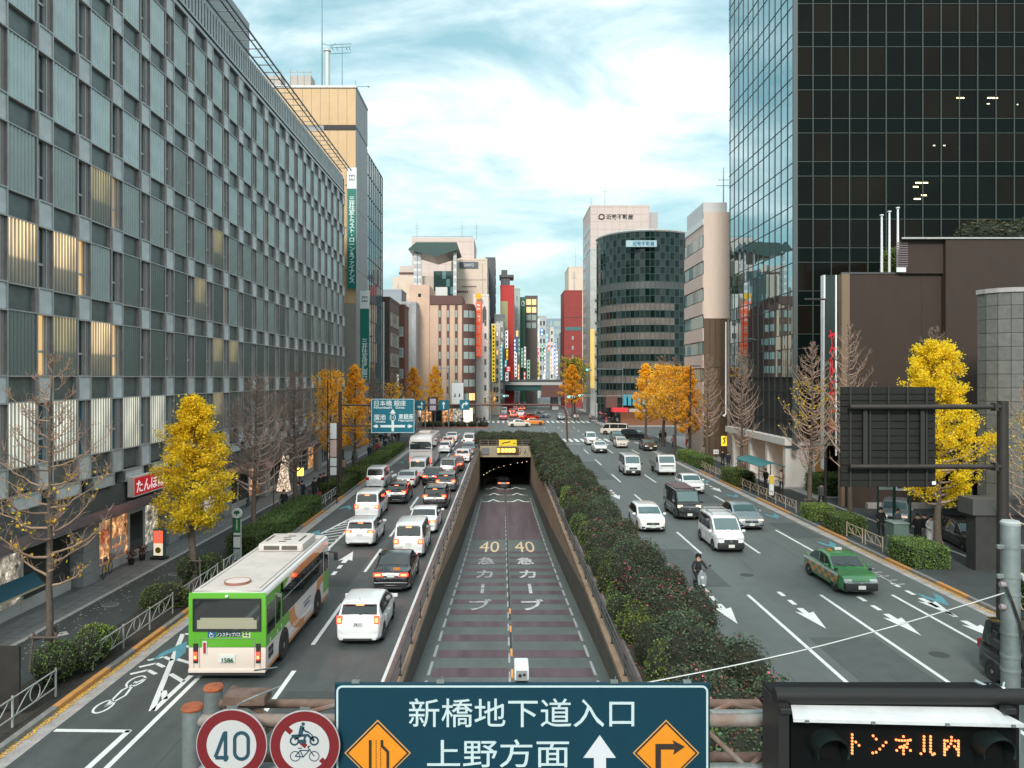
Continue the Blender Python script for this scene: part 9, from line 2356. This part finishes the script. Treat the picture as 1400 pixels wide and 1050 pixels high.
b.stroke([q_(403, 1010), q_(411, 1005), q_(421, 1004), q_(430, 1012)], 3.2 * s, -.018, -.013, 'xz'); b.stroke([q_(409, 1013), q_(419, 1013)], 5 * s, -.018, -.013, 'xz'); b.stroke([q_(422, 1000), q_(427, 1004), q_(430, 1012)], 1.4 * s, -.018, -.013, 'xz'); b.stroke([q_(399, 1005), q_(412, 1004)], 2.5 * s, -.018, -.013, 'xz')
b.stroke([q_(411, 1004), q_(413, 995), q_(414, 992)], 6 * s, -.0185, -.013, 'xz'); b.stroke([q_(414, 994), q_(418, 999), q_(422, 1000)], 2.0 * s, -.0185, -.013, 'xz'); b.lathe([(2.4 * s, -.0185), (2.4 * s, -.013)], 12, 'y', (q_(415, 989)[0], 0, q_(415, 989)[1])); b.stroke([q_(413, 1004), q_(418, 1006), q_(416, 1011)], 2.6 * s, -.0185, -.013, 'xz')
for px in (404, 430): ring(b, *q_(px, 1033), 6.6 * s, 6.6 * s, 1.0 * s, -.018, -.013, 'xz', 20)
for a, c in (((404, 1033), (411, 1025)), ((411, 1025), (423, 1025)), ((423, 1025), (415, 1034)), ((415, 1034), (404, 1033)), ((411, 1025), (415, 1034)), ((421, 1020), (430, 1033)), ((408, 1022), (413, 1022)), ((421, 1020), (425, 1019))): b.stroke([q_(*a), q_(*c)], 1.3 * s, -.018, -.013, 'xz')
b.build('pictogram', NB, t)
# LED board
YL = 8.3
t = thing('led_board', 'black LED message board with orange dot lettering and two hooded lamps', 'message board', (0, YL, 0))
HB = mat('board_black', (.008, .009, .009), .6, var=.2, spec=.15); HB2 = mat('board_edge', (.025, .026, .026), .45, .3)
def lx(px): return X_at(px, YL)
def lz(py): return Z_at(py, YL)
b = MB(); b.box(lx(1066), lx(1402), .1, .55, lz(1150), lz(960)); b.build('housing', HB, t)
b = MB(); b.box(lx(1084), lx(1394), .06, .1, lz(1150), lz(984)); b.build('display_face', mat('display_black', (.004, .005, .005), .5, spec=.12), t)
b = MB(); b.tube((lx(1064), .12, lz(957)), (lx(1440), .12, lz(959)), .085, n=14); b.build('top_pipe', mat('pipe_charcoal', (.018, .019, .019), .55, spec=.25), t, smooth=50)
b = MB(); b.box(lx(1064), lx(1078), -.02, .5, lz(1150), lz(962)); b.build('side_plate', HB2, t)
for px in (1072, 1378): b = MB(); b.cbox(lx(px), 0, lz(970), .12, .12, .06, bev=.01); b.build('bracket', HB2, t)
b = MB(); z_a, z_b = lz(969), lz(976)
b.add([(lx(1086), .1, z_a), (lx(1366), .1, z_a - .03), (lx(1392), -.12, z_b - .06), (lx(1079), -.12, z_b), (lx(1079), -.12, z_b - .035), (lx(1392), -.12, z_b - .095), (lx(1366), .1, z_a - .065), (lx(1086), .1, z_a - .035)], [(0, 1, 2, 3), (3, 2, 5, 4), (4, 5, 6, 7), (0, 3, 4, 7), (1, 6, 5, 2), (0, 7, 6, 1)]); b.build('white_hood_strip', mat('hood_white', (.62, .65, .66), .5, dirt=.45), t)
for px in (1097, 1186, 1286, 1375): b = MB(); b.cbox(lx(px), -.13, lz(979) - (px - 1097) * .00018, .04, .02, .025); b.build('strip_clip', GALV, t)
GH = mat('hood_green', (.010, .018, .017), .5, spec=.3)
for px in (1131, 1354):
 pts_o = MB(); cx_, cz_, ro = lx(px), lz(1021), .175; n_ = 18
 vs = [];
 for rr, y in ((ro, -.22), (ro, .06), (ro * .9, .06), (ro * .9, -.20)):
  for q in range(n_ + 1): a = math.pi * (-.12 + 1.24 * q / n_); vs.append((cx_ + rr * math.cos(a), y if y > 0 else y * (.75 + .25 * max(0, math.sin(a))), cz_ + rr * math.sin(a)))
 m_ = n_ + 1; fs = []
 for g in range(3):
  for q in range(n_): fs.append((g * m_ + q, g * m_ + q + 1, (g + 1) * m_ + q + 1, (g + 1) * m_ + q))
 for q in range(n_): fs.append((3 * m_ + q, 3 * m_ + q + 1, q + 1, q))
 pts_o.add(vs, fs); hd_ = pts_o.build('lamp_hood', GH, t, smooth=40)
 b = MB(); b.lathe([(0.0, .03), (.145, .03), (.145, .06)], 22, 'y', (cx_, 0, cz_)); b.build('lamp_lens', mat('lens_black', (.006, .006, .006), .6, spec=.1), hd_)
LED = emis('led_orange', (1.0, .24, .07), 1.5); LEDC = mat('led_rim', (.3, .10, .05), .5)
ledm = MB(); ledm.lathe([(.0, -.014), (.010, -.012), (.0135, -.004), (.0135, .0)], 8, 'y'); led_me = ledm.mesh('led_dot', [LED])
GLY = {'ト': ("1....", "1....", "1....", "11...", "1.1..", "1....", "1....", "1....", "1...."), 'ン': (".....", "11...", "..1..", "...1.", "...1.", "..1..", ".1...", "1....", "....."),}
def px_led(lst):
 for (px, py) in lst: link('led_dot', led_me, t, (lx(px), .045, lz(py)))
o4 = lambda a, ox=1050, oy=788: (ox + a[0] / 4, oy + a[1] / 4)
dots = [(470, y_) for y_ in (875, 893, 911, 928, 945, 962, 978)] + [(490, 916), (508, 934)]
dots += [(585, 882), (602, 900), (656, 918), (640, 936), (622, 955), (602, 972), (583, 976)]
dots += [(752, 886), (712, 904), (728, 907), (744, 908), (760, 908), (776, 908), (790, 905), (774, 925), (758, 935), (742, 942), (752, 948), (732, 945), (770, 945), (715, 962), (752, 964), (790, 962), (752, 981)]
dots += [(865, y_) for y_ in (886, 903, 920, 937, 954)] + [(866, 965), (848, 980)] + [(901, y_) for y_ in (886, 903, 920, 937, 954, 970)] + [(912, 985), (922, 980)]
dots += [(1016, 890), (978, 908), (994, 910), (1016, 908), (1036, 910), (1054, 910), (978, 925), (1012, 925), (1054, 925), (978, 940), (1000, 942), (1032, 940), (1054, 940), (978, 955), (990, 955), (1054, 956), (1044, 955), (978, 970), (1054, 972), (978, 986), (1054, 988)]
px_led([o4(a) for a in dots])
# grey post with clamps and wire
YP = 8.9
t = thing('grey_post', 'galvanised steel post with clamps, insulators and black cables at the right edge', 'post', (X_at(1381.5, YP), YP, 0))
b = MB(); b.tube((0, 0, 0), (0, 0, Z_at(714, YP)), .098, n=20); b.build('post', STEEL, t, smooth=50); b = MB(); b.lathe([(.103, 0), (.106, .03), (.09, .05), (0, .055)], 20, 'z', (0, 0, Z_at(714, YP) - .03)); b.build('cap', mat('cap_pale', (.38, .42, .42), .5), t, smooth=40)
for k, py in enumerate((747, 787, 811, 865, 896, 915)):
 b = MB(); z = Z_at(py, YP); b.lathe([(.104, z - .02), (.106, z), (.104, z + .02)], 20, 'z'); b.build('clamp_band', GALV, t, smooth=40)
 if k < 2: b = MB(); b.cbox(-.13, -.02, z, .08, .04, .05, bev=.008); b.cbox(.14, -.02, z, .1, .04, .05, bev=.008); b.build('clamp_lug', GALV, t)
for px, py in ((1367, 797.5), (1367, 828)):
 b = MB(); b.lathe([(.0, -.03), (.03, -.03), (.036, 0), (.03, .03), (0, .03)], 12, 'x', (X_at(px, YP) - X_at(1381.5, YP), -.05, Z_at(py, YP))); b.build('insulator', mat('insulator_mauve', (.28, .24, .25), .5), t, smooth=60)
b = MB(); zz0 = Z_at(800, YP); b.path([(-.1, -.08, zz0), (-.06, -.12, zz0 - .15), (.02, -.13, zz0 - .4), (.08, -.12, zz0 - .8), (.09, -.12, zz0 - 1.3)], .014, 6); b.path([(.13, -.05, zz0 + .15), (.12, -.1, zz0 - .1), (.10, -.12, zz0 - .5), (.09, -.12, zz0 - 1.3)], .016, 6); b.build('cable', TRIM, t)
b = MB(); b.cbox(.14, -.04, Z_at(788, YP), .09, .1, .08, bev=.02); b.build('junction_box', WS, t)
t = thing('guy_wire', 'thin pale steel wire running from the grey post down to the teal sign', 'wire', (0, 0, 0))
P1, P2 = (X_at(1367, YP), YP - .08, Z_at(808, YP)), (X_at(880, YG + .1), YG + .1, Z_at(934, YG + .1))
b = MB(); n_ = 14; b.path([(P1[0] + (P2[0] - P1[0]) * q / n_, P1[1] + (P2[1] - P1[1]) * q / n_, P1[2] + (P2[2] - P1[2]) * q / n_ - .08 * math.sin(math.pi * q / n_)) for q in range(n_ + 1)], .0085, 6); b.build('wire', mat('wire_pale', (.42, .44, .43), .4, .5), t, smooth=60)
t = thing('antenna_arms', 'crossed silver antenna arms sticking up behind the LED board', 'antenna', (0, YP, 0))
b = MB()
for a, c, r_ in (((1325, 926), (1370, 946), .02), ((1330, 945), (1362, 933), .02), ((1356, 943), (1388, 936), .02), ((1345, 931), (1376, 938), .012), ((1365, 928), (1358, 940), .012)): b.tube((X_at(a[0], YP), -.1, Z_at(a[1], YP)), (X_at(c[0], YP), -.15, Z_at(c[1], YP)), r_, n=7)
b.build('arms', mat('antenna_silver', (.42, .50, .51), .4, .6), t); b = MB(); b.lathe([(.0, -.03), (.04, 0), (0, .03)], 8, 'z', (X_at(1364, YP), -.12, Z_at(936, YP))); b.build('joint', TRIM, t)
